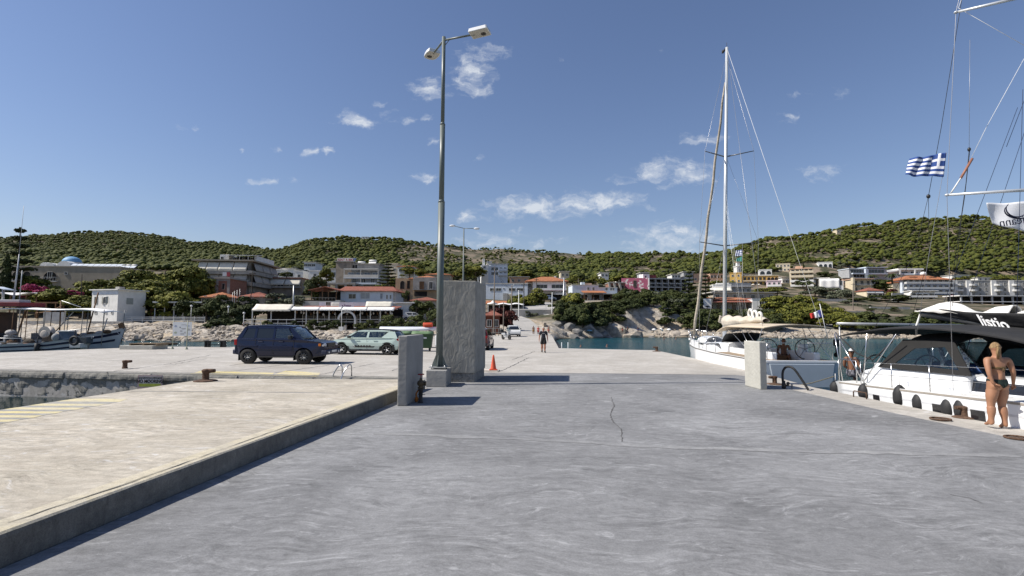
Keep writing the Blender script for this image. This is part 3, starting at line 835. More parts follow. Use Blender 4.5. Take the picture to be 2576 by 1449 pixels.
# ---- the wood on the hills: one mass of pine crowns
def forest():
 r=np.random.default_rng(5)
 ico=bmesh.new();bmesh.ops.create_icosphere(ico,subdivisions=1,radius=1)
 ico.verts.ensure_lookup_table()
 bv=np.array([v.co[:] for v in ico.verts]);bf=np.array([[v.index for v in f.verts] for f in ico.faces]);ico.free()
 variants=[]
 for k in range(10):
  vs,fs=[],[]
  for b in range(4):
   off=np.array([0,0,.12]) if b==0 else np.array([r.uniform(-.75,.75),r.uniform(-.75,.75),r.uniform(-.32,.12)])
   sc=np.array([.72,.72,.46]) if b==0 else np.array([.46,.46,.3])*r.uniform(.8,1.25)
   v=bv*(1+r.uniform(-.2,.2,len(bv)))[:,None]*sc+off
   fs.append(bf+len(bv)*b);vs.append(v)
  variants.append((np.concatenate(vs),np.concatenate(fs)))
 VV,FF=[],[];base=0;cnt=0
 Y=262.0
 while Y<660:
  step=3.5+(Y-262)/400*2.2
  half=1.06*Y
  X=-half+r.uniform(0,step)
  while X<half:
   x,y=X+r.uniform(-.4,.4)*step,Y+r.uniform(-.5,.5)*step
   X+=step*r.uniform(.8,1.2)
   px=px_of(x,y)
   if px<-60 or px>2640:continue
   Yr=float(np.interp(px,ryp[:,0],ryp[:,1]))
   if y>Yr+12:continue
   lim=np.interp(px,[0,300,700,1000,1300,1700,1900,2050,2120,2340,2420,2640],[262,262,262,262,268,272,300,335,322,318,300,300])
   if y<lim:continue
   z=H(x,y)
   yi=811-(z-CAMZ)/y*FPX
   dens=1.0
   nn=mnoise.noise((x/38,y/38,9))
   if nn>.34:dens*=.35
   if 1000<px<1470 and 618<yi<672:dens*=.5 if mnoise.noise((x/30,y/22,3))>-.25 else .8
   if 1500<px<1720 and 655<yi<690 and mnoise.noise((x/20,y/20,6))>0:dens*=.3
   if abs(px-(1675-(yi-636)*1.5))<10 and 630<yi<668:dens=0
   if abs(px-480)<24 and abs(yi-612)<5:dens=0
   for (cx_,cy_,rw,rh) in ((2195,604,34,6),(2112,583,14,5),(2060,642,36,8),(2220,660,60,8),(1180,642,40,10),(1300,648,40,10)):
    if abs(px-cx_)<rw and abs(yi-cy_)<rh:dens*=.12
   if r.random()>dens:continue
   rad=r.uniform(1.35,2.2)*r.uniform(.8,1.55)*(1.0 if dens>.6 else .62)
   v,f=variants[r.integers(10)]
   a=r.uniform(0,6.28);ca,sa=math.cos(a),math.sin(a)
   hh=r.uniform(.85,1.25)
   vx=v[:,0]*ca-v[:,1]*sa;vy=v[:,0]*sa+v[:,1]*ca
   VV.append(np.stack([x+vx*rad,y+vy*rad,z+rad*.75+v[:,2]*rad*hh],1));FF.append(f+base);base+=len(v);cnt+=1
  Y+=step*.8
 V=np.concatenate(VV).astype(np.float32);F=np.concatenate(FF).astype(np.int32)
 me=bpy.data.meshes.new('pine_forest')
 me.vertices.add(len(V));me.vertices.foreach_set('co',V.ravel())
 me.loops.add(F.size);me.loops.foreach_set('vertex_index',F.ravel())
 me.polygons.add(len(F));me.polygons.foreach_set('loop_start',np.arange(0,F.size,3,dtype=np.int32));me.polygons.foreach_set('loop_total',np.full(len(F),3,np.int32))
 me.update(calc_edges=True);me.materials.append(L_FOREST)
 o=bpy.data.objects.new('pine_forest',me);C.objects.link(o)
 tag(o,'green pine wood covering the hills behind the town','wood',None,'stuff')
 print('forest trees',cnt,'tris',len(F))
forest()
# ---- rocks along the shore
M_ROCK=mat('shore_rock',(.35,.305,.25),.92,var=.5,scale=1.3,bump=.9,bscale=2.2,world=True,rnd=.12)
M_GROCK=mat('grey_cliff_rock',(.21,.20,.185),.92,var=.4,scale=.6,bump=.9,bscale=1.8,world=True,rnd=.15)
def rockmesh(seed,m_,sub=2):
 bm=bmesh.new();bmesh.ops.create_icosphere(bm,subdivisions=sub,radius=1)
 rr=random.Random(seed);off=Vector((rr.uniform(0,50),rr.uniform(0,50),rr.uniform(0,50)))
 for v in bm.verts:
  k=1+.5*mnoise.noise(v.co*1.1+off)+.34*mnoise.noise(v.co*2.9+off)
  v.co*=k;v.co.z*=.62
  for ax in range(3):
   lim=.8+.1*ax*rr.random()
   if abs(v.co[ax])>lim:v.co[ax]=math.copysign(lim+(abs(v.co[ax])-lim)*.25,v.co[ax])
 me=bpy.data.meshes.new('boulder');bm.to_mesh(me);bm.free();me.materials.append(m_)
 return me
ROCKS=[rockmesh(s_,M_ROCK) for s_ in range(6)];GROCKS=[rockmesh(s_+20,M_GROCK) for s_ in range(4)]
def boulder(me,px,Y,size,label,group,zoff=0.,z=None):
 X=P(px,811,Y).x
 o=bpy.data.objects.new('boulder',me);C.objects.link(o)
 o.location=(X,Y,(H(X,Y) if z is None else z)+zoff+size*.1)
 o.rotation_euler=(rnd.uniform(-.3,.3),rnd.uniform(-.3,.3),rnd.uniform(0,6.28));o.scale=(size,size*rnd.uniform(.7,1.1),size*rnd.uniform(.7,1.2))
 return tag(o,label,'rock',group)
st=MB()
small=[rockmesh(s_+40,M_ROCK,1) for s_ in range(3)]
sv=[[v.co.copy() for v in me.vertices] for me in small];sf=[[tuple(p.vertices) for p in me.polygons] for me in small]
for i in range(3200):
 px=rnd.uniform(290,1120) if i<2100 else rnd.uniform(1640,2576)
 Y=rnd.uniform(71,88) if i<2100 else rnd.uniform(104,118)
 X=P(px,811,Y).x;z=H(X,Y)
 if z<-1.15 or z>2.2 or (640<px<1060 and Y>81):continue
 s_=rnd.uniform(.12,.48);k=rnd.randrange(3);a=rnd.uniform(0,6.28);ca,sa=math.cos(a),math.sin(a)
 st.add([(X+(v.x*ca-v.y*sa)*s_,Y+(v.x*sa+v.y*ca)*s_,z+.1+v.z*s_) for v in sv[k]],sf[k],False)
tag(st.build('rubble',M_ROCK),'pale broken stones scattered along the shore',None,None,'stuff')
for i in range(46):
 px=312+i*17+rnd.uniform(-9,9);Y=rnd.choice([75,77,79])+rnd.uniform(-1,1)
 boulder(ROCKS[i%6],px,Y,rnd.uniform(.35,.85),'pale shore boulder between the moored boats and the restaurant','boulders on the near left shore')
for i in range(24):
 px=1398+i*11+rnd.uniform(-6,6);Y=96+rnd.uniform(-1,5)+(4 if px>1470 else 0)
 boulder(GROCKS[i%4],px,Y,rnd.uniform(.5,1.25),'grey boulder at the foot of the shrubby cliff','boulders below the cliff',0,None)
for i in range(30):
 px=1660+i*31+rnd.uniform(-12,12);Y=108+rnd.uniform(-2,4)
 boulder(ROCKS[i%6],px,Y,rnd.uniform(.4,.9),'pale boulder on the far shore behind the yachts','boulders on the far shore')
for (px,Y,s_,lb) in ((1545,107,3.2,'low wide pale rock hump at the left end of the beach'),(1590,106,2.6,'sloping ochre rock ledge left of the beach parasols'),(1700,109,2.2,'grey white rock mound right of the beach parasols'),(1728,109,2.5,'grey white rock mound behind the white bow of the yacht'),(1672,112,1.6,'pale rock at the foot of the beach cliff')):
 boulder(ROCKS[int(px)%6],px,Y,s_,lb,None,-.5)
# ---- trees and shrubs one can tell apart
G1='pines around the white cube house'
for (px,w_,yt,yb,Y,lb) in ((212,110,735,805,98,'low pine directly left of the white cube house'),(150,140,704,800,103,'broad pine behind the brown timber pergola'),(95,100,678,780,118,'pine in front of the arched loggias of the beige hotel'),(250,120,682,795,110,'pine rising straight above the white cube house roof'),(338,130,664,800,112,'tall pine just right of the white cube house'),(398,150,646,800,116,'highest pine of the cluster, reaching past the hotel roof'),(462,140,645,795,119,'tall pine touching the left edge of the awning apartment block'),(498,80,662,795,118,'rightmost pine, overlapping the awning apartment block'),(372,150,690,812,101,'light green forked pine leaning over the white cube house'),(432,110,706,812,98,'low front pine above the flat canopy pavilion'),(296,100,686,795,116,'pine behind the right corner of the beige hotel')):
 plant('pine',px,w_,yt,yb,Y,lb,G1)
plant('cypress',10,26,642,770,112,'tall dark cypress at the left picture edge')
plant('cypress',668,20,645,685,180,'small dark cypress beside the awning apartment block')
plant('araucaria',38,100,575,770,116,'tall tiered araucaria above the beige arched hotel')
plant('araucaria',975,62,655,735,124,'tiered araucaria between the bike rental block and the arched house')
plant('araucaria',1735,48,674,768,152,'left of the two tall dark araucarias beside the yacht mast')
plant('araucaria',1776,44,674,768,154,'right one of two tall dark araucarias, just behind the yacht mast')
plant('pink',92,70,709,760,101,'magenta bougainvillea bush below the beige hotel')
plant('pink',190,34,728,745,101,'small magenta bougainvillea behind the pines')
for (px,w_,yt,yb,Y,lb) in ((560,90,738,805,94,'dark hedge bush below the orange tiled cottage'),(520,80,742,805,94,'dark hedge bush at the right end of the flat canopy pavilion'),(610,90,742,805,95,'dark hedge bush between the two tiled cottages'),(470,70,748,805,95,'dark bush behind the flat canopy pavilion'),(640,70,750,810,96,'dark bush touching the left taverna awning'),(585,70,768,836,90,'tall dark bush on the promenade above the blue car'),(545,50,778,836,90,'dark ivy bush beside the globe lamp post'),(530,76,798,840,86,'low dark bush spilling onto the shore rocks'),(570,46,798,836,87,'small dark bush at the foot of the globe lamp post')):
 plant('dark',px,w_,yt,yb,Y,lb,'hedge bushes left of the taverna')
plant('olive',695,80,725,775,104,'grey green olive tree behind the left taverna awning')
plant('olive',740,60,732,775,105,'second grey green olive tree, nearer the tall chimney pipe')
plant('bush',790,60,690,765,112,'tall feathery tamarisk beside the red roofed house')
for (px,w_,yt,yb,Y,lb) in ((672,36,800,828,86,'round shrub under the left taverna awning'),(786,44,803,835,85,'round shrub on the low white wall above the blue car roof'),(822,44,803,835,85,'round shrub between the wall end and the lamp post'),(852,34,795,835,85,'climbing shrub right beside the white lamp post'),(930,38,804,835,85,'round shrub at the right part of the veranda'),(965,44,804,837,85,'shrub at the right end of the veranda'),(988,60,778,834,87,'tall shrub covering the right corner of the taverna'),(740,24,806,830,86,'small shrub where the awning meets the veranda'),(905,34,810,835,85,'small shrub right of the white entrance arch')):
 plant('bush',px,w_,yt,yb,Y,lb,'shrubs along the taverna veranda')
for (px,w_,yt,yb,Y) in ((1010,50,790,838,80),(1050,70,792,838,78),(1035,40,805,842,72),(1075,60,745,800,100),(1050,50,755,805,100),(1095,50,770,838,88)):
 plant('bush',px,w_,yt,yb,Y,'leafy shrub between the green bins and the taverna','shrubs behind the bins')
plant('bush',1020,22,722,760,110,'small round tree in front of the arched house')
for (px,w_,yt,yb,Y) in ((1308,58,729,790,128),(1348,66,716,792,132)):
 plant('pine',px,w_,yt,yb,Y,'green pine standing below the orange roofed house','pines by the street')
plant('pine',1440,62,716,800,112,'big pine at the head of the shrubby cliff')
plant('pine',1432,70,750,820,104,'pine leaning over the cliff end of the road')
for (px,w_,yt,yb,Y) in ((1250,70,762,830,90),(1280,50,768,838,88),(1232,50,775,836,88)):
 plant('red',px,w_,yt,yb,Y,'red brown leafed shrub left of the road','red shrubs left of the road')
plant('olive',1335,40,775,800,118,'low grey green shrub beside the street')
for i in range(120):
 px=rnd.uniform(1408,1600);Y=(101 if px<1470 else 104)+20*rnd.random()**1.4+(6 if px>1530 else 0)
 X=P(px,811,Y).x;z=H(X,Y);yb=811-(z-CAMZ)/Y*FPX+5
 if yb>(832 if px<1500 else np.interp(px,[1500,1560,1600],[834,815,790])):continue
 w_=rnd.uniform(34,64);top=np.interp(px,[1412,1460,1560,1600],[752,762,754,748])
 plant('dark' if i%4 else 'bush',px,w_,max(yb-w_*rnd.uniform(.7,1.0),top),yb,Y,'dark green shrub on the cliff below the terrace restaurant','shrubs on the cliff')
for i in range(130):
 px=rnd.uniform(1550,1810);Y=rnd.uniform(121,172)
 X=P(px,811,Y).x;z=H(X,Y);yb=811-(z-CAMZ)/Y*FPX+3
 if not (735<yb<790) or (1764<px<1810 and yb>765):continue
 w_=rnd.uniform(26,52)
 plant('olive' if i%4==0 else 'bush',px,w_,max(726,yb-w_*.75),yb,Y,'grey green shrub on the slope below the pink building','shrubs below the pink building')
for i in range(76):
 px=rnd.uniform(1668,1965);Y=rnd.uniform(116,140)
 X=P(px,811,Y).x;z=H(X,Y);yb=811-(z-CAMZ)/Y*FPX+3
 w_=rnd.uniform(36,64)
 plant('dark' if i%2 else 'bush',px,w_,max(777,yb-w_*.75),yb,Y,'dense green shrub below the red roofed beach taverna','shrubs below the beach taverna')
GP='pines on the right bank'
for (px,w_,yt,yb,Y,lb) in ((1960,100,730,812,146,'bushy pine touching the white annex of the beach taverna'),(2010,110,724,818,142,'largest bushy pine right of the beach taverna'),(1985,90,757,832,128,'front pine below the white annex, above the furled mainsail end'),(2042,90,738,824,138,'bushy pine below the pale pink house'),(2062,100,762,828,128,'pine right behind the tricolour flag'),(1945,66,772,836,122,'low pine behind the tan bimini'),(2098,90,766,832,126,'pine just right of the slanting flag staff'),(2134,80,774,833,122,'rightmost bushy pine, before the bare field')):
 plant('pine',px,w_,yt,yb,Y,lb,GP)
for (px,w_,yt,yb,Y) in ((2180,90,783,834,120),(2225,100,786,836,118),(2270,100,788,837,117),(2320,90,783,837,118),(2370,90,788,837,118),(2430,90,790,839,117),(2490,90,788,839,117),(2550,90,788,839,117),(2200,80,800,838,113),(2300,80,802,839,112),(2250,70,800,838,114)):
 plant('dark' if px%20 else 'bush',px,w_,yt,yb,Y,'low dark shrub on the bank behind the black sail bag','shrubs on the right bank')
for (k,px,w_,yt,yb,Y) in (('olive',2050,70,712,745,205),('olive',2085,70,715,750,200),('olive',2115,60,720,755,195),('bush',2080,50,678,702,250),('bush',2020,40,700,720,236),('palm',2196,30,688,712,250),('palm',2245,34,685,712,252),('palm',2030,34,706,730,232),('bush',2215,50,700,726,248),('red',2252,36,722,748,235),('bush',2205,70,742,760,205),('bush',2260,70,740,760,205),('bush',2150,60,745,765,200),('olive',2120,50,750,775,185),('olive',2160,60,758,778,180),('bush',2190,30,772,783,165),('bush',2250,30,772,783,165),('pine',1955,60,716,745,205),('pine',1920,60,720,745,205),('pine',2010,40,676,700,300),('cypress',2022,8,664,690,300),('pine',1800,40,700,735,215),('pine',1722,50,705,745,200),('pine',1500,60,690,725,230),('pine',1560,60,685,720,240),('pine',2420,50,690,712,300),('pine',2520,60,690,715,300),('pine',1170,60,665,705,180),('pine',1195,60,660,705,190),('pine',1290,50,690,720,225),('pine',1060,40,670,700,185),('pine',1030,50,665,700,190),('pine',820,40,660,720,150),('bush',720,40,680,700,175),('pine',1840,30,700,735,210),('pine',1440,50,690,720,235)):
 plant(k,px,w_,yt,yb,Y,{'olive':'grey green olive tree on the terraced slope of the far town','bush':'green shrub growing between the houses of the far town','palm':'palm tree between houses of the far town','red':'dark red shrub beside the orange roofed hotel','pine':'green pine growing between the houses up the slope','cypress':'thin dark cypress among the hillside houses'}[k],{'olive':'olive trees in the far town','bush':'shrubs in the far town','palm':'palm trees in the far town','pine':'pines between the houses'}.get(k))
# ================================================================== buildings
M_WHITE=mat('white_render',(.70,.69,.66),.85,var=.10,scale=.9,rnd=.04)
M_BWHITE=mat('blue_white_render',(.55,.60,.66),.85,var=.10,scale=.9)
M_GREYW=mat('grey_render',(.33,.335,.34),.88,var=.16,scale=.8)
M_BEIGE=mat('beige_render',(.36,.31,.24),.9,var=.16,scale=.7)
M_CREAM=mat('cream_render',(.60,.52,.38),.88,var=.10,scale=.7)
M_YELLOWW=mat('yellow_ochre_render',(.58,.37,.10),.88,var=.12,scale=.7)
M_PEACH=mat('peach_render',(.55,.36,.25),.88,var=.12,scale=.7)
M_PINKW=mat('pale_pink_render',(.62,.49,.52),.88,var=.08,scale=.7)
M_BROWNW=mat('stained_brown_concrete',(.27,.23,.185),.92,var=.35,scale=.7)
M_CONC=mat('bare_concrete',(.30,.285,.26),.92,var=.28,scale=.8)
M_STONEW=mat('grey_stone_wall',(.36,.35,.33),.9,var=.25,scale=2.2,bump=.5,bscale=4)
M_BRICKW=mat('red_hollow_brick',(.27,.13,.09),.92,var=.28,scale=3.5,bump=.4,bscale=6)
M_SLAB=mat('pale_concrete_slab',(.50,.48,.44),.88,var=.14,scale=.8)
M_AWN=mat('cream_awning_cloth',(.66,.62,.53),.85,var=.10,scale=1.2,bump=.3,bscale=2.5)
M_AWNG=mat('grey_awning_cloth',(.36,.345,.32),.88,var=.18,scale=1.1,bump=.4,bscale=2.5)
M_AWNW=mat('white_awning_cloth',(.80,.79,.76),.8,var=.05,scale=1.2)
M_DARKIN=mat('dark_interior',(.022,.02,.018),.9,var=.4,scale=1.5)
M_FRAMEW=mat('white_window_frame',(.62,.62,.60),.6,var=.05)
M_FRAMEB=mat('brown_window_frame',(.10,.055,.03),.6,var=.15)
M_PANE=glass_pane('window_glass',(.018,.022,.028),.06)
M_SHUT=mat('grey_green_shutter',(.30,.32,.30),.7,var=.12,scale=6)
M_WOODB=mat('brown_timber',(.16,.085,.04),.75,var=.3,scale=4)
M_RAIL=mat('pale_metal_rail',(.55,.55,.53),.5,var=.08)
M_SOLAR=mat('white_solar_collector',(.62,.66,.70),.25,var=.08,spec=.6)
M_BLUED=mat('blue_dome_paint',(.16,.33,.52),.6,var=.14,scale=2)
def tilemat(name,rgb):
 m=mat(name,rgb,.85,var=.26,scale=1.4,rnd=.06)
 n,l=m.node_tree.nodes,m.node_tree.links
 t=n.new('ShaderNodeTexCoord');wv=n.new('ShaderNodeTexWave');wv.bands_direction='X';wv.inputs['Scale'].default_value=1.6;wv.inputs['Distortion'].default_value=.4
 l.new(t.outputs['Object'],wv.inputs[0]);bp=n.new('ShaderNodeBump');bp.inputs['Strength'].default_value=.9;bp.inputs['Distance'].default_value=.08
 l.new(wv.outputs[0],bp.inputs['Height']);l.new(bp.outputs[0],n['Principled BSDF'].inputs['Normal'])
 return m
M_TILE=tilemat('orange_roof_tiles',(.42,.165,.075))
M_TILER=tilemat('weathered_red_roof_tiles',(.27,.095,.062))
_wm={}
def window(parent,x,z,w_,h,kind='frame',y=0.,pane=None,frame=None,nx=2,arch=False):
 """framed window on the facade plane y (the frame stands proud, the pane lies back in it)"""
 frame=frame or M_FRAMEW;pane=pane or M_PANE
 key=(round(w_,2),round(h,2),kind,frame.name,pane.name,nx,arch)
 if key not in _wm:
  f=MB();t=min(.07,w_*.12)
  if arch:
   k=10;out=[];inn=[]
   for i in range(k+1):
    a=PI*i/k;out.append((w_/2*math.cos(a),h-w_/2+w_/2*math.sin(a)));inn.append(((w_/2-t)*math.cos(a),h-w_/2+(w_/2-t)*math.sin(a)))
   out=[(w_/2,0)]+out+[(-w_/2,0)];inn=[(w_/2-t,0)]+inn+[(-w_/2+t,0)]
   for i in range(len(out)-1):
    f.extr([out[i],out[i+1],inn[i+1],inn[i]],-.07,.0,lambda u,v,s_:(u,s_,v))
   g=MB();g.extr(inn,-.02,.0,lambda u,v,s_:(u,s_,v))
  else:
   f.box((-w_/2,-.07,0),(-w_/2+t,0,h));f.box((w_/2-t,-.07,0),(w_/2,0,h))
   f.box((-w_/2+t,-.07,h-t),(w_/2-t,0,h));f.box((-w_/2+t,-.09,0),(w_/2-t,0,t))
   for i in range(1,nx):f.box((-w_/2+w_*i/nx-t*.35,-.055,t),(-w_/2+w_*i/nx+t*.35,0,h-t))
   g=MB();g.box((-w_/2+t,-.02,t),(w_/2-t,0,h-t))
  _wm[key]=(f.mesh('window',frame),g.mesh('pane',pane))
 a=bpy.data.objects.new('window',_wm[key][0]);C.objects.link(a);a.parent=parent;a.location=(x,y,z)
 b=bpy.data.objects.new('pane',_wm[key][1]);C.objects.link(b);b.parent=a
 return a
def roof_hip(mb,x0,x1,y0,y1,z,h,over=.4,ridge=None):
 x0-=over;x1+=over;y0-=over;y1+=over
 d=(y1-y0)/2;r0,r1=(x0+min(d,(x1-x0)/2-.05),x1-min(d,(x1-x0)/2-.05))
 if ridge:r0,r1=ridge
 ym=(y0+y1)/2;t=.16
 vs=[(x0,y0,z),(x1,y0,z),(x1,y1,z),(x0,y1,z),(r0,ym,z+h),(r1,ym,z+h),(x0,y0,z-t),(x1,y0,z-t),(x1,y1,z-t),(x0,y1,z-t)]
 mb.add(vs,[(0,1,5,4),(1,2,5),(2,3,4,5),(3,0,4),(9,8,7,6),(6,7,1,0),(7,8,2,1),(8,9,3,2),(9,6,0,3)],False)
def roof_mono(mb,x0,x1,y0,y1,z0,z1,over=.3,t=.14):
 """single slope: front edge at z0, back edge at z1"""
 x0-=over;x1+=over;y0-=over
 vs=[(x0,y0,z0),(x1,y0,z0),(x1,y1,z1),(x0,y1,z1),(x0,y0,z0-t),(x1,y0,z0-t),(x1,y1,z1-t),(x0,y1,z1-t)]
 mb.add(vs,[(0,1,2,3),(7,6,5,4),(0,4,5,1),(1,5,6,2),(2,6,7,3),(3,7,4,0)],False)
def awning(parent,x0,x1,z,drop,out,m_=None,y=0.,name='awning',fold=.0):
 mb=MB()
 def fn(u,v):
  sag=-.05*math.sin(PI*v)+mnoise.noise((u*9+x0,v*3,z))*.05
  return (x0+(x1-x0)*u,y-out*v,z-drop*v+sag)
 mb.sheet(fn,10,4,.03)
 n=10
 mb.grid(lambda u,v:(x0+(x1-x0)*u,y-out-.012,z-drop-.02-(.16+.03*math.sin(u*60))*v),20,1)
 return mb.build(name,m_ or M_AWN,parent)
HOUSES=[]
class House:
 def __init__(s,name,label,x0,x1,yt,yb,Y,depth=8.,yaw=0.,group=None,cat='house'):
  xc=(x0+x1)/2
  b=P(xc,yb,Y)
  s.k=Y/FPX
  s.cy=math.cos(R(yaw))-b.x/b.y*math.sin(R(yaw));s.W=(x1-x0)*s.k/s.cy
  s.H=(yb-yt)*s.k
  s.D=depth;s.x0,s.x1,s.yt,s.yb,s.xc,s.Y=x0,x1,yt,yb,xc,Y
  s.root=thing(name,label,cat,b,R(yaw),group);HOUSES.append((x0,x1,yt,yb,Y))
 def X(s,px):return (px-s.xc)*s.k/s.cy
 def Z(s,py):return (s.yb-py)*s.k
 def body(s,m_,z0=None,z1=None,x0=None,x1=None,y0=0.,y1=None,name='wall',fnd=5.):
  mb=MB();mb.box((-s.W/2 if x0 is None else x0,y0,-fnd if z0 is None else z0),(s.W/2 if x1 is None else x1,s.D if y1 is None else y1,s.H if z1 is None else z1))
  return mb.build(name,m_,s.root)
 def flat(s,m_=None,over=.15,t=.22,z=None,x0=None,x1=None,y0=0.,y1=None,name='roof',par=0.):
  z=s.H if z is None else z;x0=-s.W/2 if x0 is None else x0;x1=s.W/2 if x1 is None else x1;y1=s.D if y1 is None else y1
  mb=MB();mb.box((x0-over,y0-over,z),(x1+over,y1+over,z+t))
  if par:
   for a in ((x0-over,y0-over,x1+over,y0-over+.2),(x0-over,y1+over-.2,x1+over,y1+over),(x0-over,y0-over+.2,x0-over+.2,y1+over-.2),(x1+over-.2,y0-over+.2,x1+over,y1+over-.2)):
    mb.box((a[0],a[1],z+t),(a[2],a[3],z+t+par))
  return mb.build(name,m_ or M_SLAB,s.root)
 def hip(s,h,m_=None,over=.45,z=None,x0=None,x1=None,y0=0.,y1=None,ridge=None):
  mb=MB();roof_hip(mb,-s.W/2 if x0 is None else x0,s.W/2 if x1 is None else x1,y0,s.D if y1 is None else y1,s.H if z is None else z,h,over,ridge)
  return mb.build('roof',m_ or M_TILE,s.root)
 def wins(s,n,z,w_,h,x0=None,x1=None,y=0.,**k):
  x0=-s.W/2 if x0 is None else x0;x1=s.W/2 if x1 is None else x1
  for i in range(n):window(s.root,x0+(x1-x0)*(i+.5)/n,z,w_,h,y=y,**k)
 def balcony(s,x0,x1,z,out=1.3,par=.9,m_=None,railm=None,y=0.,solid=True):
  mb=MB();mb.box((x0,y-out,z-.18),(x1,y,z))
  b=mb.build('balcony',m_ or M_SLAB,s.root)
  rb=MB()
  if solid:
   rb.box((x0,y-out,z),(x1,y-out+.1,z+par));rb.box((x0,y-out+.1,z),(x0+.1,y,z+par));rb.box((x1-.1,y-out+.1,z),(x1,y,z+par))
  else:
   rb.box((x0,y-out,z+par-.06),(x1,y-out+.05,z+par));n=max(2,int((x1-x0)/.6))
   for i in range(n+1):
    xx=x0+(x1-x0-.04)*i/n;rb.box((xx,y-out,z),(xx+.04,y-out+.04,z+par-.06))
  rb.build('railing',railm or m_ or M_SLAB,b)
  return b
 def storeys(s,n,body_m,slab_m,bays,out=1.4,z0=0.,fh=None,x0=None,x1=None,solid=True,divs=True,railm=None,winw=1.3,parh=.9):
  """front of deep balconies: slab, parapet, doors behind, party walls"""
  x0=-s.W/2 if x0 is None else x0;x1=s.W/2 if x1 is None else x1
  fh=fh or (s.H-z0)/n
  for k in range(n):
   z=z0+k*fh
   s.balcony(x0,x1,z,out,parh,slab_m,railm,solid=solid)
   s.wins(bays,z+.05,winw,min(2.1,fh-.6),x0+.3,x1-.3)
   if divs:
    mb=MB()
    for i in range(bays+1):
     xx=x0+(x1-x0-.18)*i/bays;mb.box((xx,-out+.1,z),(xx+.18,0,z+fh-.18))
    mb.build('party_wall',body_m,s.root)
 def box(s,name,m_,lo,hi,label=None):
  mb=MB();mb.box(lo,hi);return mb.build(name,m_,s.root,label)
 def posts(s,xs,z0,z1,y,r=.07,m_=None,name='post'):
  for x in xs:
   mb=MB();mb.box((x-r,y-r,z0),(x+r,y+r,z1));mb.build(name,m_ or M_FRAMEW,s.root)
# ---- left: beige hotel with arched loggias and the blue domed church behind
h=House('hotel_building','long beige hotel with arched loggias and white roof collectors',24,300,672,752,126,12,2,cat='hotel')
h.body(M_BEIGE);h.flat(M_BEIGE,.1,.3)
for (a,b) in ((27,52),(54,74),(105,141)):
 x0,x1=h.X(a),h.X(b)
 window(h.root,(x0+x1)/2,h.Z(707),x1-x0,2.4,arch=True,frame=M_BEIGE,pane=M_DARKIN)
 h.balcony(x0-.1,x1+.1,h.Z(707),.5,.95,M_WHITE,M_WHITE,solid=False)
window(h.root,h.X(162),h.Z(691),.8,.7,pane=M_DARKIN)
window(h.root,h.X(122),h.Z(700),1.1,1.6,pane=M_DARKIN,y=-.05)
for i in range(9):
 x=h.X(172+i*14.5)
 for j in (0,1):
  mb=MB();mb.box((-.6,-.5,-.04),(.6,.5,.04),(R(32),0,0));mb.build('solar_panel',M_SOLAR,h.root,loc=(x+j*.5,1.2+j*4,h.H+.75))
  if j:
   mb=MB();mb.tube([(-.55,0,0),(.55,0,0)],.22,10);mb.build('water_tank',M_WHITE,h.root,loc=(x+j*.5,1.8+j*4,h.H+1.25))
h=House('church_building','white church with blue dome rising behind the beige hotel',128,186,665,720,165,10,0,cat='church')
h.body(M_WHITE)
mb=MB();mb.lathe([(2.75,0),(2.75,1.1),(2.9,1.1),(2.9,1.3)],20);mb.build('drum',M_WHITE,h.root,loc=(0,3,h.H-.3))
mb=MB();mb.lathe([(2.62*math.cos(a),1.95*math.sin(a)) for a in [i*PI/2/8 for i in range(9)]],20);mb.build('dome',M_BLUED,h.root,loc=(0,3,h.H+1.0))
for (a,b,y) in ((103,130,-1),(130,150,-2.5),(150,185,-1.5)):
 mb=MB();r_=(b-a)*h.k/2
 mb.extr([(r_*math.cos(t),max(0,r_*.8*math.sin(t))) for t in [PI*i/10 for i in range(11)]],y,4,lambda u,v,s_:(u,s_,v));mb.build('vault',M_WHITE,h.root,loc=(h.X((a+b)/2),0,h.Z(671)))
 h.box('wall',M_WHITE,(h.X(a),y,-4),(h.X(b),4,h.Z(671.2)))
# ---- white cube house
h=House('cube_house','small two storey white cube house with open grey shutters',228,293,730,806,92,5.0,-18)
h.body(M_WHITE);h.flat(M_WHITE,.35,.16)
window(h.root,h.X(239),h.Z(765),.85,1.35,frame=M_SHUT);window(h.root,h.X(262),h.Z(764),.75,1.25,frame=M_FRAMEW,pane=M_PANE)
for sx in (-1,1):
 mb=MB();mb.box((-.2,-.02,0),(.2,.02,1.25));o=mb.build('shutter',M_SHUT,h.root,loc=(h.X(262)+sx*.62,-.16,h.Z(764)));o.rotation_euler=(0,0,R(25*sx))
for a in (266,281):window(h.root,h.X(a),h.Z(790),.55,.7)
window(h.root,h.X(240),h.Z(790),.7,.8)
mb=MB();mb.box((-.02,1.5,h.Z(765)),(.03,2.7,h.Z(749)));mb.build('window',M_SHUT,h.root,loc=(h.W/2,0,0))
mb=MB();mb.box((.0,6.0,h.Z(795)),(.05,7.0,h.Z(775)));mb.build('door',M_WOODB,h.root,loc=(h.W/2,0,0))
h.box('roof_block',M_CONC,(-.4,2,h.H+.16),(.6,3,h.H+.75))
h.box('band',M_BWHITE,(-h.W/2-.02,-.03,h.H-.75),(h.W/2+.02,0,h.H-.02))
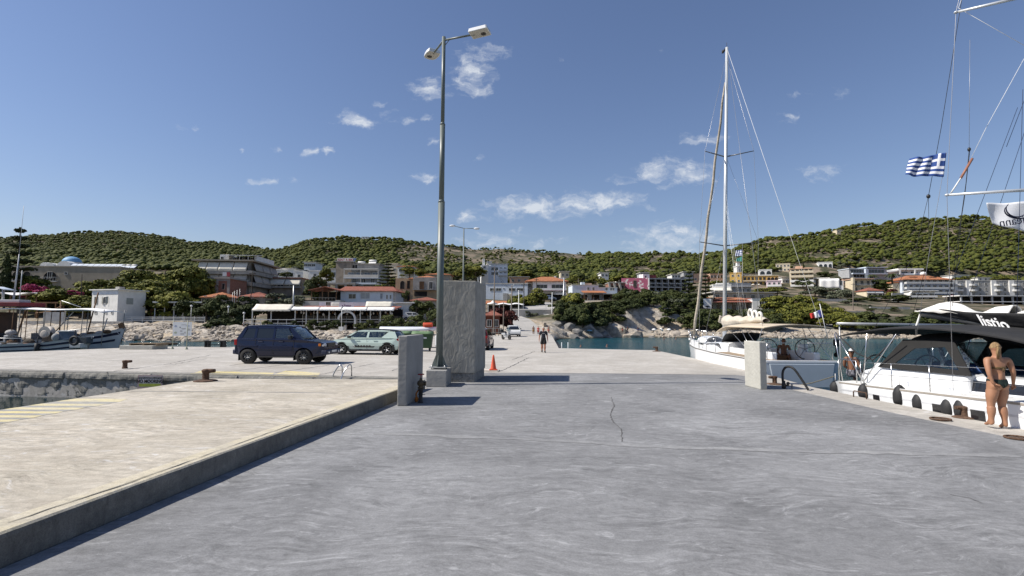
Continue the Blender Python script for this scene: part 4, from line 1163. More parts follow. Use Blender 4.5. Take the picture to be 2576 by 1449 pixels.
# ---- shore terraces and low walls on the left
def wall_thing(name,label,x0,x1,yt,yb,Y,th=.35,m_=None,cat='wall',depth=None):
 a,b=P(x0,yb,Y),P(x1,yb,Y)
 o=MB();zt=P((x0+x1)/2,yt,Y).z
 o.box((a.x,Y,b.z-1.5),(b.x,Y+(depth or th),zt));r=o.build(name,m_ or M_WHITE)
 return tag(r,label,cat)
wall_thing('promenade_wall','low whitewashed wall in front of the taverna veranda',625,870,818,834,87.5,.4,mat('stained_white_wall',(.52,.50,.47),.9,var=.28,scale=1.2))
wall_thing('promenade_wall','pale edge wall of the promenade above the rocks',800,1052,834.5,838.5,82.5,.5,M_SLAB)
wall_thing('terrace_wall','grey blank terrace wall seen through the fishing boat',108,160,785,806,93,.4,M_GREYW)
wall_thing('terrace_wall','stone retaining wall below the white cube house',60,330,808,824,88,.6,M_STONEW)
def railing(name,label,x0,x1,Y,yb,yt,npost,nrail,m_=None,r=.05):
 a,b=P(x0,yb,Y),P(x1,yb,Y);zt=P((x0+x1)/2,yt,Y).z;hh=zt-a.z
 root=thing(name,label,'railing',a);L_=b.x-a.x
 pm=MB();pm.box((-r,-r,-.6),(r,r,hh));pmesh=pm.mesh('post',m_ or M_FRAMEW)
 for i in range(npost):
  o=bpy.data.objects.new('post',pmesh);C.objects.link(o);o.parent=root;o.location=(L_*i/(npost-1),0,(b.z-a.z)*i/(npost-1))
 for k in range(nrail):
  z=hh*(k+1)/nrail-.06
  mb=MB();mb.box((0,-r-.045,z-.05),(L_,-r-.002,z+.05));mb.build('rail',m_ or M_FRAMEW,root)
 return root
railing('fence','white three rail fence on the rocks left of the hedge',306,515,92,809,797,9,3)
railing('fence','pale two rail fence along the left part of the taverna veranda',612,742,88.5,821,803,7,2,M_RAIL,.035)
h=House('pavilion','open pavilion with flat white canopy and white benches',386,512,760,805,95,5,cat='pavilion')
h.flat(M_FRAMEW,.2,.25,h.Z(762))
h.posts([h.X(x) for x in (388,412,436,459,485,510)],-1,h.Z(762),.1);h.posts([h.X(x) for x in (388,450,510)],-1,h.Z(762),4.8)
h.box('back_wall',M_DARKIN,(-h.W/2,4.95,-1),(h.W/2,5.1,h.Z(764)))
h.box('floor',M_SLAB,(-h.W/2,-.4,-1.6),(h.W/2,5,.02))
for i in range(4):
 b=MB();b.box((-.75,0,.38),(.75,.45,.44));b.box((-.75,.42,.5),(.75,.47,.6));b.box((-.75,.42,.66),(.75,.47,.76));b.box((-.75,.42,.82),(.75,.47,.92))
 for sx in (-.7,.66):b.box((sx,.0,.02),(sx+.05,.05,.38));b.box((sx,.42,.02),(sx+.05,.47,.5))
 t=thing('bench','white slatted bench under the flat pavilion canopy','bench',(P(400+i*25 if i<3 else 488,805,95).x,95.5,h.root.location.z),0,'benches in the pavilion')
 b.build('seat_frame',M_FRAMEW,t)
h=House('shed','open shed with white sheet roof and timber frame behind the fishing boats',-30,88,742,805,98,6,cat='shed')
mb=MB();mb.sheet(lambda u,v:(-h.W/2+h.W*u,6*v,h.H+.25*math.sin(u*9)-.5*(1-v)*.6+.5),14,4,.05);mb.build('roof',M_AWNW,h.root)
h.posts([h.X(x) for x in (-20,20,60,86)],-2,h.H,.2,.09,M_WOODB);h.box('back_wall',M_DARKIN,(-h.W/2,5.5,-2),(h.W/2,5.8,h.H))
h=House('pergola','brown timber pergola between the white sheet shed and the cube house',90,162,763,806,97,4,cat='pergola')
h.posts([h.X(x) for x in (92,114,138,158)],-2,h.H,0,.09,M_WOODB)
h.box('beam',M_WOODB,(-h.W/2-.4,-.1,h.H),(h.W/2+.6,.1,h.H+.25));h.box('beam',M_WOODB,(-h.W/2-.4,3.5,h.H),(h.W/2+.6,3.7,h.H+.25))
mb=MB();mb.tube([(-h.W/2,-.1,h.H*.42),(0,-.1,h.H*.52),(h.W/2*.8,-.1,h.H*.85),(h.W/2,-.1,h.H)],.1,6);mb.build('brace',M_WOODB,h.root)
# ---- apartment block with awnings
h=House('apartment_block','tall grey apartment block hung with cloth awnings on two floors',500,626,652,750,130,16,4,cat='building')
h.body(M_CONC);fh=h.Z(690)-h.Z(720)
lv=[h.Z(657),h.Z(687),h.Z(716)]
for i,z in enumerate(lv[1:] ):
 b=h.balcony(-h.W/2,h.W/2+1.3,z-.15,1.6,.75,M_CONC);
 mb=MB();mb.box((h.W/2,0,z-.33),(h.W/2+1.4,15,z-.15));mb.box((h.W/2+1.3,0,z-.15),(h.W/2+1.4,15,z+.6));mb.build('side_balcony',M_CONC,h.root)
h.flat(M_BEIGE,1.45,.35,lv[0])
xs=[501,523,553,590,625]
for j,zt in enumerate((h.Z(660),h.Z(690))):
 for a,b in zip(xs[:-1],xs[1:]):
  if j==1 and a<520:continue
  awning(h.root,h.X(a)+.08,h.X(b)-.08,zt,2.0,.95,M_AWNG if j else M_AWN,-.75)
 for k in range(3):
  mb=MB();y0=.4+k*5
  mb.sheet(lambda u,v:(h.W/2+.7+.75*v,y0+4.7*u,zt-2.0*v),8,3,.03);mb.build('awning',M_AWNG,h.root)
h.wins(6,h.Z(716)+.1,1.2,2.0,pane=M_DARKIN);h.wins(6,h.Z(687)+.1,1.2,2.0,pane=M_DARKIN);h.wins(5,h.Z(745),1.4,1.9,pane=M_DARKIN)
h.box('penthouse_wall',M_WHITE,(h.X(539),2,lv[0]+.35),(h.X(562),9,h.Z(637)));h.box('penthouse_wall',M_GREYW,(h.X(562),5,lv[0]+.35),(h.X(630),13,h.Z(640)))
h.box('penthouse_wall',M_WHITE,(h.X(630),1.5,lv[0]+.35),(h.X(636),13,h.Z(640)))
window(h.root,h.X(545),lv[0]+.5,.8,1.0,y=2,pane=M_DARKIN);h.wins(3,lv[0]+.6,1.3,1.3,h.X(566),h.X(628),5,pane=M_DARKIN)
mb=MB();roof_mono(mb,h.X(560),h.X(636),-.5,5,h.Z(641),h.Z(634),.1,.1);mb.build('canopy',M_AWNW,h.root)
h.posts([h.X(x) for x in (564,600,622)],lv[0]+.35,h.Z(642),-.3,.05)
mb=MB();mb.box((-.5,-.03,-.5),(.5,.03,.5));mb.build('laundry',mat('laundry_cloth',(.5,.5,.52),.9,var=.1),h.root,loc=(h.X(571),-1.72,h.Z(691)))
mb=MB();mb.box((-.45,-.03,-.55),(.45,.03,.5));mb.build('laundry',mat('laundry_cloth_red',(.3,.06,.07),.9,var=.2),h.root,loc=(h.X(580),-1.72,h.Z(691)))
h=House('brick_house','unfinished red brick and concrete house below the awning block',486,575,701,752,120,8,cat='house')
h.body(M_BRICKW);h.flat(M_CONC,.25,.4)
for a,b in ((486,492),(511,520),(540,548),(570,575.5)):h.box('column',M_CONC,(h.X(a),-.05,-2),(h.X(b),.3,h.H))
h.box('lintel',M_CONC,(-h.W/2,-.04,h.H-.5),(h.W/2,.02,h.H))
for (x,z,w_,hh) in ((502,727,1.5,1.7),(532,731,1.1,2.6),(561,728,.7,1.4)):window(h.root,h.X(x),h.Z(z),w_,hh,pane=M_DARKIN,frame=M_CONC,nx=1)
for (x0,x1,yt,yr,yb,Y,lb) in ((506,572,747,733,752,112,'low house with hipped red tile roof below the brick house'),(601,668,746,733,752,114,'low house with long red tile roof in front of the dark utility pole')):
 h=House('cottage',lb,x0,x1,yt,yb,Y,6);h.body(M_BROWNW);h.hip((yt-yr)*h.k,M_TILER if x0>600 else M_TILE,.3);h.wins(3,.2,.7,.5,pane=M_DARKIN)
h=House('awning_house','grey house with two cream awnings above dark windows',676,757,700,748,142,8,3);h.body(M_BROWNW);h.flat(M_TILER,.2,.25)
awning(h.root,h.X(676),h.X(715),h.Z(703),1.35,1.0,M_AWN);awning(h.root,h.X(717),h.X(756),h.Z(703),1.35,1.0,M_AWN)
for a in (686,705,727,745):window(h.root,h.X(a),h.Z(722),1.7,1.0)
h.balcony(-h.W/2,h.W/2,h.Z(723),.9,.3,M_CONC);h.box('lean_to',M_AWNG,(h.W/2,1,h.Z(735)),(h.W/2+3,5,h.Z(712)))
def plain(name,label,x0,x1,yt,yb,Y,m_,roof='flat',wn_=2,d=8,yaw=0,group=None,rows=1,ww=1.1,wh=1.1,tile=None,arch=False):
 h=House(name,label,x0,x1,yt,yb,Y,d,yaw,group);h.body(m_)
 if roof=='flat':h.flat(m_,.12,.18,par=.15)
 elif roof=='slab':h.flat(M_SLAB,.5,.22)
 else:h.hip((float(roof))*h.k,tile or M_TILE,.45)
 for r_ in range(rows):
  z=h.H*(r_+.32)/rows
  h.wins(wn_,z,ww,min(wh,h.H/rows*.55),arch=arch)
 return h
plain('house','long low white house just right of the awning apartment block',666,706,679,700,185,M_WHITE,'flat',5)
plain('house','white house with a small upper room behind the awning house',704,740,676,702,190,M_WHITE,'slab',3)
plain('house','dark two storey white framed house among the pines',764,793,660,690,215,M_BWHITE,'slab',3,rows=2,ww=1.6)
plain('house','white block house left of the round green tree',742,762,683,705,182,M_WHITE,'flat',1)
plain('house','bright white flat house behind the stone chimney',776,808,682,702,180,M_WHITE,'flat',1)
plain('house','small white house right of the round green tree',826,845,677,700,178,M_WHITE,'slab',2)
h=House('apartment_block','stained tall block with the bike rental sign on its roof',843,882,658,752,142,10,-3,cat='building')
h.body(M_BROWNW);h.flat(M_CONC,.3,.25)
h.box('wall',M_CONC,(h.W/2,.6,-4),(h.X(951),10,h.Z(664)));h.box('wall',M_GREYW,(h.X(884),-.6,-4),(h.X(951),.6,h.Z(681)))
h.box('roof',M_CONC,(h.W/2,.4,h.Z(664)),(h.X(953),10.2,h.Z(662)))
window(h.root,h.X(889),h.Z(680),1.6,1.7,y=.6,pane=M_DARKIN)
h.balcony(h.X(871),h.X(957),h.Z(682)+.4,1.8,.15,M_SLAB,y=-.6);h.balcony(h.X(871),h.X(957),h.Z(700),1.8,.8,M_BWHITE,y=-.6,railm=M_SLAB);h.balcony(h.X(880),h.X(960),h.Z(715),1.8,.3,M_BWHITE,y=-.6)
h.wins(4,h.Z(699),1.7,1.5,h.X(873),h.X(955),-.6,pane=mat('blue_grey_blind',(.22,.26,.32),.5));h.wins(3,h.Z(713),1.2,1.4,h.X(880),h.X(950),-.6)
h.posts([h.X(872),h.X(913),h.X(956)],h.Z(715),h.Z(682)+.2,-2.3,.08,M_SLAB)
for (x,z) in ((898,659),(927,655)):
 mb=MB();mb.tube([(-1.0,0,.3),(1.0,0,.3)],.28,10);mb.box((-1,-.9,-.3),(1,.1,-.22),(R(30),0,0));mb.build('water_tank',M_WHITE,h.root,loc=(h.X(x),3,h.Z(z)))
sg=MB();sg.box((0,-.06,0),(5.0,0,1.0));sgo=sg.build('roof_sign',mat('white_sign_board',(.62,.60,.58),.6,var=.08),h.root,loc=(h.X(845),.2,h.Z(657.5)))
text('RENT A BIKE',.82,mat('red_sign_paint',(.26,.02,.02),.6),sgo,(2.45,-.065,.5),bold=.02)
sg=MB();sg.extr([(0,.1),(.5,.1),(.95,.95),(0,.95)],-.06,0,lambda u,v,t:(u,t,v));sg.build('sign_arrow',mat('blue_sign_paint',(.10,.16,.3),.6),sgo,loc=(4.55,-.07,0))
h=House('ruin_frame','bare concrete frame of an unfinished storey before the bike rental block',822,892,711,752,130,7,cat='building')
h.flat(M_CONC,.1,.45,h.H-.45);h.posts([h.X(x) for x in (825,845,868,889)],-2,h.H-.45,.3,.3,M_CONC,'column');h.box('back_wall',M_DARKIN,(-h.W/2,6,-2),(h.W/2,6.3,h.H-.5))
plain('chimney_tower','square stone chimney stack beside the tamarisk',799,806,703,735,128,M_CONC,'flat',0,1)
h=House('villa','white house with long red tile roof and gabled porch above the taverna',856,992,732,775,108,9)
h.body(M_BWHITE);h.hip(h.Z(717)-h.Z(731.5),M_TILER,.5,h.Z(731.5),ridge=(h.X(850),h.X(975)))
for (x,w_,hh,p) in ((885.5,1.6,1.05,M_PANE),(918,2.0,1.3,mat('pale_curtain_glass',(.3,.32,.33),.2)),(959,.55,1.2,mat('blue_shutter',(.12,.17,.24),.7)),(973,.38,.9,M_PANE),(982,.38,.9,M_PANE)):window(h.root,h.X(x),h.Z(752),w_,hh,pane=p)
mb=MB();a,b,c=h.X(795),h.X(856),h.X(829)
mb.add([(a-.6,-3,h.Z(732)),(c,-3,h.Z(723)),(c,6,h.Z(723)),(a-.6,6,h.Z(732)),(b+.6,-3,h.Z(732)),(b+.6,6,h.Z(732)),(a-.6,-3,h.Z(733.5)),(c,-3,h.Z(724.5)),(b+.6,-3,h.Z(733.5)),(a-.6,6,h.Z(733.5)),(c,6,h.Z(724.5)),(b+.6,6,h.Z(733.5))],[(0,1,2,3),(1,4,5,2),(6,7,1,0),(7,8,4,1),(9,10,7,6),(10,11,8,7),(0,3,9,6),(4,8,11,5),(3,2,10,9),(2,5,11,10)]);mb.build('porch_roof',M_TILER,h.root)
h.posts([a,c-.6,c+.6,b],h.Z(757),h.Z(732.5),-2.6,.08,M_WOODB);h.box('porch_back',M_DARKIN,(a,1.5,h.Z(757)),(b,1.8,h.Z(733.6)))
h.box('terrace',M_SLAB,(a-1.5,-3.2,-4),(b+1,1.5,h.Z(757)));h.balcony(a-1.5,b,h.Z(757),3.2,.5,M_CONC,y=.0,solid=False)
h.box('quoin',M_STONEW,(h.X(988),-.06,-4),(h.X(994),0,h.Z(732)))
h=House('taverna','long taverna veranda with red roof, white posts and cream awnings',634,994,783,829,91,8,cat='restaurant')
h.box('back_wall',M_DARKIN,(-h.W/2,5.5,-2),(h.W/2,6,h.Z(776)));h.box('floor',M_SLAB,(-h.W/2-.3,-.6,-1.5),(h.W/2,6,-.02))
mb=MB();roof_mono(mb,h.X(738),h.X(990),.0,5.8,h.Z(777),h.Z(767),.1,.15);mb.build('roof',M_TILER,h.root)
h.box('roof',M_CONC,(h.X(634),.5,h.Z(778)),(h.X(737),6,h.Z(775)))
awning(h.root,h.X(639),h.X(735),h.Z(766),1.05,1.6,M_AWN,.6)
awning(h.root,h.X(915),h.X(982),h.Z(757.5),.95,.7,M_AWN,1.2)
for a,b in ((738,806),(807,862),(863,925),(926,993)):awning(h.root,h.X(a),h.X(b),h.Z(772.5),.45,1.0,M_AWNW,-.15)
for x in (637,684,744,772,800,829,860,907,932,957,982):
 mb=MB();mb.box((-.07,-.07,-.3),(.07,.07,h.Z(776)));mb.build('post',M_FRAMEW,h.root,loc=(h.X(x),-.4,0))
for z in (h.Z(810),h.Z(803.5)):h.box('rail',M_FRAMEW,(h.X(738),-.45,z),(h.X(990),-.38,z+.07))
rr=random.Random(4)
for i in range(26):
 x=h.X(742+i*9.6)
 mb=MB();mb.lathe([(.02,-.3),(.13,-.2),(.16,0),(.1,.16),(.02,.2)],8);mb.build('hanging_lantern',M_FRAMEW if i%3 else M_WOODB,h.root,loc=(x,rr.uniform(.2,2),h.Z(784)-rr.uniform(0,.5)))
for i in range(9):
 mb=MB();mb.box((-1.1,0,0),(1.1,.04,1.55));mb.build('window',mat('veranda_glass',(.022,.025,.028),.12,var=.6,scale=.8),h.root,loc=(h.X(757+i*28.2),3.0,.9))
 mb=MB();mb.box((-.04,-.03,0),(.04,.05,2.7));mb.build('window_post',M_FRAMEW,h.root,loc=(h.X(743.5+i*28.2),3.0,0))
for i in range(11):
 t=MB();t.box((-.4,-.4,.70),(.4,.4,.74));t.box((-.05,-.05,0),(.05,.05,.7));
 for sx in (-.75,.75):t.box((sx-.2,-.2,.42),(sx+.2,.2,.46));t.box((sx+(.18 if sx>0 else -.2),-.2,.46),(sx+(.2 if sx>0 else -.18),.2,.9));t.box((sx-.18,-.18,0),(sx-.14,.18,.42));t.box((sx+.14,-.18,0),(sx+.18,.18,.42))
 tt=thing('table_set','wooden table with two chairs on the taverna veranda','table',(h.root.location.x+h.X(650+i*31),h.root.location.y+1.4,h.root.location.z),0,'tables on the taverna veranda');t.build('table_and_chairs',M_WOODB,tt)
mb=MB();mb.extr([(1.6*math.cos(a),1.5*math.sin(a)) for a in [PI*i/12 for i in range(13)]]+[(1.3*math.cos(a),1.2*math.sin(a)) for a in [PI*i/12 for i in range(12,-1,-1)]],-.2,.2,lambda u,v,s_:(u,s_,v+1.5));mb.box((-1.6,-.2,0),(-1.3,.2,1.52));mb.box((1.3,-.2,0),(1.6,.2,1.52));mb.build('entrance_arch',M_WHITE,h.root,loc=(h.X(875),-.7,.3))
h.box('upper_wall',M_BWHITE,(h.X(770),5.8,h.Z(775)),(h.X(915),8,h.Z(757)))
awning(h.root,h.X(803),h.X(845),h.Z(758),.9,.5,M_AWNG,5.8)
window(h.root,h.X(794),h.Z(766),.9,.7,y=5.8)
sg=MB();sg.box((-1.3,-.08,0),(1.3,0,1.15));sgo=sg.build('sign_board',mat('pink_white_sign',(.50,.43,.48),.6,var=.1),h.root,loc=(h.X(870),-.0,h.Z(777)))
text('e Forno',.52,mat('purple_sign_paint',(.10,.02,.09),.6),sgo,(0,-.085,.58),bold=.015)
h=House('arched_house','ochre house with two tiers of arched openings and red roof',994,1098,700,762,117,9)
h.body(mat('ochre_brown_render',(.36,.27,.17),.9,var=.2,scale=.7));h.box('wall',M_CONC,(h.X(1040),-.9,h.Z(730)),(h.X(1098),0,h.Z(698)))
h.hip(h.Z(687)-h.Z(698),M_TILE,.3,h.H,h.X(1030),h.X(1105),0,8)
for z in (727,757):
 window(h.root,h.X(1011.5),h.Z(z),1.15,1.9,arch=True,pane=M_DARKIN,frame=M_BEIGE)
 window(h.root,h.X(1027),h.Z(z),.75,1.9,pane=M_DARKIN,frame=M_WOODB,nx=1)
window(h.root,h.X(1062),h.Z(728),1.05,1.75,y=-.9,pane=M_WOODB,frame=M_FRAMEB);window(h.root,h.X(1085),h.Z(728),.9,1.7,y=-.9,pane=M_DARKIN)
h.box('recess_shade_sheet',M_DARKIN,(h.X(1042),-.05,h.Z(745)),(h.X(1074),-.02,h.Z(733)))  # flat near-black sheet, shade of the opening put into its colour
h=House('cottage','low house with red tile roof right below the arched house',1036,1100,755,775,104,6);h.body(M_BEIGE);h.hip(h.Z(745.5)-h.Z(755),M_TILER,.4);h.wins(3,.15,.8,.9,pane=M_DARKIN)
h=House('kiosk','small white flat roofed kiosk left of the parked white car',994,1035,763,800,99,4);h.body(M_WHITE);h.flat(M_WHITE,.6,.2);h.wins(1,.3,.8,1.6,-h.W/2,0,pane=M_DARKIN)
h=House('garage','low stone store behind the parked white car',1036,1066,778,808,101,4);h.body(M_STONEW);h.flat(M_CONC,.2,.2);h.wins(1,.2,1.1,1.4,pane=M_DARKIN)
# ---- centre
h=House('villa','grey white hillside villa with tall chimney and balconies above the road',1208,1277,664,700,196,9,6);h.body(M_BWHITE,x0=h.X(1228));h.body(M_WHITE,z1=h.Z(668),x1=h.X(1228),y0=-1.5,y1=6,x0=h.X(1210));h.flat(M_SLAB,.3,.25,x0=h.X(1226))
h.box('chimney',M_WHITE,(h.X(1214),1,h.Z(668)),(h.X(1220),2,h.Z(650)));h.box('roof_room',M_GREYW,(h.X(1226),2,h.H),(h.X(1238),5,h.Z(655)))
for z in (680,692):h.wins(4,h.Z(z),1.1,1.2,h.X(1234),h.X(1276));h.balcony(h.X(1254),h.X(1276),h.Z(z),.9,.7,M_BWHITE)
window(h.root,h.X(1218),h.Z(677),1.0,1.0,y=-1.5)
h=House('long_house','long blue white flat roofed house with wide windows',1222,1327,714,765,172,9,-4);h.body(M_BWHITE);h.flat(M_SLAB,.15,.25)
for (x,w_) in ((1239,1.9),(1254,1.8),(1288,2.3),(1308,2.2)):window(h.root,h.X(x),h.Z(732),w_,1.0)
window(h.root,h.X(1267),h.Z(728),.5,.5);h.box('buttress',M_STONEW,(h.X(1266),-1,-4),(h.X(1277),0,h.Z(738)));h.box('buttress',M_CREAM,(h.X(1275),-.8,-4),(h.X(1285),0,h.Z(740)))
plain('house','low flat building up behind the long blue white house',1200,1232,695,716,205,M_GREYW,'slab',2)
plain('house','unfinished brown house with dark openings below the pines',1282,1330,697,715,215,M_PEACH,'slab',3)
h=House('snack_bar','white sheet roofed bar with red tile ridge left of the road',1226,1318,766,800,120,7,cat='restaurant');h.box('back_wall',M_DARKIN,(-h.W/2,6,-2),(h.W/2,6.3,h.H));mb=MB();mb.sheet(lambda u,v:(-h.W/2+h.W*u,-1+7*v,h.H+.35*math.sin(PI*v)+.12*math.sin(u*18)),16,5,.06);mb.build('canopy',M_AWNW,h.root)
mb=MB();roof_mono(mb,h.X(1222),h.X(1272),2,6,h.Z(763),h.Z(754),.2);mb.build('roof',M_TILE,h.root);h.posts([h.X(x) for x in (1228,1256,1284,1316)],-2,h.H,-.8,.07)
h=House('kiosk','small red brown timber kiosk beside the road',1222,1256,793,832,84,4,cat='kiosk');h.body(mat('dark_red_timber',(.12,.035,.02),.8,var=.3,scale=2));h.hip(.8,M_TILER,.5);h.wins(2,.6,.8,1.2,pane=M_DARKIN)
h=House('villa','big white house with orange hipped roof at the top of the street',1340,1424,707,768,172,9,-4);h.body(M_WHITE);h.body(M_WHITE,x0=h.X(1322),x1=h.X(1342),y0=3)
h.hip(h.Z(692)-h.Z(706),M_TILE,.9,x0=h.X(1326));h.box('chimney',M_WHITE,(h.X(1394),6,h.H),(h.X(1400),7,h.Z(690)));h.box('chimney',M_BWHITE,(h.X(1404),7,h.H),(h.X(1420),9,h.Z(694)))
h.balcony(h.X(1340),h.X(1425),h.Z(730),1.8,.55,M_PINKW,M_FRAMEW);
for (x,w_) in ((1363,3.7),(1402,3.9)):window(h.root,h.X(x),h.Z(729.5),w_,1.85,nx=3)
h.box('veranda_back',M_DARKIN,(h.X(1356),-.05,-2),(h.X(1420),-.02,h.Z(739)));awning(h.root,h.X(1392),h.X(1416),h.Z(738),.25,1.8,M_AWNW,-.1);mb=MB();mb.sheet(lambda u,v:(h.X(1366)+(h.X(1394)-h.X(1366))*u,-3*v,h.Z(736)-.2*v+.3*math.sin(PI*u)),10,4,.05);mb.build('canopy',M_AWNG,h.root);h.posts([h.X(1368),h.X(1390),h.X(1415)],-2,h.Z(737),-2.6,.07)
window(h.root,h.X(1332),h.Z(722),1.0,1.3,y=3)
plain('house','small white hillside house above the orange roofed house',1410,1432,683,700,255,M_CREAM,'slab',2)
h=House('terrace_restaurant','white terrace restaurant with dark open veranda on the cliff',1461,1553,722,757,150,8,2,cat='restaurant')
h.body(M_BWHITE,x0=h.X(1440),x1=h.X(1506),z1=h.Z(718));h.body(M_BWHITE,x0=h.X(1506),z1=h.Z(724));h.flat(M_SLAB,.1,.2,h.Z(718),h.X(1440),h.X(1506));h.flat(M_SLAB,.1,.2,h.Z(724),h.X(1506.5),h.W/2)
for x in (1480,1493,1526,1538,1543):window(h.root,h.X(x),h.Z(731),.7,1.0)
mb=MB();roof_mono(mb,h.X(1463),h.X(1518),-4,-.05,h.Z(738),h.Z(731.5),.1);mb.build('roof',M_TILE,h.root);h.box('roof',M_SLAB,(h.X(1518.5),-4,h.Z(741.5)),(h.X(1554),-.05,h.Z(740)))
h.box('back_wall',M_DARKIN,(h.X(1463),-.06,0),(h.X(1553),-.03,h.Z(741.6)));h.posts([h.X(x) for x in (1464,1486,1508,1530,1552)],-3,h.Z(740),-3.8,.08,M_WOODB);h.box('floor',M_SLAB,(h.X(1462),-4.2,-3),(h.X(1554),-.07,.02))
for x in (1483,1513):window(h.root,h.X(x),.1,1.2,2.0,y=-.07,pane=mat('pale_blue_grey_glass',(.35,.4,.45),.3))  # two panes in a plain pale glass colour
h.box('chimney',M_BWHITE,(h.X(1467),3,h.Z(718)),(h.X(1476),5,h.Z(708)));h.box('upper_room',M_PEACH,(h.X(1479),5,h.Z(718)),(h.X(1497),8,h.Z(709)))
for i in range(7):
 mb=MB();mb.box((-.45,-.45,.7),(.45,.45,.74));mb.box((-.05,-.05,0),(.05,.05,.7));mb.box((.55,-.25,.0),(.95,.25,.45));mb.box((.9,-.25,.45),(.95,.25,.9));mb.box((-.95,-.25,0),(-.55,.25,.45))
 t=thing('table_set','pale table and chairs on the cliff terrace restaurant','table',h.root.matrix_basis @ Vector((h.X(1470+i*12),-2.4,.02)),0,'tables on the cliff terrace');mb.build('table_and_chairs',M_FRAMEW if i%2 else M_WOODB,t)
h=House('brick_house','unfinished brick building with slanted concrete fins left of the pink building',1532,1573,712,745,192,7);h.body(M_BRICKW);h.flat(M_CONC,.2,.3)
for x in (1540,1553,1566):window(h.root,h.X(x),h.Z(731),1.1,1.9,pane=M_DARKIN,frame=M_CONC,nx=1)
for x in (1534,1547,1560):
 mb=MB();mb.box((-.3,-1.4,0),(.3,-.02,3.4),(0,R(-14),0));mb.build('fin',M_CONC,h.root,loc=(h.X(x),0,h.Z(735)))
for (x0,x1,yt,yb,Y,lb,m_) in ((1511,1531,686,700,250,'white house with slanted roof among hillside pines left of the pink building',M_WHITE),(1556,1580,702,712,240,'small white flat house above the unfinished brick building',M_WHITE),(1612,1632,686,698,262,'grey hillside house directly above the pink end wall',M_GREYW),(1865,1885,690,700,280,'small house with domed white tank above the yellow row',M_WHITE),(1720,1745,684,700,262,'grey white house left of the dark araucarias',M_GREYW)):
 plain('house',lb,x0,x1,yt,yb,Y,m_,'slab',2)
h=House('pink_building','two storey building with peeling magenta end wall and rows of dark balconies',1629,1725,702,745,196,9,8,cat='building')
M_MAG=mat('peeling_magenta_paint',(.36,.10,.16),.9,var=.12,scale=.6)
n_,l_=M_MAG.node_tree.nodes,M_MAG.node_tree.links
z_=n_.new('ShaderNodeTexNoise');z_.inputs['Scale'].default_value=.55;z_.inputs['Detail'].default_value=6;z_.inputs['Roughness'].default_value=.65
t_=n_.new('ShaderNodeTexCoord');l_.new(t_.outputs['Object'],z_.inputs['Vector'])
r_=n_.new('ShaderNodeMapRange');r_.inputs[1].default_value=.56;r_.inputs[2].default_value=.585;l_.new(z_.outputs[0],r_.inputs[0])
x_=n_.new('ShaderNodeMix');x_.data_type='RGBA';l_.new(r_.outputs[0],x_.inputs[0]);b_=n_['Principled BSDF']
l_.new(b_.inputs['Base Color'].links[0].from_socket,x_.inputs[6]);x_.inputs[7].default_value=(.62,.56,.55,1);l_.new(x_.outputs[2],b_.inputs['Base Color'])
h.body(M_GREYW,y1=7)
mb=MB();mb.box((h.X(1571)-.6,-.6,-4),(h.X(1629),6.5,h.H+.35),(0,0,R(-24)),(h.X(1629),-.6,0));mb.build('end_wall',M_MAG,h.root);o=window(h.root,h.X(1601),h.Z(723),1.1,2.6,y=1.28,pane=M_DARKIN,frame=M_BROWNW);o.rotation_euler=(0,0,R(-24))
nb=6
for k,(zt,zb) in enumerate(((703,722),(724,743))):
 z0,z1=h.Z(zb),h.Z(zt)
 h.box('slab',M_GREYW,(-h.W/2,-2.0,z1-.1),(h.W/2+.3,-.01,z1+.3))
 h.box('recess_shade_sheet',M_DARKIN,(-h.W/2,-.012,z0),(h.W/2,-.004,z1-.1))  # dark sheet behind the balconies paints their shade on the wall
 for i in range(nb+1):h.box('party_wall',M_GREYW,(-h.W/2+(h.W-.25)*i/nb,-1.9,z0+.3),(-h.W/2+(h.W-.25)*i/nb+.25,-.02,z1-.1))
 for i in range(nb):
  x=-h.W/2+h.W*(i+.55)/nb
  h.box('balcony_parapet',M_GREYW,(x-.9,-2.15,z0+1.0),(x+1.0,-2.0,z0+1.35));window(h.root,x,z0+.1,1.2,1.8,y=-.013)
h.box('roof_room',M_WHITE,(h.X(1624),2,h.H+.35),(h.X(1640),6,h.Z(689)));h.box('roof_room',mat('dark_red_render',(.16,.04,.04),.9,var=.3),(h.X(1640.3),3,h.H+.35),(h.X(1660),6.5,h.Z(690)))
window(h.root,h.X(1630),h.H+.4,.8,1.0,y=2,pane=M_DARKIN)
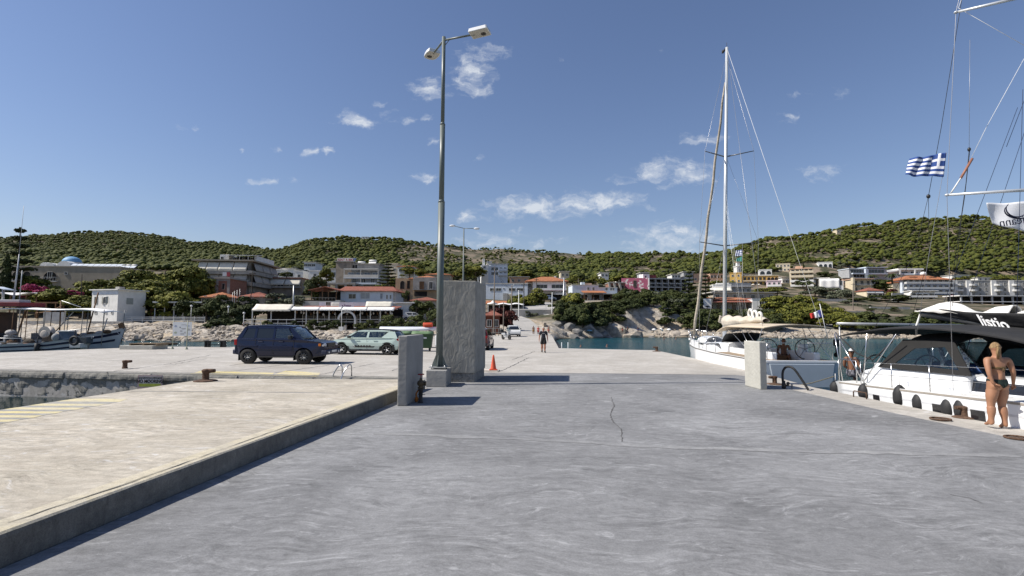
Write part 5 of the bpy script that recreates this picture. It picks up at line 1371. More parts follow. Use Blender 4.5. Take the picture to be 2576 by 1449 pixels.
# ---- beach taverna on the right
h=House('beach_taverna','white beach taverna with long red tile roof above the cove',1786,1905,760,782,152,8,-4,cat='restaurant')
h.body(M_WHITE,y0=3);mb=MB();roof_mono(mb,h.X(1783),h.X(1906),-.8,5,h.Z(760),h.Z(748),.2);mb.build('roof',M_TILER,h.root);mb=MB();roof_mono(mb,h.X(1783),h.X(1880),1.0,5,h.Z(753),h.Z(746.5),.2);mb.build('roof',M_TILE,h.root)
h.posts([h.X(x) for x in (1788,1806,1824,1842,1860,1878,1896)],-2,h.Z(761.5),-.3,.09,M_WOODB);h.wins(6,.1,1.1,1.7,y=3,frame=M_FRAMEB)
h.box('floor',M_SLAB,(-h.W/2-.5,-1,-3),(h.W/2,3,.0))
h.box('side_wall',M_AWNW,(h.X(1766),-1.5,-1.2),(h.X(1786),-1.0,h.Z(752)))
mb=MB();mb.box((h.X(1766)+.7,-1.56,1.05),(h.X(1786)-.7,-1.51,1.15));mb.box((h.X(1776)-.05,-1.56,.2),(h.X(1776)+.05,-1.51,1.45));mb.add([(h.X(1776)-1.0,-1.53,1.12),(h.X(1776)+1.0,-1.53,1.12),(h.X(1776),-1.53,1.5)],[(0,1,2)]);mb.build('parasol_emblem',mat('dark_grey_print',(.05,.05,.055),.8),h.root)
h=House('white_annex','white house with one window and arched porch at the right end of the taverna',1893,1950,753,780,150,6,-8);h.body(M_WHITE,x1=h.X(1925));h.body(M_BWHITE,x0=h.X(1925),y0=.3);h.flat(M_BWHITE,.1,.18);window(h.root,h.X(1917),h.Z(770),1.3,1.7);window(h.root,h.X(1941),h.Z(777),1.4,1.9,y=.3,arch=True,pane=M_DARKIN);window(h.root,h.X(1932),h.Z(777),.6,1.8,y=.3,pane=M_DARKIN)
h=House('beach_bar','open beach bar under a long flat canopy left of the taverna',1664,1766,757,772,152,6,cat='bar');h.flat(M_SLAB,.1,.22,h.Z(756));h.posts([h.X(x) for x in (1668,1690,1712,1734,1756)],-3,h.Z(756),.1,.07,M_WOODB);h.box('back_wall',M_DARKIN,(-h.W/2,5,-2),(h.W/2,5.2,h.Z(757)));h.box('parapet',M_AWNW,(h.X(1684),-.1,-1),(h.X(1764),.05,.45));h.box('floor',M_SLAB,(-h.W/2,-.2,-3),(h.W/2,5,-.05))
for i in range(8):
 mb=MB();mb.box((-.4,-.4,.95),(.4,.4,1.0));mb.box((-.05,-.05,0),(.05,.05,.95));mb.box((.5,-.2,.0),(.55,.2,1.4));mb.box((.55,-.2,.5),(.9,.2,.55))
 t=thing('table_set','table and chair under the long beach bar canopy','table',h.root.matrix_basis @ Vector((h.X(1690+i*9),2.0,-.05)),0,'tables in the beach bar');mb.build('table_and_chairs',M_SLAB if i%2 else M_WOODB,t)
h=plain('long_house','long beige flat building directly behind the red taverna roof',1794,1950,736,760,172,M_BEIGE,'slab',7,ww=1.4,wh=1.5)
h=House('awning_house','white house with a broad cream awning behind the yacht mast',1794,1840,716,740,186,7,-12);h.body(M_WHITE);h.flat(M_WHITE,.1,.2);awning(h.root,-h.W/2,h.W/2,h.Z(724),1.0,1.6,M_AWN);h.box('roof_room',M_WHITE,(h.X(1806),2,h.H),(h.X(1828),5,h.Z(711)));h.wins(3,.3,1.1,1.2)
h=House('grey_block','plain grey two storey block just right of the yacht mast',1834,1890,712,740,190,8);h.body(M_GREYW);h.flat(M_SLAB,.9,.2,h.Z(722));h.flat(M_GREYW,.1,.15);h.wins(4,h.Z(737),1.1,1.6)
h=plain('house','peach flat roofed house between the two dark araucarias',1744,1780,690,712,262,M_PEACH,'flat',3)
h=plain('row_house','peach house with arched windows just left of the yacht mast',1787,1820,690,716,262,M_PEACH,'flat',4,rows=2,ww=1.2,wh=1.6,arch=True)
h=plain('yellow_house','square ochre yellow house right of the yacht mast',1836,1866,687,714,252,M_YELLOWW,'flat',2,yaw=-24,rows=2,ww=1.0)
h=House('bell_tower','small white bell tower house above the ochre yellow house',1854,1865,670,690,270,4,cat='tower');h.body(M_WHITE);h.flat(M_WHITE,.3,.3);h.box('belfry',M_WHITE,(-.8,.6,h.H+.3),(.8,2.2,h.H+2.3));h.box('cornice',M_PEACH,(-1.1,.3,h.H+2.3),(1.1,2.5,h.H+2.6));window(h.root,0,1.5,.8,1.2)
h=House('yellow_hotel','long yellow hotel row with small square windows',1869,1958,694,718,250,8,-12,cat='hotel');h.body(M_YELLOWW);h.flat(M_CREAM,.2,.25);h.wins(6,h.Z(704),1.1,1.3,-h.W/2,h.X(1928),frame=M_FRAMEB);h.wins(3,h.Z(705),1.6,1.5,h.X(1930),h.W/2,arch=True,pane=M_DARKIN,frame=M_PEACH);h.balcony(-h.W/2,h.W/2,h.Z(707),1.2,.3,M_CREAM);h.wins(7,h.Z(717),1.2,1.5,frame=M_FRAMEB)
for (a,b) in ((1876,1886),(1890,1900),(1902,1916)):
 mb=MB();mb.lathe([(1.3,0),(.05,.6)],8);mb.tube([(0,0,-2.2),(0,0,.5)],.05,5);o=mb.build('parasol',M_AWN);o.location=P((a+b)/2,717,244);tag(o,'cream parasol in front of the yellow hotel','parasol','parasols by the yellow hotel')
h=plain('house','white house with two big dark arches above the yellow hotel',1910,1942,679,696,280,M_WHITE,'flat',2,yaw=-22,ww=2.4,wh=2.4,arch=True)
h=plain('house','cream white house with a row of windows highest beside the cream hotel',1952,1988,664,684,315,M_CREAM,'flat',4,yaw=-26,rows=2)
h=House('pink_house','pale pink house with white balconies below the yellow hotel',1930,1966,707,734,236,8,-24);h.body(M_PINKW);h.flat(M_PINKW,.2,.2,par=.2);h.wins(3,h.Z(717),1.0,1.3);h.balcony(-h.W/2,h.W/2,h.Z(720),1.2,.7,M_WHITE);h.wins(3,h.Z(731),1.2,1.5);h.balcony(-h.W/2-1.5,h.W/2,h.Z(732),1.4,.7,M_WHITE)
h=House('cream_hotel','cream four storey hotel with long stacked balconies',1990,2047,676,734,242,12,-26,cat='hotel');h.body(M_CREAM)
for k,z in enumerate((686,697,709,720)):h.balcony(-h.W/2-.2,h.W/2,h.Z(z),1.5,.85,M_CREAM if k<2 else M_WHITE);h.wins(5,h.Z(z)+.05,1.2,1.6,frame=M_FRAMEB)
h.wins(4,h.Z(733),1.4,1.7);h.flat(M_PEACH,.3,.3);h.box('roof_room',M_PEACH,(h.X(2005),3,h.H),(h.X(2022),8,h.Z(667)));h.box('roof_room',M_PEACH,(h.X(2024),4,h.H),(h.X(2045),8,h.Z(671)))
h=plain('house','white house with three arches highest behind the cream hotel',2059,2095,660,681,320,M_WHITE,'flat',3,yaw=-22,ww=1.9,wh=2.6,arch=True)
h=House('sheeted_building','low building covered with bright white sheeting',2062,2122,700,728,236,9,-20,cat='building');h.body(M_WHITE,x1=h.X(2110));mb=MB();mb.sheet(lambda u,v:(h.X(2063)+(h.X(2112)-h.X(2063))*u,-.25-.12*math.sin(u*14),h.Z(727)+(h.Z(702)-h.Z(727))*v+.2*u),18,4,.04);mb.build('sheeting',M_AWNW,h.root);h.body(M_WHITE,x0=h.X(2110),z1=h.Z(706));window(h.root,h.X(2116),h.Z(718),1.1,2.2);h.box('roof',M_SLAB,(h.X(2048),1,h.Z(700)),(h.X(2090),7,h.Z(697)))
h=House('beige_house','beige white two storey house with flat canopy roof and end pillar',2150,2198,702,740,246,8,-6);h.body(M_CREAM,y0=1.5);h.flat(M_PEACH,.4,.35);h.box('pillar',M_CREAM,(h.X(2146),-.4,-4),(h.X(2150.5),1.5,h.Z(698)))
for z in (716,733):h.balcony(-h.W/2,h.W/2,h.Z(z+.5),1.4,.55,M_SLAB,M_WHITE,y=1.5,solid=False);h.wins(3,h.Z(z),1.2,1.9,y=1.5,frame=M_FRAMEB)
h=House('modern_house','grey modern house with broad glass front and flat roofs',2137,2232,675,705,290,9,3);h.body(M_GREYW,z1=h.Z(677));h.flat(M_BWHITE,.3,.4,h.Z(677),-h.W/2,h.X(2180));h.flat(M_BWHITE,.3,.4,h.Z(673),h.X(2180.5),h.W/2);h.box('upper',M_GREYW,(h.X(2180),1,h.Z(677.5)),(h.W/2,8,h.Z(673.2)))
for (x,w_) in ((2158,8.2),(2205,9.5)):window(h.root,h.X(x),h.Z(688),w_,2.3,nx=5)
for (x,w_) in ((2155,4),(2170,4)):window(h.root,h.X(x),h.Z(698),w_,1.8,nx=2,pane=M_DARKIN)
h.box('fin',M_BWHITE,(h.X(2174),-1.5,-4),(h.X(2181),0,h.Z(677)));h.balcony(h.X(2142),h.X(2174),h.Z(689.5),1.4,.5,M_BWHITE);h.balcony(h.X(2182),h.X(2230),h.Z(689.5),1.4,.5,M_BWHITE)
h=House('modern_house','white modern house with folded flat roof right of the grey one',2233,2322,678,705,292,9,-6);h.body(M_WHITE,y0=1.5);h.flat(M_WHITE,.4,.9,h.Z(679),h.X(2262),h.W/2);mb=MB();mb.box((h.X(2232),-.5,h.Z(684)),(h.X(2262),7,h.Z(681.5)),(0,R(-9),0));mb.build('roof',M_WHITE,h.root)
for x in (2280,2305):window(h.root,h.X(x),h.Z(690),3.6,1.7,y=1.5,nx=3)
h.balcony(h.X(2264),h.W/2,h.Z(690.5),1.5,.8,M_BWHITE,y=1.5);window(h.root,h.X(2248),h.Z(700),1.6,2.4,y=1.5,arch=True)
h.posts([h.X(2264),h.X(2302)],h.Z(690),h.Z(679),-.2,.4,M_WHITE)
h=House('cottage','yellow white cottage with faded red roof and white blinds',2181,2222,731,753,226,7);h.body(M_CREAM);h.hip(h.Z(721)-h.Z(730),M_TILER,.4);awning(h.root,-h.W/2,-.1,h.Z(732.5),.7,.5,M_AWNW);awning(h.root,.1,h.W/2,h.Z(732.5),.7,.5,M_AWNW);h.wins(3,h.Z(745),1.5,1.1,pane=M_DARKIN)
h=House('orange_roof_hotel','large white hotel with broad orange tile roof and dormers',2276,2396,703,748,270,14,-2,cat='hotel');h.body(M_BWHITE,y0=1.5)
h.hip(h.Z(690)-h.Z(703),M_TILE,1.2);
for x in (2310,2360):
 mb=MB();mb.box((-1.8,0,0),(1.8,3,.9));o=mb.build('dormer',M_FRAMEB,h.root,loc=(h.X(x),2.6,h.Z(699)))
for k,z in enumerate((713,726,738)):h.balcony(-h.W/2,h.W/2,h.Z(z)-.1,1.8,.85,M_BWHITE if k else M_SLAB,M_RAIL);h.wins(8,h.Z(z),1.7,1.9,y=1.5)
h.box('side_roof',M_TILE,(h.X(2254),3,h.Z(711)),(h.X(2275),9,h.Z(708)));h.box('side_wall',M_CREAM,(h.X(2258),3.4,-4),(h.X(2275),9,h.Z(711)))
mb=MB();mb.lathe([(.1,0),(1.3,.4),(1.5,1.2),(1.0,2),(.1,2.2)],12);mb.build('water_tank',M_WHITE,h.root,loc=(h.X(2355),8,h.Z(690)))
h=House('white_annex','white low annex with bright awning below the orange roofed hotel',2296,2358,732,757,240,6,-6);h.body(M_WHITE,y0=1.5);h.flat(M_WHITE,.5,.3);awning(h.root,h.X(2306),h.X(2338),h.Z(733),.9,1.2,M_AWNW,1.5);h.wins(4,h.Z(746),2.0,1.5,y=1.5,nx=3);h.balcony(-h.W/2-1,h.W/2,h.Z(747),1.8,.7,M_WHITE,y=1.5);mb=MB();mb.sheet(lambda u,v:(-h.W/2-2.2+2.0*u,-.5+1.5*v,h.Z(743)+1.8*u),4,2,.05);mb.build('sunshade',M_AWNW,h.root);h.wins(3,.2,1.6,1.4,y=1.5,pane=M_DARKIN)
mb=MB();mb.lathe([(2.2,0),(1.2,.55),(.05,.9)],10);mb.tube([(0,0,-2),(0,0,.8)],.06,5);o=mb.build('parasol',mat('maroon_cloth',(.14,.02,.04),.8));o.location=P(2396,747,232);tag(o,'dark maroon parasol beside the stone apartment house','parasol')
h=House('stone_apartments','grey stone apartment house with curved white balconies at the right edge',2396,2600,706,752,270,12,-4,cat='building');h.body(M_STONEW);h.flat(M_SLAB,.2,.3)
for z in (718,732,745):h.wins(13,h.Z(z),1.2,1.6)
for i,x in enumerate((2402,2437,2500,2545)):
 h.box('stair_tower',M_WHITE,(h.X(x)-1.2,-.6,-4),(h.X(x)+1.2,0,h.H+.1))
 for z in (719,733):
  mb=MB();mb.extr([(2.2*math.cos(a),-1.6*math.sin(a)) for a in [PI*i_/8 for i_ in range(9)]],0,.95,lambda u,v,s_:(u,v,s_));mb.build('balcony',M_WHITE,h.root,loc=(h.X(x)+2.0,0,h.Z(z)))
h=House('bay_restaurant','long flat roofed restaurant with dark open front at the right edge',2416,2640,744,776,214,8,cat='restaurant');h.flat(M_WHITE,.3,.35,h.Z(745));h.flat(M_WHITE,.3,.3,h.Z(760));h.posts([h.X(2420+i*26) for i in range(8)],-3,h.Z(745),.2,.25,M_GREYW);h.box('back_wall',M_DARKIN,(-h.W/2,6,-3),(h.W/2,6.3,h.Z(745)))
h=House('stone_hut','low stone hut with white notice board on the right bank',2368,2440,797,826,121,4,cat='hut');h.body(M_STONEW);h.flat(M_STONEW,.1,.15);h.box('notice_board',M_AWNW,(h.X(2408),-.08,h.Z(815)),(h.X(2434),0,h.Z(804)));h.box('vent',M_AWNW,(h.X(2378),-.06,h.Z(810)),(h.X(2392),0,h.Z(806)))
h=plain('house','long white house alone high on the right wooded hill',2172,2224,603,609,432,M_WHITE,'flat',4)
h=plain('house','tiny cream house near the right hill crest',2105,2121,579,586,455,M_CREAM,'flat',2)
h=plain('house','tiny white house on the crest of the middle hill',910,926,596,601,470,M_WHITE,'flat',2)
h=plain('house','small red roofed house among pines above the arched house',1000,1042,670,690,190,M_WHITE,5,3)
h=plain('house','cream house up the slope left of the lamp pole',968,1000,664,690,200,M_CREAM,'flat',2)
h=plain('house','red roofed villa partly hidden behind the lamp pole',1070,1132,690,720,170,M_BEIGE,6,4)
for (x0,x1,yt,yb,Y,lb,m_) in ((1690,1712,690,702,262,'white roofed house right above the dark balcony building',M_WHITE),(2122,2140,700,716,262,'peach house left of the grey modern house',M_PEACH),(2000,2052,703,715,262,'white low house behind the cream hotel',M_WHITE),(1968,1990,698,716,258,'white house with awning left of the cream hotel',M_WHITE),(2398,2440,692,706,300,'white house behind the stone apartments, nearest the orange roof',M_WHITE),(2460,2500,698,708,300,'white house behind the stone apartments',M_WHITE)):
 plain('house',lb,x0,x1,yt,yb,Y,m_,'slab',3)
for (x0,x1,yt,yb,Y,lb) in ((2040,2130,752,762,190,'pale stone terrace wall below the olive trees'),(2190,2290,772,779,172,'long dry stone terrace wall on the bare field'),(2120,2200,783,790,160,'dry stone wall at the lower edge of the bare field'),(2245,2272,737,750,212,'pale stepped wall left of the dark red shrub')):
 wall_thing('terrace_wall',lb,x0,x1,yt,yb,Y,.5,M_STONEW)
wall_thing('terrace_wall','white block wall below the white taverna house',1925,1968,784,793,140,.4,M_WHITE)
def sloped_wall(name,label,pts,th,m_):
 """pts: (px, ytop, ybase, Y)"""
 mb=MB()
 for a,b in zip(pts[:-1],pts[1:]):
  A,A2,B,B2=P(a[0],a[2],a[3]),P(a[0],a[1],a[3]),P(b[0],b[2],b[3]),P(b[0],b[1],b[3])
  d=Vector((B.x-A.x,B.y-A.y,0)).normalized();n=Vector((-d.y,d.x,0))*th
  dz=Vector((0,0,-2.2))
  mb.add([A+dz,B+dz,B2,A2,A+dz+n,B+dz+n,B2+n,A2+n],[(0,1,2,3),(5,4,7,6),(3,2,6,7),(4,0,3,7),(1,5,6,2),(4,5,1,0)])
 return tag(mb.build(name,m_),label,'wall')
sloped_wall('stone_parapet','rough stone parapet wall curving along the right side of the road',[(1308,797,806,117),(1335,803,815,110),(1362,811,826,100),(1368,812,832,97)],.5,mat('rubble_stone_wall',(.33,.28,.22),.95,var=.35,scale=1.8,bump=.9,bscale=2.6,world=True))
railing('guard_rail','white guard rail with banners above the cliff end of the road',1367,1415,116,801,789,7,2)
for i,(a,b) in enumerate(((1370,1383),(1389,1396),(1398,1406),(1408,1414))):
 mb=MB();w0=(b-a)*116/FPX;mb.sheet(lambda u,v:(w0*u,.04*math.sin(u*7),.15+.75*v),6,3,.02);o=mb.build('banner',M_AWNW);o.location=P(a,801,115.9);tag(o,'white banner sheet hung on the guard rail','banner','banners on the guard rail')
railing('fence','grey two rail fence left of the road behind the motor scooter',1222,1262,74,846,825,6,2,mat('weathered_rail',(.22,.21,.19),.8,var=.2),.05)
wall_thing('street_wall','cream block wall at the top of the side street',1364,1390,755,764,166,.5,M_CREAM)
for i in range(420):
 px=rnd.uniform(640,2560);Y=rnd.choice([rnd.uniform(120,200),rnd.uniform(180,262),rnd.uniform(240,330)])
 if px>2040 and Y<215:continue
 if 1190<px<1420 and Y<150:continue
 X=P(px,811,Y).x;z=H(X,Y);yb=811-(z-CAMZ)/Y*FPX+2
 hgt=rnd.uniform(3.5,7)*FPX/Y;w_=hgt*rnd.uniform(.9,1.4)
 if yb>768:continue
 bad=False
 for (a,b,t_,bb,hy) in HOUSES:
  if px+w_*.5>a-2 and px-w_*.5<b+2:
   if Y<hy+2 and yb-hgt<bb-3 and yb>t_:bad=True;break
   if abs(Y-hy-5)<9:bad=True;break
 if bad:continue
 k=rnd.choice(['pine','pine','bush','bush','olive']);plant(k,px,w_,yb-hgt,yb,Y,{'pine':'green pine on the slope between the town houses','bush':'green shrub on the slope between the town houses','olive':'grey green tree on the slope between the town houses'}[k],{'pine':'pines on the town slope','bush':'shrubs on the town slope','olive':'grey trees on the town slope'}[k])
# ================================================================== things on the quay
M_POUR=mat('cast_grey_concrete',(.265,.262,.25),.85,var=.14,scale=1.4,bump=.25,bscale=9,world=True)
M_POURL=mat('cast_pale_concrete',(.42,.41,.365),.85,var=.10,scale=2.5,bump=.3,bscale=12,world=True)
M_TROWEL=mat('trowelled_cement_render',(.285,.275,.245),.88,var=.20,scale=2.6,bump=.0,world=True)
_n,_l=M_TROWEL.node_tree.nodes,M_TROWEL.node_tree.links
_g=_n.new('ShaderNodeNewGeometry');_m=_n.new('ShaderNodeMapping');_m.inputs['Scale'].default_value=(3.4,3.4,1.5);_m.inputs['Rotation'].default_value=(0,.5,0)
_l.new(_g.outputs['Position'],_m.inputs[0]);_z=_n.new('ShaderNodeTexNoise');_z.inputs['Scale'].default_value=1.5;_z.inputs['Detail'].default_value=3;_z.inputs['Distortion'].default_value=1.6
_l.new(_m.outputs[0],_z.inputs['Vector']);_b=_n.new('ShaderNodeBump');_b.inputs['Strength'].default_value=.38;_b.inputs['Distance'].default_value=.05
_l.new(_z.outputs[0],_b.inputs['Height']);_l.new(_b.outputs[0],_n['Principled BSDF'].inputs['Normal'])
M_ROUGHC=mat('rough_broken_concrete',(.24,.235,.22),.95,var=.35,scale=9,bump=1.,bscale=14,world=True)
M_STEEL=mat('grey_green_painted_steel',(.115,.135,.125),.42,.0,var=.10,scale=1.5,spec=.5)
M_GALV=mat('galvanised_steel',(.42,.43,.43),.4,.7,var=.12,scale=6)
M_INOX=mat('stainless_steel',(.60,.60,.60),.22,.95,var=.05)
M_LAMPW=mat('white_lamp_housing',(.66,.67,.68),.45,var=.05)
M_LAMPG=mat('lamp_reflector',(.42,.40,.34),.35,.2,var=.1)
M_RUST=mat('rusted_iron',(.105,.062,.04),.9,.1,var=.45,scale=7,bump=.7,bscale=25)
M_IRON=mat('dark_cast_iron',(.055,.05,.047),.7,.3,var=.3,scale=6,bump=.4,bscale=20)
M_RUBBER=mat('black_rubber',(.018,.018,.019),.65,var=.2,scale=5)
M_ORANGE=mat('orange_cone_plastic',(.56,.085,.035),.55,var=.12,scale=4)
M_BLACKP=mat('black_plastic',(.02,.02,.021),.45,var=.15)
M_REDP=mat('red_paint',(.28,.02,.02),.5,var=.15)
def para(mb,A,B,Cc,z0,z1):
 D=A+Cc-B
 mb.prism([(p.x,p.y) for p in (A,B,Cc,D)],z0,z1)
def zt_at(p,py):return P(px_of(p.x,p.y),py,p.y).z
A,B,Cc=G(1106,962.3),G(1194.7,962.5),G(1220.5,946.5)
zt=zt_at(B,706.5)
t=thing('concrete_block','tall plastered concrete block behind the street lamp','concrete block',(B.x,B.y,0))
def loc_para(name,A,B,Cc,z0,z1,m_,parent,org,bev=.012):
 mb=MB();o_=Vector(org);para(mb,A-o_,B-o_,Cc-o_,z0,z1);return mb.build(name,m_,parent,bevel=bev)
sh=(A-B).normalized()*.03;dn=(Cc-B).normalized()*.03
loc_para('plinth',A-sh+dn,B+sh+dn,Cc+sh-dn,.006,.30,M_ROUGHC,t,(B.x,B.y,0))
loc_para('shaft',A,B,Cc,.30,zt,M_TROWEL,t,(B.x,B.y,0),.02)
A,B,Cc=G(998.5,1022.4),G(1022.5,1022.4),G(1063,1000)
zt=zt_at(B,844.8)
t=thing('concrete_pillar','grey concrete pillar with the standpipe, at the end of the kerb','pillar',(B.x,B.y,0));loc_para('shaft',A,B,Cc,.006,zt,M_POUR,t,(B.x,B.y,0),.025)
hy=t
A,B,Cc=G(1912.9,981),G(1930.4,980.7),None
Lb=G(1873.8,970.8);Cc=B+(Lb-A)
zt=zt_at(A,859.7)
t=thing('concrete_pillar','pale sunlit concrete pillar beside the moored yachts','pillar',(A.x,A.y,0));loc_para('shaft',A,B,Cc,.006,zt,M_POURL,t,(A.x,A.y,0),.025)
A,B,Cc=G(1071.2,974.1),G(1122.9,974.6),G(1134.8,964)
zt=zt_at(B,932)
ctr=(A+Cc)/2
t=thing('street_lamp','tall grey green street lamp with two lamp heads on a concrete plinth','street lamp',(ctr.x,ctr.y,0))
loc_para('plinth',A,B,Cc,.006,zt,M_POUR,t,ctr,.02)
mb=MB();mb.box((-.26,-.26,zt+.055),(.26,.26,zt+.075),(0,0,R(-6)))
for sx in (-1,1):
 for sy in (-1,1):mb.tube([(sx*.2,sy*.2,zt-.02),(sx*.2,sy*.2,zt+.12)],.016,6);mb.lathe([(.03,0),(.03,.03)],6,(sx*.2,sy*.2,zt+.075))
mb.build('base_plate',M_GALV,t)
mb=MB()
for k in range(4):
 a=k*PI/2+R(-6);mb.extr([(.07,zt+.075),(.225,zt+.075),(.225,zt+.13),(.11,zt+.42),(.07,zt+.42)],-.008,.008,lambda u,v,s_:(u*math.cos(a)-s_*math.sin(a),u*math.sin(a)+s_*math.cos(a),v))
mb.build('gusset',M_STEEL,t)
ptop=P(1121,93,ctr.y)-ctr
def pz(py):return P(1110,py,ctr.y).z
mb=MB()
z1,z2=pz(508),pz(313)
lx=lambda z:ptop.x*(z/ptop.z)*0+0.0
mb.tube([(0,0,zt+.07),(0,0,z1)],.105,14);mb.tube([(0,0,z1-.02),(0,0,z1+.06)],[.112,.085],14)
mb.tube([(0,0,z1+.05),(0,0,z2)],.082,14);mb.tube([(0,0,z2-.02),(0,0,z2+.06)],[.09,.062],14)
mb.tube([(0,0,z2+.05),(0,0,ptop.z)],.06,12)
mb.build('pole',M_STEEL,t)
for (vx,vy,rz,nm) in ((1.05,-.33,None,0),(-.47,.87,None,1)):
 zz=ptop.z-.09;d=Vector((vx,vy,0));L_=d.length;d.normalize()
 mb=MB();mb.tube([(0,0,zz-.02),tuple(d*L_*.98+Vector((0,0,zz+.0)))],.032,8);mb.tube([(0,0,zz-.25),tuple(d*.2+Vector((0,0,zz-.03)))],.014,5);mb.build('arm',M_STEEL,t)
 ang=math.atan2(d.y,d.x)
 hd=MB()
 prof=[(-.10,-.21),(.12,-.24),(.40,-.22),(.52,-.15),(.56,0),(.52,.15),(.40,.22),(.12,.24),(-.10,.21)]
 if not nm:prof=[(-.12,-.23),(.48,-.23),(.52,-.2),(.52,.2),(.48,.23),(-.12,.23)]
 def lid(u,v):pass
 n_=len(prof)
 hd.add([(p[0],p[1],0) for p in prof]+[(p[0]*.9+.02,p[1]*.86,.13) for p in prof],[list(range(n_))[::-1],list(range(n_,2*n_))]+[(i,(i+1)%n_,n_+(i+1)%n_,n_+i) for i in range(n_)],False)
 o=hd.build('lamp_head',M_LAMPW,t,loc=tuple(d*(L_-.05)+Vector((0,0,zz-.02))),bevel=.012);o.rotation_euler=(0,R(-4),ang)
 g=MB();g.add([(p[0]*.9+.02,p[1]*.88,-.004) for p in prof],[list(range(n_))[::-1]]);g.build('diffuser',M_LAMPG,o)
 g=MB();g.lathe([(.085,-.012),(.07,-.006),(.03,-.02)],12,(.30,.05,0));g.build('bulb',M_IRON,o)
b0=P(1160,862,50);b0.z=0
t=thing('street_lamp','slim distant street lamp with two white heads behind the block','street lamp',b0);top=P(1167,574,50)-b0;k50=50/FPX
mb=MB();mb.tube([(top.x,0,0),(top.x,0,4),(top.x,0,top.z)],[.11,.09,.05],10);mb.build('pole',M_STEEL,t)
for (pa,pb,ya,yb) in ((1167,1141,574,568),(1167,1196,575,575)):
 e=P(pb,yb,50)-b0;mb=MB();mb.tube([(top.x,0,top.z-.02),(e.x,0,e.z)],.03,6);mb.build('arm',M_STEEL,t)
 mb=MB();mb.ell((e.x+(.12 if pb>1170 else -.12),0,e.z),(.3,.16,.11),10,6);mb.build('lamp_head',M_LAMPW,t)
b0=G(1058,1014)
t=thing('hydrant','rusty standpipe valve with red handwheel beside the grey pillar','hydrant',(b0.x,b0.y,.007))
k_=1.95/204*1.0
mb=MB();mb.lathe([(.06,0),(.06,.03),(.048,.035),(.048,.30),(.062,.31),(.062,.335)],14);mb.build('riser_pipe',M_IRON,t)
mb=MB();mb.lathe([(.055,.335),(.075,.35),(.075,.37),(.05,.385),(.05,.40),(.085,.43),(.095,.47),(.08,.51),(.05,.53),(.035,.55),(.02,.60)],14);mb.tube([(-.02,0,.46),(.11,0,.46)],.045,10);mb.lathe([(.058,0),(.058,.02)],12,(.105,0,.46),'x');mb.build('valve_body',mat('bronze_valve',(.10,.075,.045),.6,.4,var=.35,scale=9),t)
mb=MB();mb.tube([(0,0,.58),(0,0,.68)],.011,6);mb.torus((0,0,.68),.07,.012,'z',16,6)
for k in range(3):mb.tube([(0,0,.68),(.07*math.cos(k*2.1),.07*math.sin(k*2.1),.68)],.008,5)
mb.build('handwheel',M_REDP,t)
mb=MB();mb.tube([(-.06,.02,.30),(-.11,.0,.22),(-.10,-.02,.10),(-.12,0,.02)],.02,6);mb.ell((-.10,0,.08),(.05,.04,.07));mb.build('pipe',mat('orange_rag',(.35,.12,.02),.9,var=.3,scale=10),t)
mb=MB();mb.tube([(0,0,.2),(.11,0,.2)],.008,5);mb.torus((0,0,.2),.052,.01,'z',12,5);mb.build('clamp',M_IRON,t)
b0=G(1241,933.5)
bd=MB();bd.box((-.62,-.16,0),(.24,.30,.035),(0,0,R(-4)));o=bd.build('board',mat('pale_plywood',(.55,.50,.44),.85,var=.12,scale=3),None,loc=(b0.x,b0.y,.007),bevel=.004);tag(o,'pale board lying under the orange cone','board')
t=thing('traffic_cone','faded orange traffic cone standing by the concrete block','traffic cone',(b0.x,b0.y,.043))
mb=MB();mb.box((-.16,-.16,0),(.16,.16,.035));mb.build('base',M_ORANGE,t,bevel=.01)
mb=MB();mb.lathe([(.125,.035),(.115,.06),(.035,.56),(.028,.60),(.0,.602)],18);mb.build('cone_body',M_ORANGE,t)
def bollard(px,py,z,s_,label,ang=0.,dish=True):
 b0=G(px,py,z)
 t=thing('bollard',label,'bollard',(b0.x,b0.y,z),ang)
 mb=MB();mb.lathe([(.10*s_,0),(.10*s_,.04*s_),(.085*s_,.08*s_),(.085*s_,.22*s_),(.105*s_,.27*s_),(.11*s_,.31*s_),(.07*s_,.335*s_),(0,.337*s_)],16);mb.build('post',M_RUST,t)
 mb=MB();mb.tube([(0,0,.28*s_),(.14*s_,0,.285*s_),(.24*s_,0,.29*s_)],[.07*s_,.058*s_,.05*s_],10);mb.build('horn',M_RUST,t)
 if dish:
  mb=MB();mb.lathe([(.30*s_,0.001),(.30*s_,.018*s_),(.25*s_,.035*s_),(.11*s_,.05*s_)],20);mb.build('base_plate',M_RUST,t)
 return t
bollard(517,959,PLZ,1.0,'rusty mooring bollard with round base plate on the raised platform',R(8))
bollard(314,927,0,1.0,'dark bollard on the far quay above the old wall',R(12),False)
bollard(2427,1051,0,.72,'small rusty bollard on the quay edge beside the woman',R(170),True)
bollard(1949,967,0,.8,'rusty square bollard behind the pale pillar',R(185),True)
bollard(1652,884,0,1.0,'far rusty bollard on the outer quay corner',R(180),True)
def tube_thing(name,label,cat,pieces,m_,part,r=.02,group=None):
 b=pieces[0][0]
 t=thing(name,label,cat,b,0,group)
 for pts in pieces:
  mb=MB();mb.tube([tuple(Vector(p)-Vector(b)) for p in pts],r,8);mb.build(part,m_,t)
 return t
def arc(a,b,h,n=12,p=.6):
 a,b=Vector(a),Vector(b);out=[]
 for i in range(n+1):
  u=i/n;ang=PI*u
  q_=a.lerp(b,.5-.5*math.cos(ang));q_.z+=h*(math.sin(ang)**p);out.append(q_)
 return out
la=G(832,947);lb=G(861,947.5);lc=G(855,950);ld=G(884.5,947)
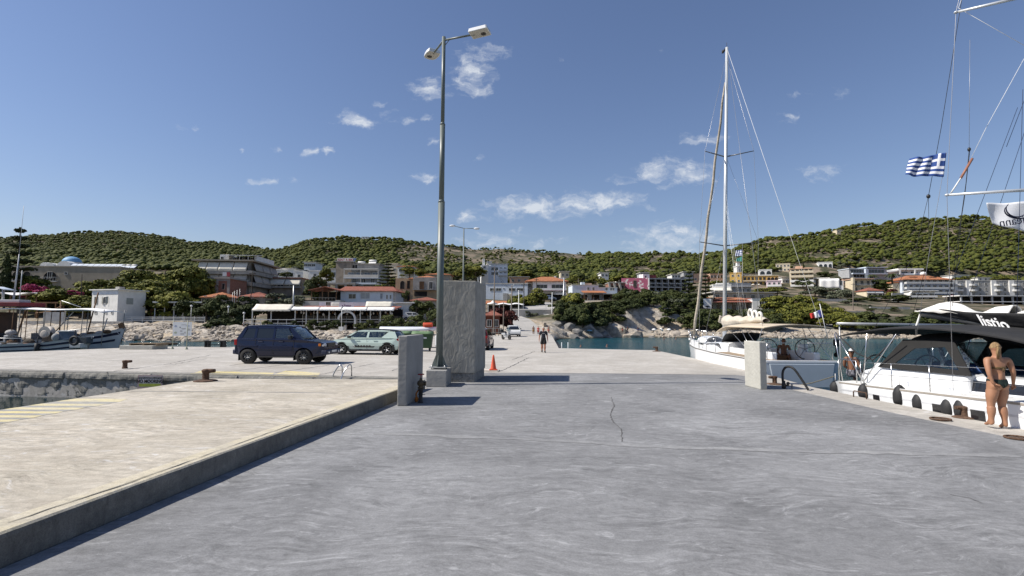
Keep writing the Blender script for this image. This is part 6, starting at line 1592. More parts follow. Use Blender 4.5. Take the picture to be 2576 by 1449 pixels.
tube_thing('bathing_ladder','bent steel ladder rails on the edge of the far quay','ladder',[arc(la+Vector((0,0,-.6)),lb,.58+.0,12,.45),arc(lc+Vector((0,0,-.6)),ld,.6,12,.45)],M_INOX,'rail',.022)
t=thing('bathing_ladder','pair of slim white ladder posts at the quay end above the sea','ladder',G(1414,874));b0=t.location.copy()
for px in (1414,1430):
 p=G(px,875)-b0+Vector((0,.3,0));mb=MB();mb.tube([(p.x,p.y,-.9),(p.x,p.y,.42)],.028,7);mb.build('rail',M_LAMPW,t)
a0,a1=G(1972,978),G(2034,983)
pts=[a0,a0+Vector((-.03,0,.35)),a0+Vector((.0,0,.55)),a0+Vector((.12,0,.66)),a0.lerp(a1,.42)+Vector((0,0,.62)),a0.lerp(a1,.68)+Vector((0,0,.38)),a1+Vector((0,0,.02))]
sm=[]
for i in range(len(pts)-1):
 for j in range(5):
  p0,p1,p2,p3=pts[max(i-1,0)],pts[i],pts[i+1],pts[min(i+2,len(pts)-1)];u=j/5
  sm.append(.5*((2*p1)+(p2-p0)*u+(2*p0-5*p1+4*p2-p3)*u*u+(3*p1-p0-3*p2+p3)*u**3))
sm.append(pts[-1])
t=thing('hose','thick black hose arching out of a standpipe near the pale pillar','hose',a0)
mb=MB();mb.tube([p-a0 for p in sm],.034,10);mb.build('hose_body',M_RUBBER,t)
mb=MB();mb.lathe([(.06,0),(.06,.16),(.045,.17),(.045,.24)],12);mb.tube([(.02,0,.1),(.14,-.02,.1)],.03,8);mb.ell((.13,0,.16),(.05,.05,.05));mb.build('standpipe',M_IRON,t)
mb=MB();mb.lathe([(.02,0),(.02,.1),(.035,.11),(.035,.15)],8,(.27,.05,0));mb.build('tap',M_GALV,t)
p=G(2180,1004);t=thing('mooring_hoop','bent iron hoop standing on the quay edge before a black fender','hoop',p);mb=MB();mb.tube([(-.06,.42,0),(-.06,.42,.13),(-.05,.40,.16),(.0,.02,.16),(.0,0,.13),(0,0,0)],.016,7);mb.build('bar',M_RUST,t)
for (px,py,r_,lb) in ((2366,1057,.17,'flat rusty mooring ring lying on the quay near the woman'),(2560,1105,.17,'flat rusty ring cut by the right picture edge')):
 p=G(px,py);mb=MB();mb.torus((0,0,.022),r_,.018,'z',22,6);mb.lathe([(r_*.82,.0),(r_*.82,.008)],18);o=mb.build('mooring_ring',M_RUST,None,loc=(p.x,p.y,.005));tag(o,lb,'mooring ring')
pA,pB=G(433.5,878),G(469,879);t=thing('information_board','white information board with pale map on two thin posts','notice board',pA)
for p in (pA,pB):
 q_=p-pA;mb=MB();mb.tube([(q_.x,q_.y,0),(q_.x,q_.y,1.98)],.032,8);mb.lathe([(.11,0),(.10,.03),(.045,.16),(.04,.2)],10,(q_.x,q_.y,0));mb.build('post',mat('pale_green_post',(.36,.37,.28),.6,var=.1),t)
d=pB-pA;w_=d.length;zc=P(450,845,pA.y).z;zd=P(450,810,pA.y).z
mb=MB();mb.box((-.0,-.05,zc),(w_,-.03,zd));bo=mb.build('panel',mat('white_map_panel',(.60,.62,.63),.5,var=.06,scale=3),t)
rr=random.Random(3)
pm=[mat('map_blue_print',(.30,.34,.46),.6,var=.2),mat('map_grey_print',(.36,.36,.36),.6,var=.2),mat('map_green_print',(.33,.36,.27),.6,var=.2),mat('map_dark_print',(.10,.11,.13),.6)]
for (x,z,w2,h2,k) in ((.10,.70,.16,.18,0),(.10,.24,.18,.16,2),(.36,.62,.08,.1,3),(.48,.52,.3,.1,1),(.72,.72,.26,.12,0),(.78,.45,.2,.18,1),(.40,.35,.16,.14,1),(.42,.14,.3,.12,1),(.86,.16,.05,.2,0),(.62,.24,.12,.16,1),(.5,.8,.4,.05,1)):
 mb=MB();W2,H2=w2*w_,h2*(zd-zc);n_=9;cx_,cz_=x*w_+W2*.3,zc+z*(zd-zc)
 mb.add([(cx_+W2*.5*math.cos(2*PI*i/n_)*rr.uniform(.7,1.1),-.0525,cz_+H2*.5*math.sin(2*PI*i/n_)*rr.uniform(.7,1.1)) for i in range(n_)],[list(range(n_))]);mb.build('map_print',pm[k],bo)
pA,pB=G(354,945),G(417,946)
X0=P(355,960,20).x;X1=P(417,960,20).x
y0_=fq(X0)[1];X0=P(356,960,y0_-.27).x;X1=P(417,960,y0_-.27).x
yS=min(fq(X0)[1],fq(X1)[1])-.27
zS0,zS1=P(386,977,yS).z,P(386,943.5,yS).z
sg=MB();sg.box((0,0,zS0),(X1-X0,.03,zS1));t=sg.build('no_mooring_sign',mat('weathered_sign_board',(.60,.53,.49),.7,var=.16,scale=3),None,loc=(X0,yS,0));tag(t,'weathered sign forbidding mooring, fixed to the old quay wall','sign')
Ws,Hs=X1-X0,zS1-zS0
M_INK=mat('black_sign_ink',(.02,.018,.016),.7)
mb=MB();n_=22
for i in range(n_):
 for (za,zb) in ((zS1-.045,zS1-.004),(zS0+.004,zS0+.045)):mb.add([(Ws*i/n_,-.002,za),(Ws*(i+.5)/n_,-.002,za),(Ws*(i+.8)/n_,-.002,zb),(Ws*(i+.3)/n_,-.002,zb)],[(0,1,2,3)])
for i in range(9):
 for (xa,xb) in ((.004,.04),(Ws-.04,Ws-.004)):z_=zS0+.05+(Hs-.1)*i/9;mb.add([(xa,-.002,z_),(xb,-.002,z_+.02),(xb,-.002,z_+.045),(xa,-.002,z_+.025)],[(0,1,2,3)])
mb.build('border_stripe',mat('faded_red_print',(.34,.16,.16),.7),t)
text('ΑΠΑΓΟΡΕΥΕΤΑΙ Η ΠΡΟΣΔΕΣΗ',.085,M_INK,t,(Ws/2,-.003,zS1-.11),sx=.72,bold=.002)
text('NO MOORING',.165,M_INK,t,(Ws/2,-.003,zS0+Hs*.52),sx=.88,bold=.006)
mb=MB();mb.add([(.05,-.002,zS0+.06),(Ws-.05,-.002,zS0+.06),(Ws-.05,-.002,zS0+Hs*.36),(.05,-.002,zS0+Hs*.36)],[(0,1,2,3)]);mb.build('green_band',mat('yellow_green_print',(.32,.36,.05),.7,var=.15,scale=6),t)
pA=G(300,879);t=thing('quay_block','low concrete block at the quay edge under a pallet','concrete block',pA)
w_=(382-300)*pA.y/FPX;mb=MB();mb.box((0,0,.001),(w_,1.6,.26));mb.build('block',M_POURL,t,bevel=.02)
pt=thing('pallet','weathered wooden pallet lying on the concrete block','pallet',(pA.x+.5,pA.y+.2,.261))
M_PALLET=mat('weathered_pallet_wood',(.22,.16,.10),.9,var=.3,scale=3)
pm_=MB();pm_.box((0,0,.12),(1.9,.09,.142));bm_=pm_.mesh('board',M_PALLET)
for i in range(9):o=bpy.data.objects.new('plank',bm_);C.objects.link(o);o.parent=pt;o.location=(0,i*.135,0)
for i in range(3):mb=MB();mb.box((i*.9,0,0),(i*.9+.1,1.17,.119));mb.build('bearer',M_PALLET,pt)
pA=G(511,873.5);t=thing('bench','long low black bench at the edge of the far quay','bench',pA);w_=(562-511)*pA.y/FPX
mb=MB();mb.box((0,0,.44),(w_,.5,.49));mb.build('seat',M_BLACKP,t)
for x in (.05,.25,w_-.3,w_-.1):mb=MB();mb.box((x,.05,0),(x+.06,.45,.44));mb.build('leg',M_BLACKP,t)
mb=MB();mb.box((.3,.22,.15),(w_-.3,.27,.2));mb.build('stretcher',M_BLACKP,t)
p=P(420,872,40.5);mb=MB();
for i in range(9):mb.torus((rnd.uniform(-.35,.35),rnd.uniform(-.2,.2),.06+i*.018),rnd.uniform(.25,.45),.045,'z',14,5)
o=mb.build('rope_coil',mat('dark_brown_net',(.07,.05,.035),.95,var=.3),None,loc=(p.x,p.y,0));tag(o,'heap of dark rope right of the pallet','rope')
M_BIN=mat('dark_green_bin_plastic',(.035,.075,.032),.6,var=.14,scale=2);M_BINL=mat('light_green_bin_lid',(.12,.19,.09),.55,var=.12)
def bin_(px,py,label):
 b0=G(px,py);t=thing('wheelie_bin',label,'waste bin',b0,R(4))
 mb=MB();a=[(-.58,-.42),(.58,-.42),(.58,.42),(-.58,.42)];bt=[(-.67,-.5),(.67,-.5),(.67,.5),(-.67,.5)]
 vs=[(x,y,.22) for x,y in a]+[(x,y,1.12) for x,y in bt];mb.add(vs,[(3,2,1,0),(4,5,6,7),(0,1,5,4),(1,2,6,5),(2,3,7,6),(3,0,4,7)],False);mb.box((-.70,-.54,1.07),(.70,.54,1.13));mb.build('body',M_BIN,t,bevel=.03)
 mb=MB();mb.sheet(lambda u,v:(-.7+1.4*u,-.55+1.12*v,1.15+.17*math.sin(PI*min(1,v*1.0))*1.0),4,8,.03);mb.build('lid',M_BINL,t)
 for sx in (-.48,.48):
  for sy in (-.34,.34):mb=MB();mb.lathe([(.10,-.03),(.10,.03)],12,(sx,sy,.10),'x');mb.box((sx-.05,sy-.02,.12),(sx+.05,sy+.02,.24));mb.build('wheel',M_RUBBER,t)
 mb=MB();mb.box((.1,-.5,.85),(.3,-.47,.95));mb.build('sticker',M_LAMPW,t)
bin_(1063,883.5,'right green wheelie bin, beside the lamp pole');bin_(1010,881,'left green wheelie bin, half hidden by the pillar')
# ================================================================== vehicles
M_TYRE=mat('tyre_rubber',(.022,.021,.02),.8,var=.2,scale=6)
M_RIM=mat('grey_alloy_rim',(.38,.39,.40),.35,.7,var=.1)
M_GLASSD=mat('tinted_car_glass',(.012,.014,.017),.05,var=.1,spec=.7)
M_GLASSC=clear_glass('clear_car_glass',(.62,.68,.68),.10)
M_CHROME=mat('chrome',(.6,.6,.62),.15,.95,var=.05)
M_HEADL=mat('headlight_glass',(.55,.56,.58),.12,.2,var=.2,scale=12)
M_TAILL=mat('red_tail_light',(.28,.012,.015),.15,var=.2,scale=10)
M_AMBER=mat('amber_lens',(.5,.14,.01),.2,var=.1)
M_SEAT=mat('dark_seat_cloth',(.03,.03,.032),.9,var=.2)
M_PLATE=mat('white_plate',(.62,.62,.60),.5,var=.05)
def arch(cx,r,z0,n=10,rev=True):
 pts=[]
 a0=math.asin(max(-1,min(1,(z0-r[1])/r[0])))
 for i in range(n+1):
  a=a0+(PI-2*a0)*i/n
  pts.append((cx+r[0]*math.cos(a),r[1]+r[0]*math.sin(a)))
 return pts
def wheel(parent,x,y,r,w_,side,spokes,rim_m=None,rr=.64):
 s_=side
 t=MB();t.lathe([(r*.60,-w_/2),(r*.9,-w_/2),(r*.985,-w_*.36),(r,-w_*.2),(r,w_*.2),(r*.985,w_*.36),(r*.9,w_/2),(r*.62,w_/2),(r*.62,-w_/2)],28,(0,0,0),'y',caps=False)
 o=t.build('wheel',M_TYRE,parent,loc=(x,y,r))
 m_=MB();yo=s_*w_*.46
 m_.lathe([(r*rr,s_*w_*.30),(r*rr,yo),(r*(rr-.05),yo+.002*s_),(r*(rr-.07),s_*w_*.28)],28,(0,0,0),'y',caps=False)
 m_.lathe([(0.001,s_*w_*.44),(r*.13,s_*w_*.43),(r*.15,s_*w_*.3)],12,(0,0,0),'y')
 for k in range(spokes):
  a=2*PI*k/spokes
  for da in (-.13,.13):
   p0=Vector((r*.1*math.cos(a),s_*w_*.40,r*.1*math.sin(a)));p1=Vector((r*(rr-.03)*math.cos(a+da),s_*w_*.42,r*(rr-.03)*math.sin(a+da)))
   m_.tube([p0,p1],r*.032,5)
 m_.build('rim',rim_m or M_RIM,o)
 d=MB();d.lathe([(r*.62,s_*w_*.12),(.001,s_*w_*.12)],20,(0,0,0),'y',False);d.build('brake_disc',M_BLACKP,o)
 return o
def car(label,spec,loc,rz,group=None):
 """x forward from the rear bumper, y to the left, z up"""
 t=thing('parked_car',label,'car',loc,rz,group)
 W,r,wx=spec['W'],spec['r'],spec['wx'];hw=W/2;paint=spec['paint']
 bx=spec['body']
 low=[(p[0],p[1]) for p in bx['top']]
 zs=bx['sill'];ar=r*1.16
 fa=arch(wx[1],(ar,r),zs);rb=arch(wx[0],(ar,r),zs)
 poly=low+bx['front']+[(fa[0][0],zs)]+fa+rb+bx['rear']
 def wid(z):return hw*np.interp(z,[0,zs,zs+.25,bx['belt']-.18,bx['belt'],2],[.93,.95,1.0,.995,.95,.9])
 mb=MB();n=len(poly)
 L_=[(p[0],wid(p[1]),p[1]) for p in poly];Rr=[(p[0],-wid(p[1]),p[1]) for p in poly]
 xl=max(p[0] for p in poly)
 def nar(p):
  k=1-spec.get('nose',.10)*max(0,(p[0]-(xl-.55))/.55)**2-spec.get('tail',.06)*max(0,(.45-p[0])/.45)**2
  return (p[0],p[1]*k,p[2])
 L_=[nar(p) for p in L_];Rr=[nar(p) for p in Rr]
 mb.add(L_+Rr,[list(range(n))[::-1],list(range(n,2*n))]+[(i,(i+1)%n,n+(i+1)%n,n+i) for i in range(n)],False)
 mb.build('body',paint,t,bevel=spec.get('bev',.045),bseg=3)
 u=MB();u.box((wx[0]-.35,-hw*.8,zs-.06),(wx[1]+.35,hw*.8,zs+.2));u.build('underbody',M_BLACKP,t)
 cb=spec['cabin'];belt=bx['belt'];zr=cb['roofz']
 def yw(z):return np.interp(z,[belt-.05,zr],[hw*.94,hw*cb['tumble']])
 def side(poly,name,m_,off=0.,th=.03,parent=t):
  for s_ in (-1,1):
   b=MB();b.extr(poly,0,1,lambda x,z,k:(x,s_*(yw(z)+off-th*k),z));b.build(name,m_,parent)
 for pl in cb['pillars']:side(pl,'pillar',cb.get('pillar_m',paint),.0,.05)
 for pl,gm in cb['windows']:side(pl,'side_window',gm,-.012,.006)
 rf=cb['roof'];b=MB();hw_r=yw(zr-.02)
 k_=len(rf)
 def rfn(u_,v_):
  i=u_*(k_-1);a=int(min(i,k_-2));f_=i-a;x=rf[a][0]*(1-f_)+rf[a+1][0]*f_;z=rf[a][1]*(1-f_)+rf[a+1][1]*f_
  return (x,(1-2*v_)*yw(z),z+.035*(1-(2*v_-1)**2))
 b.sheet(rfn,12,6,.05);b.build('roof',cb.get('roof_m',paint),t)
 def pane(a,bq,name,m_,ins=.06):
  (x0,z0),(x1,z1)=a,bq;g=MB()
  g.sheet(lambda u_,v_:(x0+(x1-x0)*v_+.06*(1-(2*u_-1)**2)*(1 if x0>1.8 else -1),(2*u_-1)*(yw(z0+(z1-z0)*v_)-ins),z0+(z1-z0)*v_),8,4,.008);g.build(name,m_,t)
 pane(*cb['windscreen'],'windscreen',cb.get('screen_m',M_GLASSC));pane(*cb['rear_screen'],'rear_window',M_GLASSD)
 b=MB();(x0,z0),(x1,z1)=cb['windscreen']
 for x in cb['seats']:
  for y in (-.36,.36):
   q_=MB();q_.box((x,y-.22,belt-.35),(x+.14,y+.22,belt+.08));q_.box((x+.02,y-.12,belt+.12),(x+.11,y+.12,belt+.30));q_.build('seat',M_SEAT,t,bevel=.03)
 b.box((x0-.55,-hw*.85,z0-.1),(x0-.05,hw*.85,z0+.03));b.torus((x0-.62,.36,z0+.03),.18,.018,'x',16,5);b.build('dashboard',M_SEAT,t)
 for x in wx:
  for s_ in (-1,1):wheel(t,x,s_*(hw-.11),r,spec['tw'],s_,spec['spokes'],spec.get('rim'),spec.get('rr',.64))
 for a in spec.get('extras',[]):a(t)
 return t
def part_box(name,m_,lo,hi,bev=.02,both=False,rot=None):
 def fn(t):
  for s_ in ((1,-1) if both else (1,)):
   b=MB();y0,y1=lo[1]*s_,hi[1]*s_
   b.box((lo[0],min(y0,y1),lo[2]),(hi[0],max(y0,y1),hi[2]),rot);b.build(name,m_,t,bevel=bev)
 return fn
def place_by(A,B,wx,W,side):
 """root of a car whose wheels on the given side stand at A (rear) and B (front)"""
 d=Vector((B.x-A.x,B.y-A.y));d.normalize();rz=math.atan2(d.y,d.x);left=Vector((-d.y,d.x))
 o=Vector((A.x,A.y))-d*wx-left*side*(W/2-.11)
 return (o.x,o.y,0),rz
# ---- blue four wheel drive
M_BLUE=mat('dark_blue_car_paint',(.004,.008,.034),.25,.0,var=.06,coat=.35,scale=1,spec=.35)
M_BLUEG=mat('dark_blue_grey_trim',(.018,.022,.05),.5,var=.1)
A,B=G(628,914.6),G(762.5,917)
my=(A.y+B.y)/2;A.y=my+.08;B.y=my-.08;bw=(B-A).length;sc=bw/2.45
xr_,xf_=.66,.66+2.45
suv=dict(W=1.68,r=.35,wx=(xr_,xf_),tw=.23,spokes=9,rim=mat('gunmetal_rim',(.16,.165,.17),.35,.7,var=.1),rr=.70,paint=M_BLUE,bev=.05,nose=.07,tail=.03,
 body=dict(belt=1.17,sill=.36,top=[(.10,.60),(.07,.72),(.09,1.10),(.14,1.17),(2.96,1.16),(3.06,1.12),(3.80,1.03),(3.94,.97)],front=[(3.99,.86),(4.00,.62),(3.97,.42),(3.72,.38)],rear=[(.30,.40),(.10,.44)]),
 cabin=dict(roofz=1.74,tumble=.80,roof=[(.44,1.66),(.52,1.72),(1.1,1.745),(2.0,1.745),(2.36,1.72),(2.50,1.67)],
 pillars=[[(.12,1.14),(.42,1.69),(.56,1.71),(.34,1.14)],[(.88,1.14),(.93,1.69),(1.02,1.69),(1.0,1.14)],[(1.70,1.14),(1.74,1.70),(1.82,1.70),(1.82,1.14)],[(2.68,1.14),(2.38,1.70),(2.52,1.68),(3.06,1.12),(2.98,1.14)],[(.46,1.63),(.54,1.73),(2.42,1.73),(2.50,1.63)],[(.12,1.12),(.14,1.19),(2.94,1.19),(3.02,1.12)]],
 windows=[([(.37,1.19),(.58,1.64),(.92,1.64),(.88,1.19)],M_GLASSD),([(1.01,1.19),(1.03,1.64),(1.73,1.64),(1.70,1.19)],M_GLASSD),([(1.83,1.19),(1.83,1.64),(2.36,1.64),(2.64,1.19)],M_GLASSC)],
 windscreen=((2.98,1.15),(2.48,1.69)),rear_screen=((.11,1.19),(.40,1.67)),seats=(1.05,1.85)),
 extras=[part_box('front_bumper',M_BLUEG,(3.86,-.80,.44),(4.12,.80,.66),.05),part_box('rear_bumper',M_BLUEG,(-.04,-.80,.44),(.20,.80,.66),.05),part_box('wheel_flare',M_BLUE,(.20,.83,.80),(1.10,.865,.86),.015,True),part_box('side_moulding',M_BLUE,(1.12,.83,.66),(2.62,.862,.84),.02,True),part_box('side_step',M_BLACKP,(1.1,.74,.30),(2.7,.86,.36),.01,True),part_box('headlight',M_HEADL,(3.80,.50,.80),(3.995,.79,.95),.04,True),part_box('indicator',M_AMBER,(3.74,.74,.83),(3.86,.822,.95),.02,True),part_box('grille',M_BLACKP,(3.9,-.44,.78),(4.02,.44,.98),.02),part_box('fog_lamp',M_HEADL,(4.08,.48,.50),(4.13,.62,.60),.02,True),part_box('number_plate',M_PLATE,(4.12,-.26,.54),(4.135,.26,.64),.003),part_box('tail_light',M_TAILL,(.03,.62,.86),(.16,.815,1.12),.02,True),part_box('door_handle',M_BLUEG,(1.12,.835,1.0),(1.32,.865,1.045),.01,True),part_box('door_handle',M_BLUEG,(2.02,.835,1.0),(2.22,.865,1.045),.01,True),part_box('mirror',M_BLACKP,(2.50,.86,1.14),(2.64,1.06,1.32),.03,True),part_box('mud_flap',M_RUBBER,(.24,.60,.16),(.27,.82,.44),.003,True),part_box('mud_flap',M_RUBBER,(2.66,.60,.18),(2.69,.82,.44),.003,True),part_box('door_seam',M_BLACKP,(1.755,.8395,.44),(1.77,.8435,1.14),.0,True),part_box('door_seam',M_BLACKP,(2.66,.8395,.55),(2.675,.8435,1.12),.0,True),part_box('door_seam',M_BLACKP,(.98,.8395,.80),(.995,.8435,1.14),.0,True)])
loc,rz=place_by(A,B,xr_*sc,1.68,-1)
c=car('dark blue four wheel drive parked side on, nose to the right',suv,loc,rz);c.scale=(sc,1.,.99)
# ---- mint green hatchback facing left
M_MINT=mat('mint_green_car_paint',(.47,.57,.51),.28,.0,var=.04,coat=.6,scale=1)
fx,rx=G(575+.1736*1655,805+.1736*497),G(575+.1736*2290,805+.1736*510)
my=(fx.y+rx.y)/2;fx.y=my+.15;rx.y=my-.15;bw=(fx-rx).length;sc=bw/2.54
bumps=lambda t:None
def airbump(t):
 for s_ in (-1,1):
  b=MB();b.extr([(1.42+.08*math.cos(a),.52+.085*math.sin(a)) for a in [PI/2+PI*i/6 for i in range(7)]]+[(2.48+.06*math.cos(a),.52+.085*math.sin(a)) for a in [-PI/2+PI*i/6 for i in range(7)]],.845,.872,lambda x,z,k:(x,s_*k,z));p=b.build('door_bumper_strip',M_BLACKP,t)
  for i in range(6):
   q_=MB();q_.box((1.56+i*.155,min(s_*.873,s_*.885),.475),(1.67+i*.155,max(s_*.873,s_*.885),.565));q_.build('cushion',M_IRON,p,bevel=.015)
  q_=MB();q_.torus((2.47,s_*.876,.52),.045,.009,'y',14,5);q_.build('cushion',M_LAMPW,p)
mint=dict(W=1.75,r=.315,wx=(.66,3.20),tw=.21,spokes=5,rim=mat('light_alloy_rim',(.5,.5,.5),.3,.6,var=.1),rr=.70,paint=M_MINT,bev=.085,nose=.16,tail=.10,
 body=dict(belt=.98,sill=.30,top=[(.06,.52),(.02,.78),(.12,1.0),(.5,1.01),(2.95,.97),(3.15,.95),(3.65,.87),(3.90,.72)],front=[(3.97,.58),(3.98,.40),(3.88,.24),(3.62,.22)],rear=[(.26,.28),(.08,.34)]),
 cabin=dict(roofz=1.47,tumble=.74,roof_m=M_BLACKP,roof=[(.36,1.36),(.55,1.42),(1.2,1.465),(1.9,1.465),(2.30,1.42),(2.48,1.35)],
 pillars=[[(.10,.96),(.30,1.37),(.56,1.42),(.98,1.03),(.86,.96)],[(1.72,.96),(1.68,1.42),(1.78,1.42),(1.84,.96)],[(2.92,.96),(2.36,1.40),(2.50,1.36),(3.14,.95)],[(.40,1.37),(.60,1.455),(2.34,1.445),(2.46,1.36)],[(.80,.95),(.86,1.01),(2.90,1.01),(3.0,.95)]],
 windows=[([(.98,1.02),(.72,1.37),(1.68,1.40),(1.71,1.02)],M_GLASSC),([(1.85,1.02),(1.80,1.40),(2.32,1.37),(2.82,1.02)],M_GLASSC)],
 windscreen=((3.10,.96),(2.46,1.39)),rear_screen=((.14,1.02),(.36,1.36)),seats=(1.05,1.95)),
 extras=[airbump,part_box('wheel_arch_trim',M_BLACKP,(.26,.80,.24),(.36,.878,.62),.02,True),part_box('sill',M_BLACKP,(1.06,.80,.22),(2.82,.872,.33),.02,True),part_box('headlight',M_HEADL,(3.74,.40,.60),(3.93,.70,.72),.03,True),part_box('front_bumper',M_BLACKP,(3.66,-.72,.20),(3.99,.72,.34),.04),part_box('rear_bumper',M_BLACKP,(-.04,-.78,.26),(.26,.78,.50),.05),part_box('tail_light',M_TAILL,(.02,.46,.80),(.20,.80,.98),.04,True),part_box('door_handle',M_MINT,(1.20,.845,.80),(1.42,.872,.85),.01,True),part_box('door_handle',M_MINT,(2.18,.845,.80),(2.40,.872,.85),.01,True),part_box('mirror',M_BLACKP,(2.66,.84,.98),(2.84,1.04,1.12),.04,True),part_box('number_plate',M_PLATE,(-.055,-.26,.55),(-.04,.26,.66),.003),part_box('door_seam',M_BLACKP,(1.775,.8595,.36),(1.785,.8625,.98),0.,True)])
def arches(t):
 for x in (.66,3.20):
  for s_ in (-1,1):
   b=MB();n_=12;o_=[(x+.44*math.cos(a),.315+.44*math.sin(a)) for a in [-.25+(PI+.5)*i/n_ for i in range(n_+1)]];i_=[(x+.36*math.cos(a),.315+.36*math.sin(a)) for a in [-.25+(PI+.5)*i/n_ for i in range(n_+1)]]
   for k in range(n_):b.extr([o_[k],o_[k+1],i_[k+1],i_[k]],.80,.874,lambda xx,z,q_:(xx,s_*q_,z))
   b.build('wheel_arch_trim',M_BLACKP,t)
mint['extras'].append(arches)
loc,rz=place_by(rx,fx,.66*sc,1.75,1)
c=car('mint green hatchback with black roof, nose to the left',mint,loc,rz);c.scale=(sc,1.,1.)
# ---- other cars
def hatch(label,paint,px,py,Y,rz,s_=1.0,z=None):
 sp=dict(mint);sp['paint']=paint;sp['cabin']=dict(mint['cabin']);sp['cabin']['roof_m']=paint;sp['cabin']['screen_m']=M_GLASSD
 sp['cabin']['windows']=[(w_[0],M_GLASSD) for w_ in mint['cabin']['windows']]
 ex=mint['extras'];sp['extras']=[e for i,e in enumerate(ex) if i not in (0,1,len(ex)-1)]
 p=P(px,py,Y) if Y else G(px,py);
 if z is not None:p.z=z
 d=Vector((math.cos(rz),math.sin(rz),0))*1.98*s_
 c=car(label,sp,p-d,rz);c.scale=(s_,s_,s_);return c
M_MAROON=mat('maroon_car_paint',(.10,.008,.010),.25,.15,var=.05,coat=.6,scale=1)
M_CARW=mat('white_car_paint',(.62,.62,.60),.3,var=.04,coat=.4);M_CARS=mat('silver_car_paint',(.34,.36,.38),.3,.5,var=.05,coat=.4);M_CARB=mat('pale_blue_car_paint',(.30,.36,.46),.3,.3,var=.05,coat=.4)
p=G(1244,880);hatch('maroon hatchback parked nose away behind the concrete block',M_MAROON,1206,878,None,R(86),1.02)
hatch('silver white car parked on the left of the road behind the scooter',M_CARW,1291,845.5,72,R(-84),1.0,0.02)
hatch('small white car parked below the arched house',M_CARW,1040,806,96,R(10),1.0,P(1040,806,96).z)
hatch('silver van parked at the foot of the side street',M_CARS,1407,783,134,R(-75),1.15)
hatch('pale blue car parked under the awning at the top of the street',M_CARB,1382,756,165,R(8),1.1)
hatch('white car behind the guard rail at the cliff end',M_CARW,1358,800,119,R(5),.95)
# ---- motor scooter
b0=G(1273.5,854.5);t=thing('motor_scooter','dark motor scooter with windscreen parked by the road','scooter',b0,R(-55))
mb=MB();mb.torus((.65,0,.28),.23,.06,'y',20,8);mb.lathe([(.16,-.03),(.16,.03)],12,(.65,0,.28),'y');mb.build('front_wheel',M_TYRE,t)
mb=MB();mb.torus((-.62,0,.28),.23,.065,'y',20,8);mb.lathe([(.16,-.04),(.16,.04)],12,(-.62,0,.28),'y');mb.build('rear_wheel',M_TYRE,t)
mb=MB();mb.extr([(-.85,.55),(-.8,.75),(-.1,.78),(0,.5),(.3,.36),(.45,.9),(.6,.95),(.62,.55),(.4,.25),(-.3,.25),(-.45,.5)],-.14,.14,lambda u,v,k:(u,k,v));mb.build('body',mat('white_grey_fairing',(.35,.36,.37),.35,var=.1,coat=.3),t,bevel=.05)
mb=MB();mb.box((-.85,-.15,.77),(-.05,.15,.87));mb.build('seat',M_BLACKP,t,bevel=.04)
mb=MB();mb.tube([(.45,-.33,1.02),(.5,0,.98),(.45,.33,1.02)],.022,7);mb.tube([(.5,0,.95),(.65,0,.3)],.03,7);mb.build('handlebar',M_BLACKP,t)
mb=MB();mb.sheet(lambda u,v:(.62-.16*v-.08*(2*u-1)**2,-.22+.44*u,.95+.42*v),6,4,.008);mb.build('windscreen',M_GLASSC,t)
mb=MB();mb.box((.60,-.1,.78),(.66,.1,.92));mb.build('headlight',M_HEADL,t,bevel=.02)
mb=MB();mb.box((-1.1,-.2,.85),(-.75,.2,1.15));mb.build('top_box',M_BLACKP,t,bevel=.05)
for s_ in (-1,1):mb=MB();mb.tube([(.45,s_*.3,1.02),(.42,s_*.34,1.15)],.008,5);mb.ell((.42,s_*.36,1.18),(.02,.07,.05));mb.build('mirror',M_BLACKP,t)
# ================================================================== boats
M_GEL=mat('white_gelcoat',(.74,.75,.76),.22,var=.03,coat=.5,scale=.6)
M_DECK=mat('pale_nonslip_deck',(.66,.66,.64),.6,var=.05)
M_TEAK=mat('grey_teak_deck',(.26,.20,.14),.8,var=.25,scale=5,stretch=(1,14,1))
M_TRANSOM=mat('blue_grey_transom',(.40,.45,.50),.35,var=.04,coat=.3)
M_DARKW=mat('dark_cabin_window',(.012,.012,.015),.08,var=.1,spec=.7)
M_SAILC=mat('beige_sail_cloth',(.50,.45,.37),.9,var=.14,scale=2.5,bump=.6,bscale=4)
M_SAILW=mat('white_sail_cloth',(.72,.70,.65),.85,var=.07,scale=2,bump=.5,bscale=4)
M_TANB=mat('tan_bimini_cloth',(.52,.44,.33),.9,var=.08,scale=2,bump=.2,bscale=3)
M_BLKC=mat('black_canvas',(.020,.020,.021),.85,var=.2,scale=2.5,bump=.5,bscale=4)
M_BLKG=mat('charcoal_canvas',(.017,.0165,.016),.9,var=.15,scale=2.5,bump=.4,bscale=4)
M_ALU=mat('mast_aluminium',(.58,.60,.61),.35,.35,var=.05,stretch=(1,1,.1))
M_ALUD=mat('dark_anodised_spar',(.12,.125,.13),.4,.5,var=.1)
M_WIRE=mat('rigging_wire',(.35,.35,.36),.4,.6,var=.05)
M_WIREW=mat('white_rope',(.66,.66,.64),.8,var=.1)
M_ROPED=mat('dark_rope',(.03,.03,.032),.9,var=.2)
M_GENOA=mat('furled_genoa_cloth',(.42,.37,.30),.9,var=.25,scale=1.2,bump=.4,bscale=3,stretch=(1,1,3))
M_VINYL=clear_glass('clear_vinyl',(.60,.64,.66),.03,.08,.06)
M_NAVY=mat('navy_stripe_paint',(.008,.012,.04),.4,var=.15)
M_HULLW=mat('white_wood_hull_paint',(.46,.47,.48),.5,var=.12,scale=1.5)
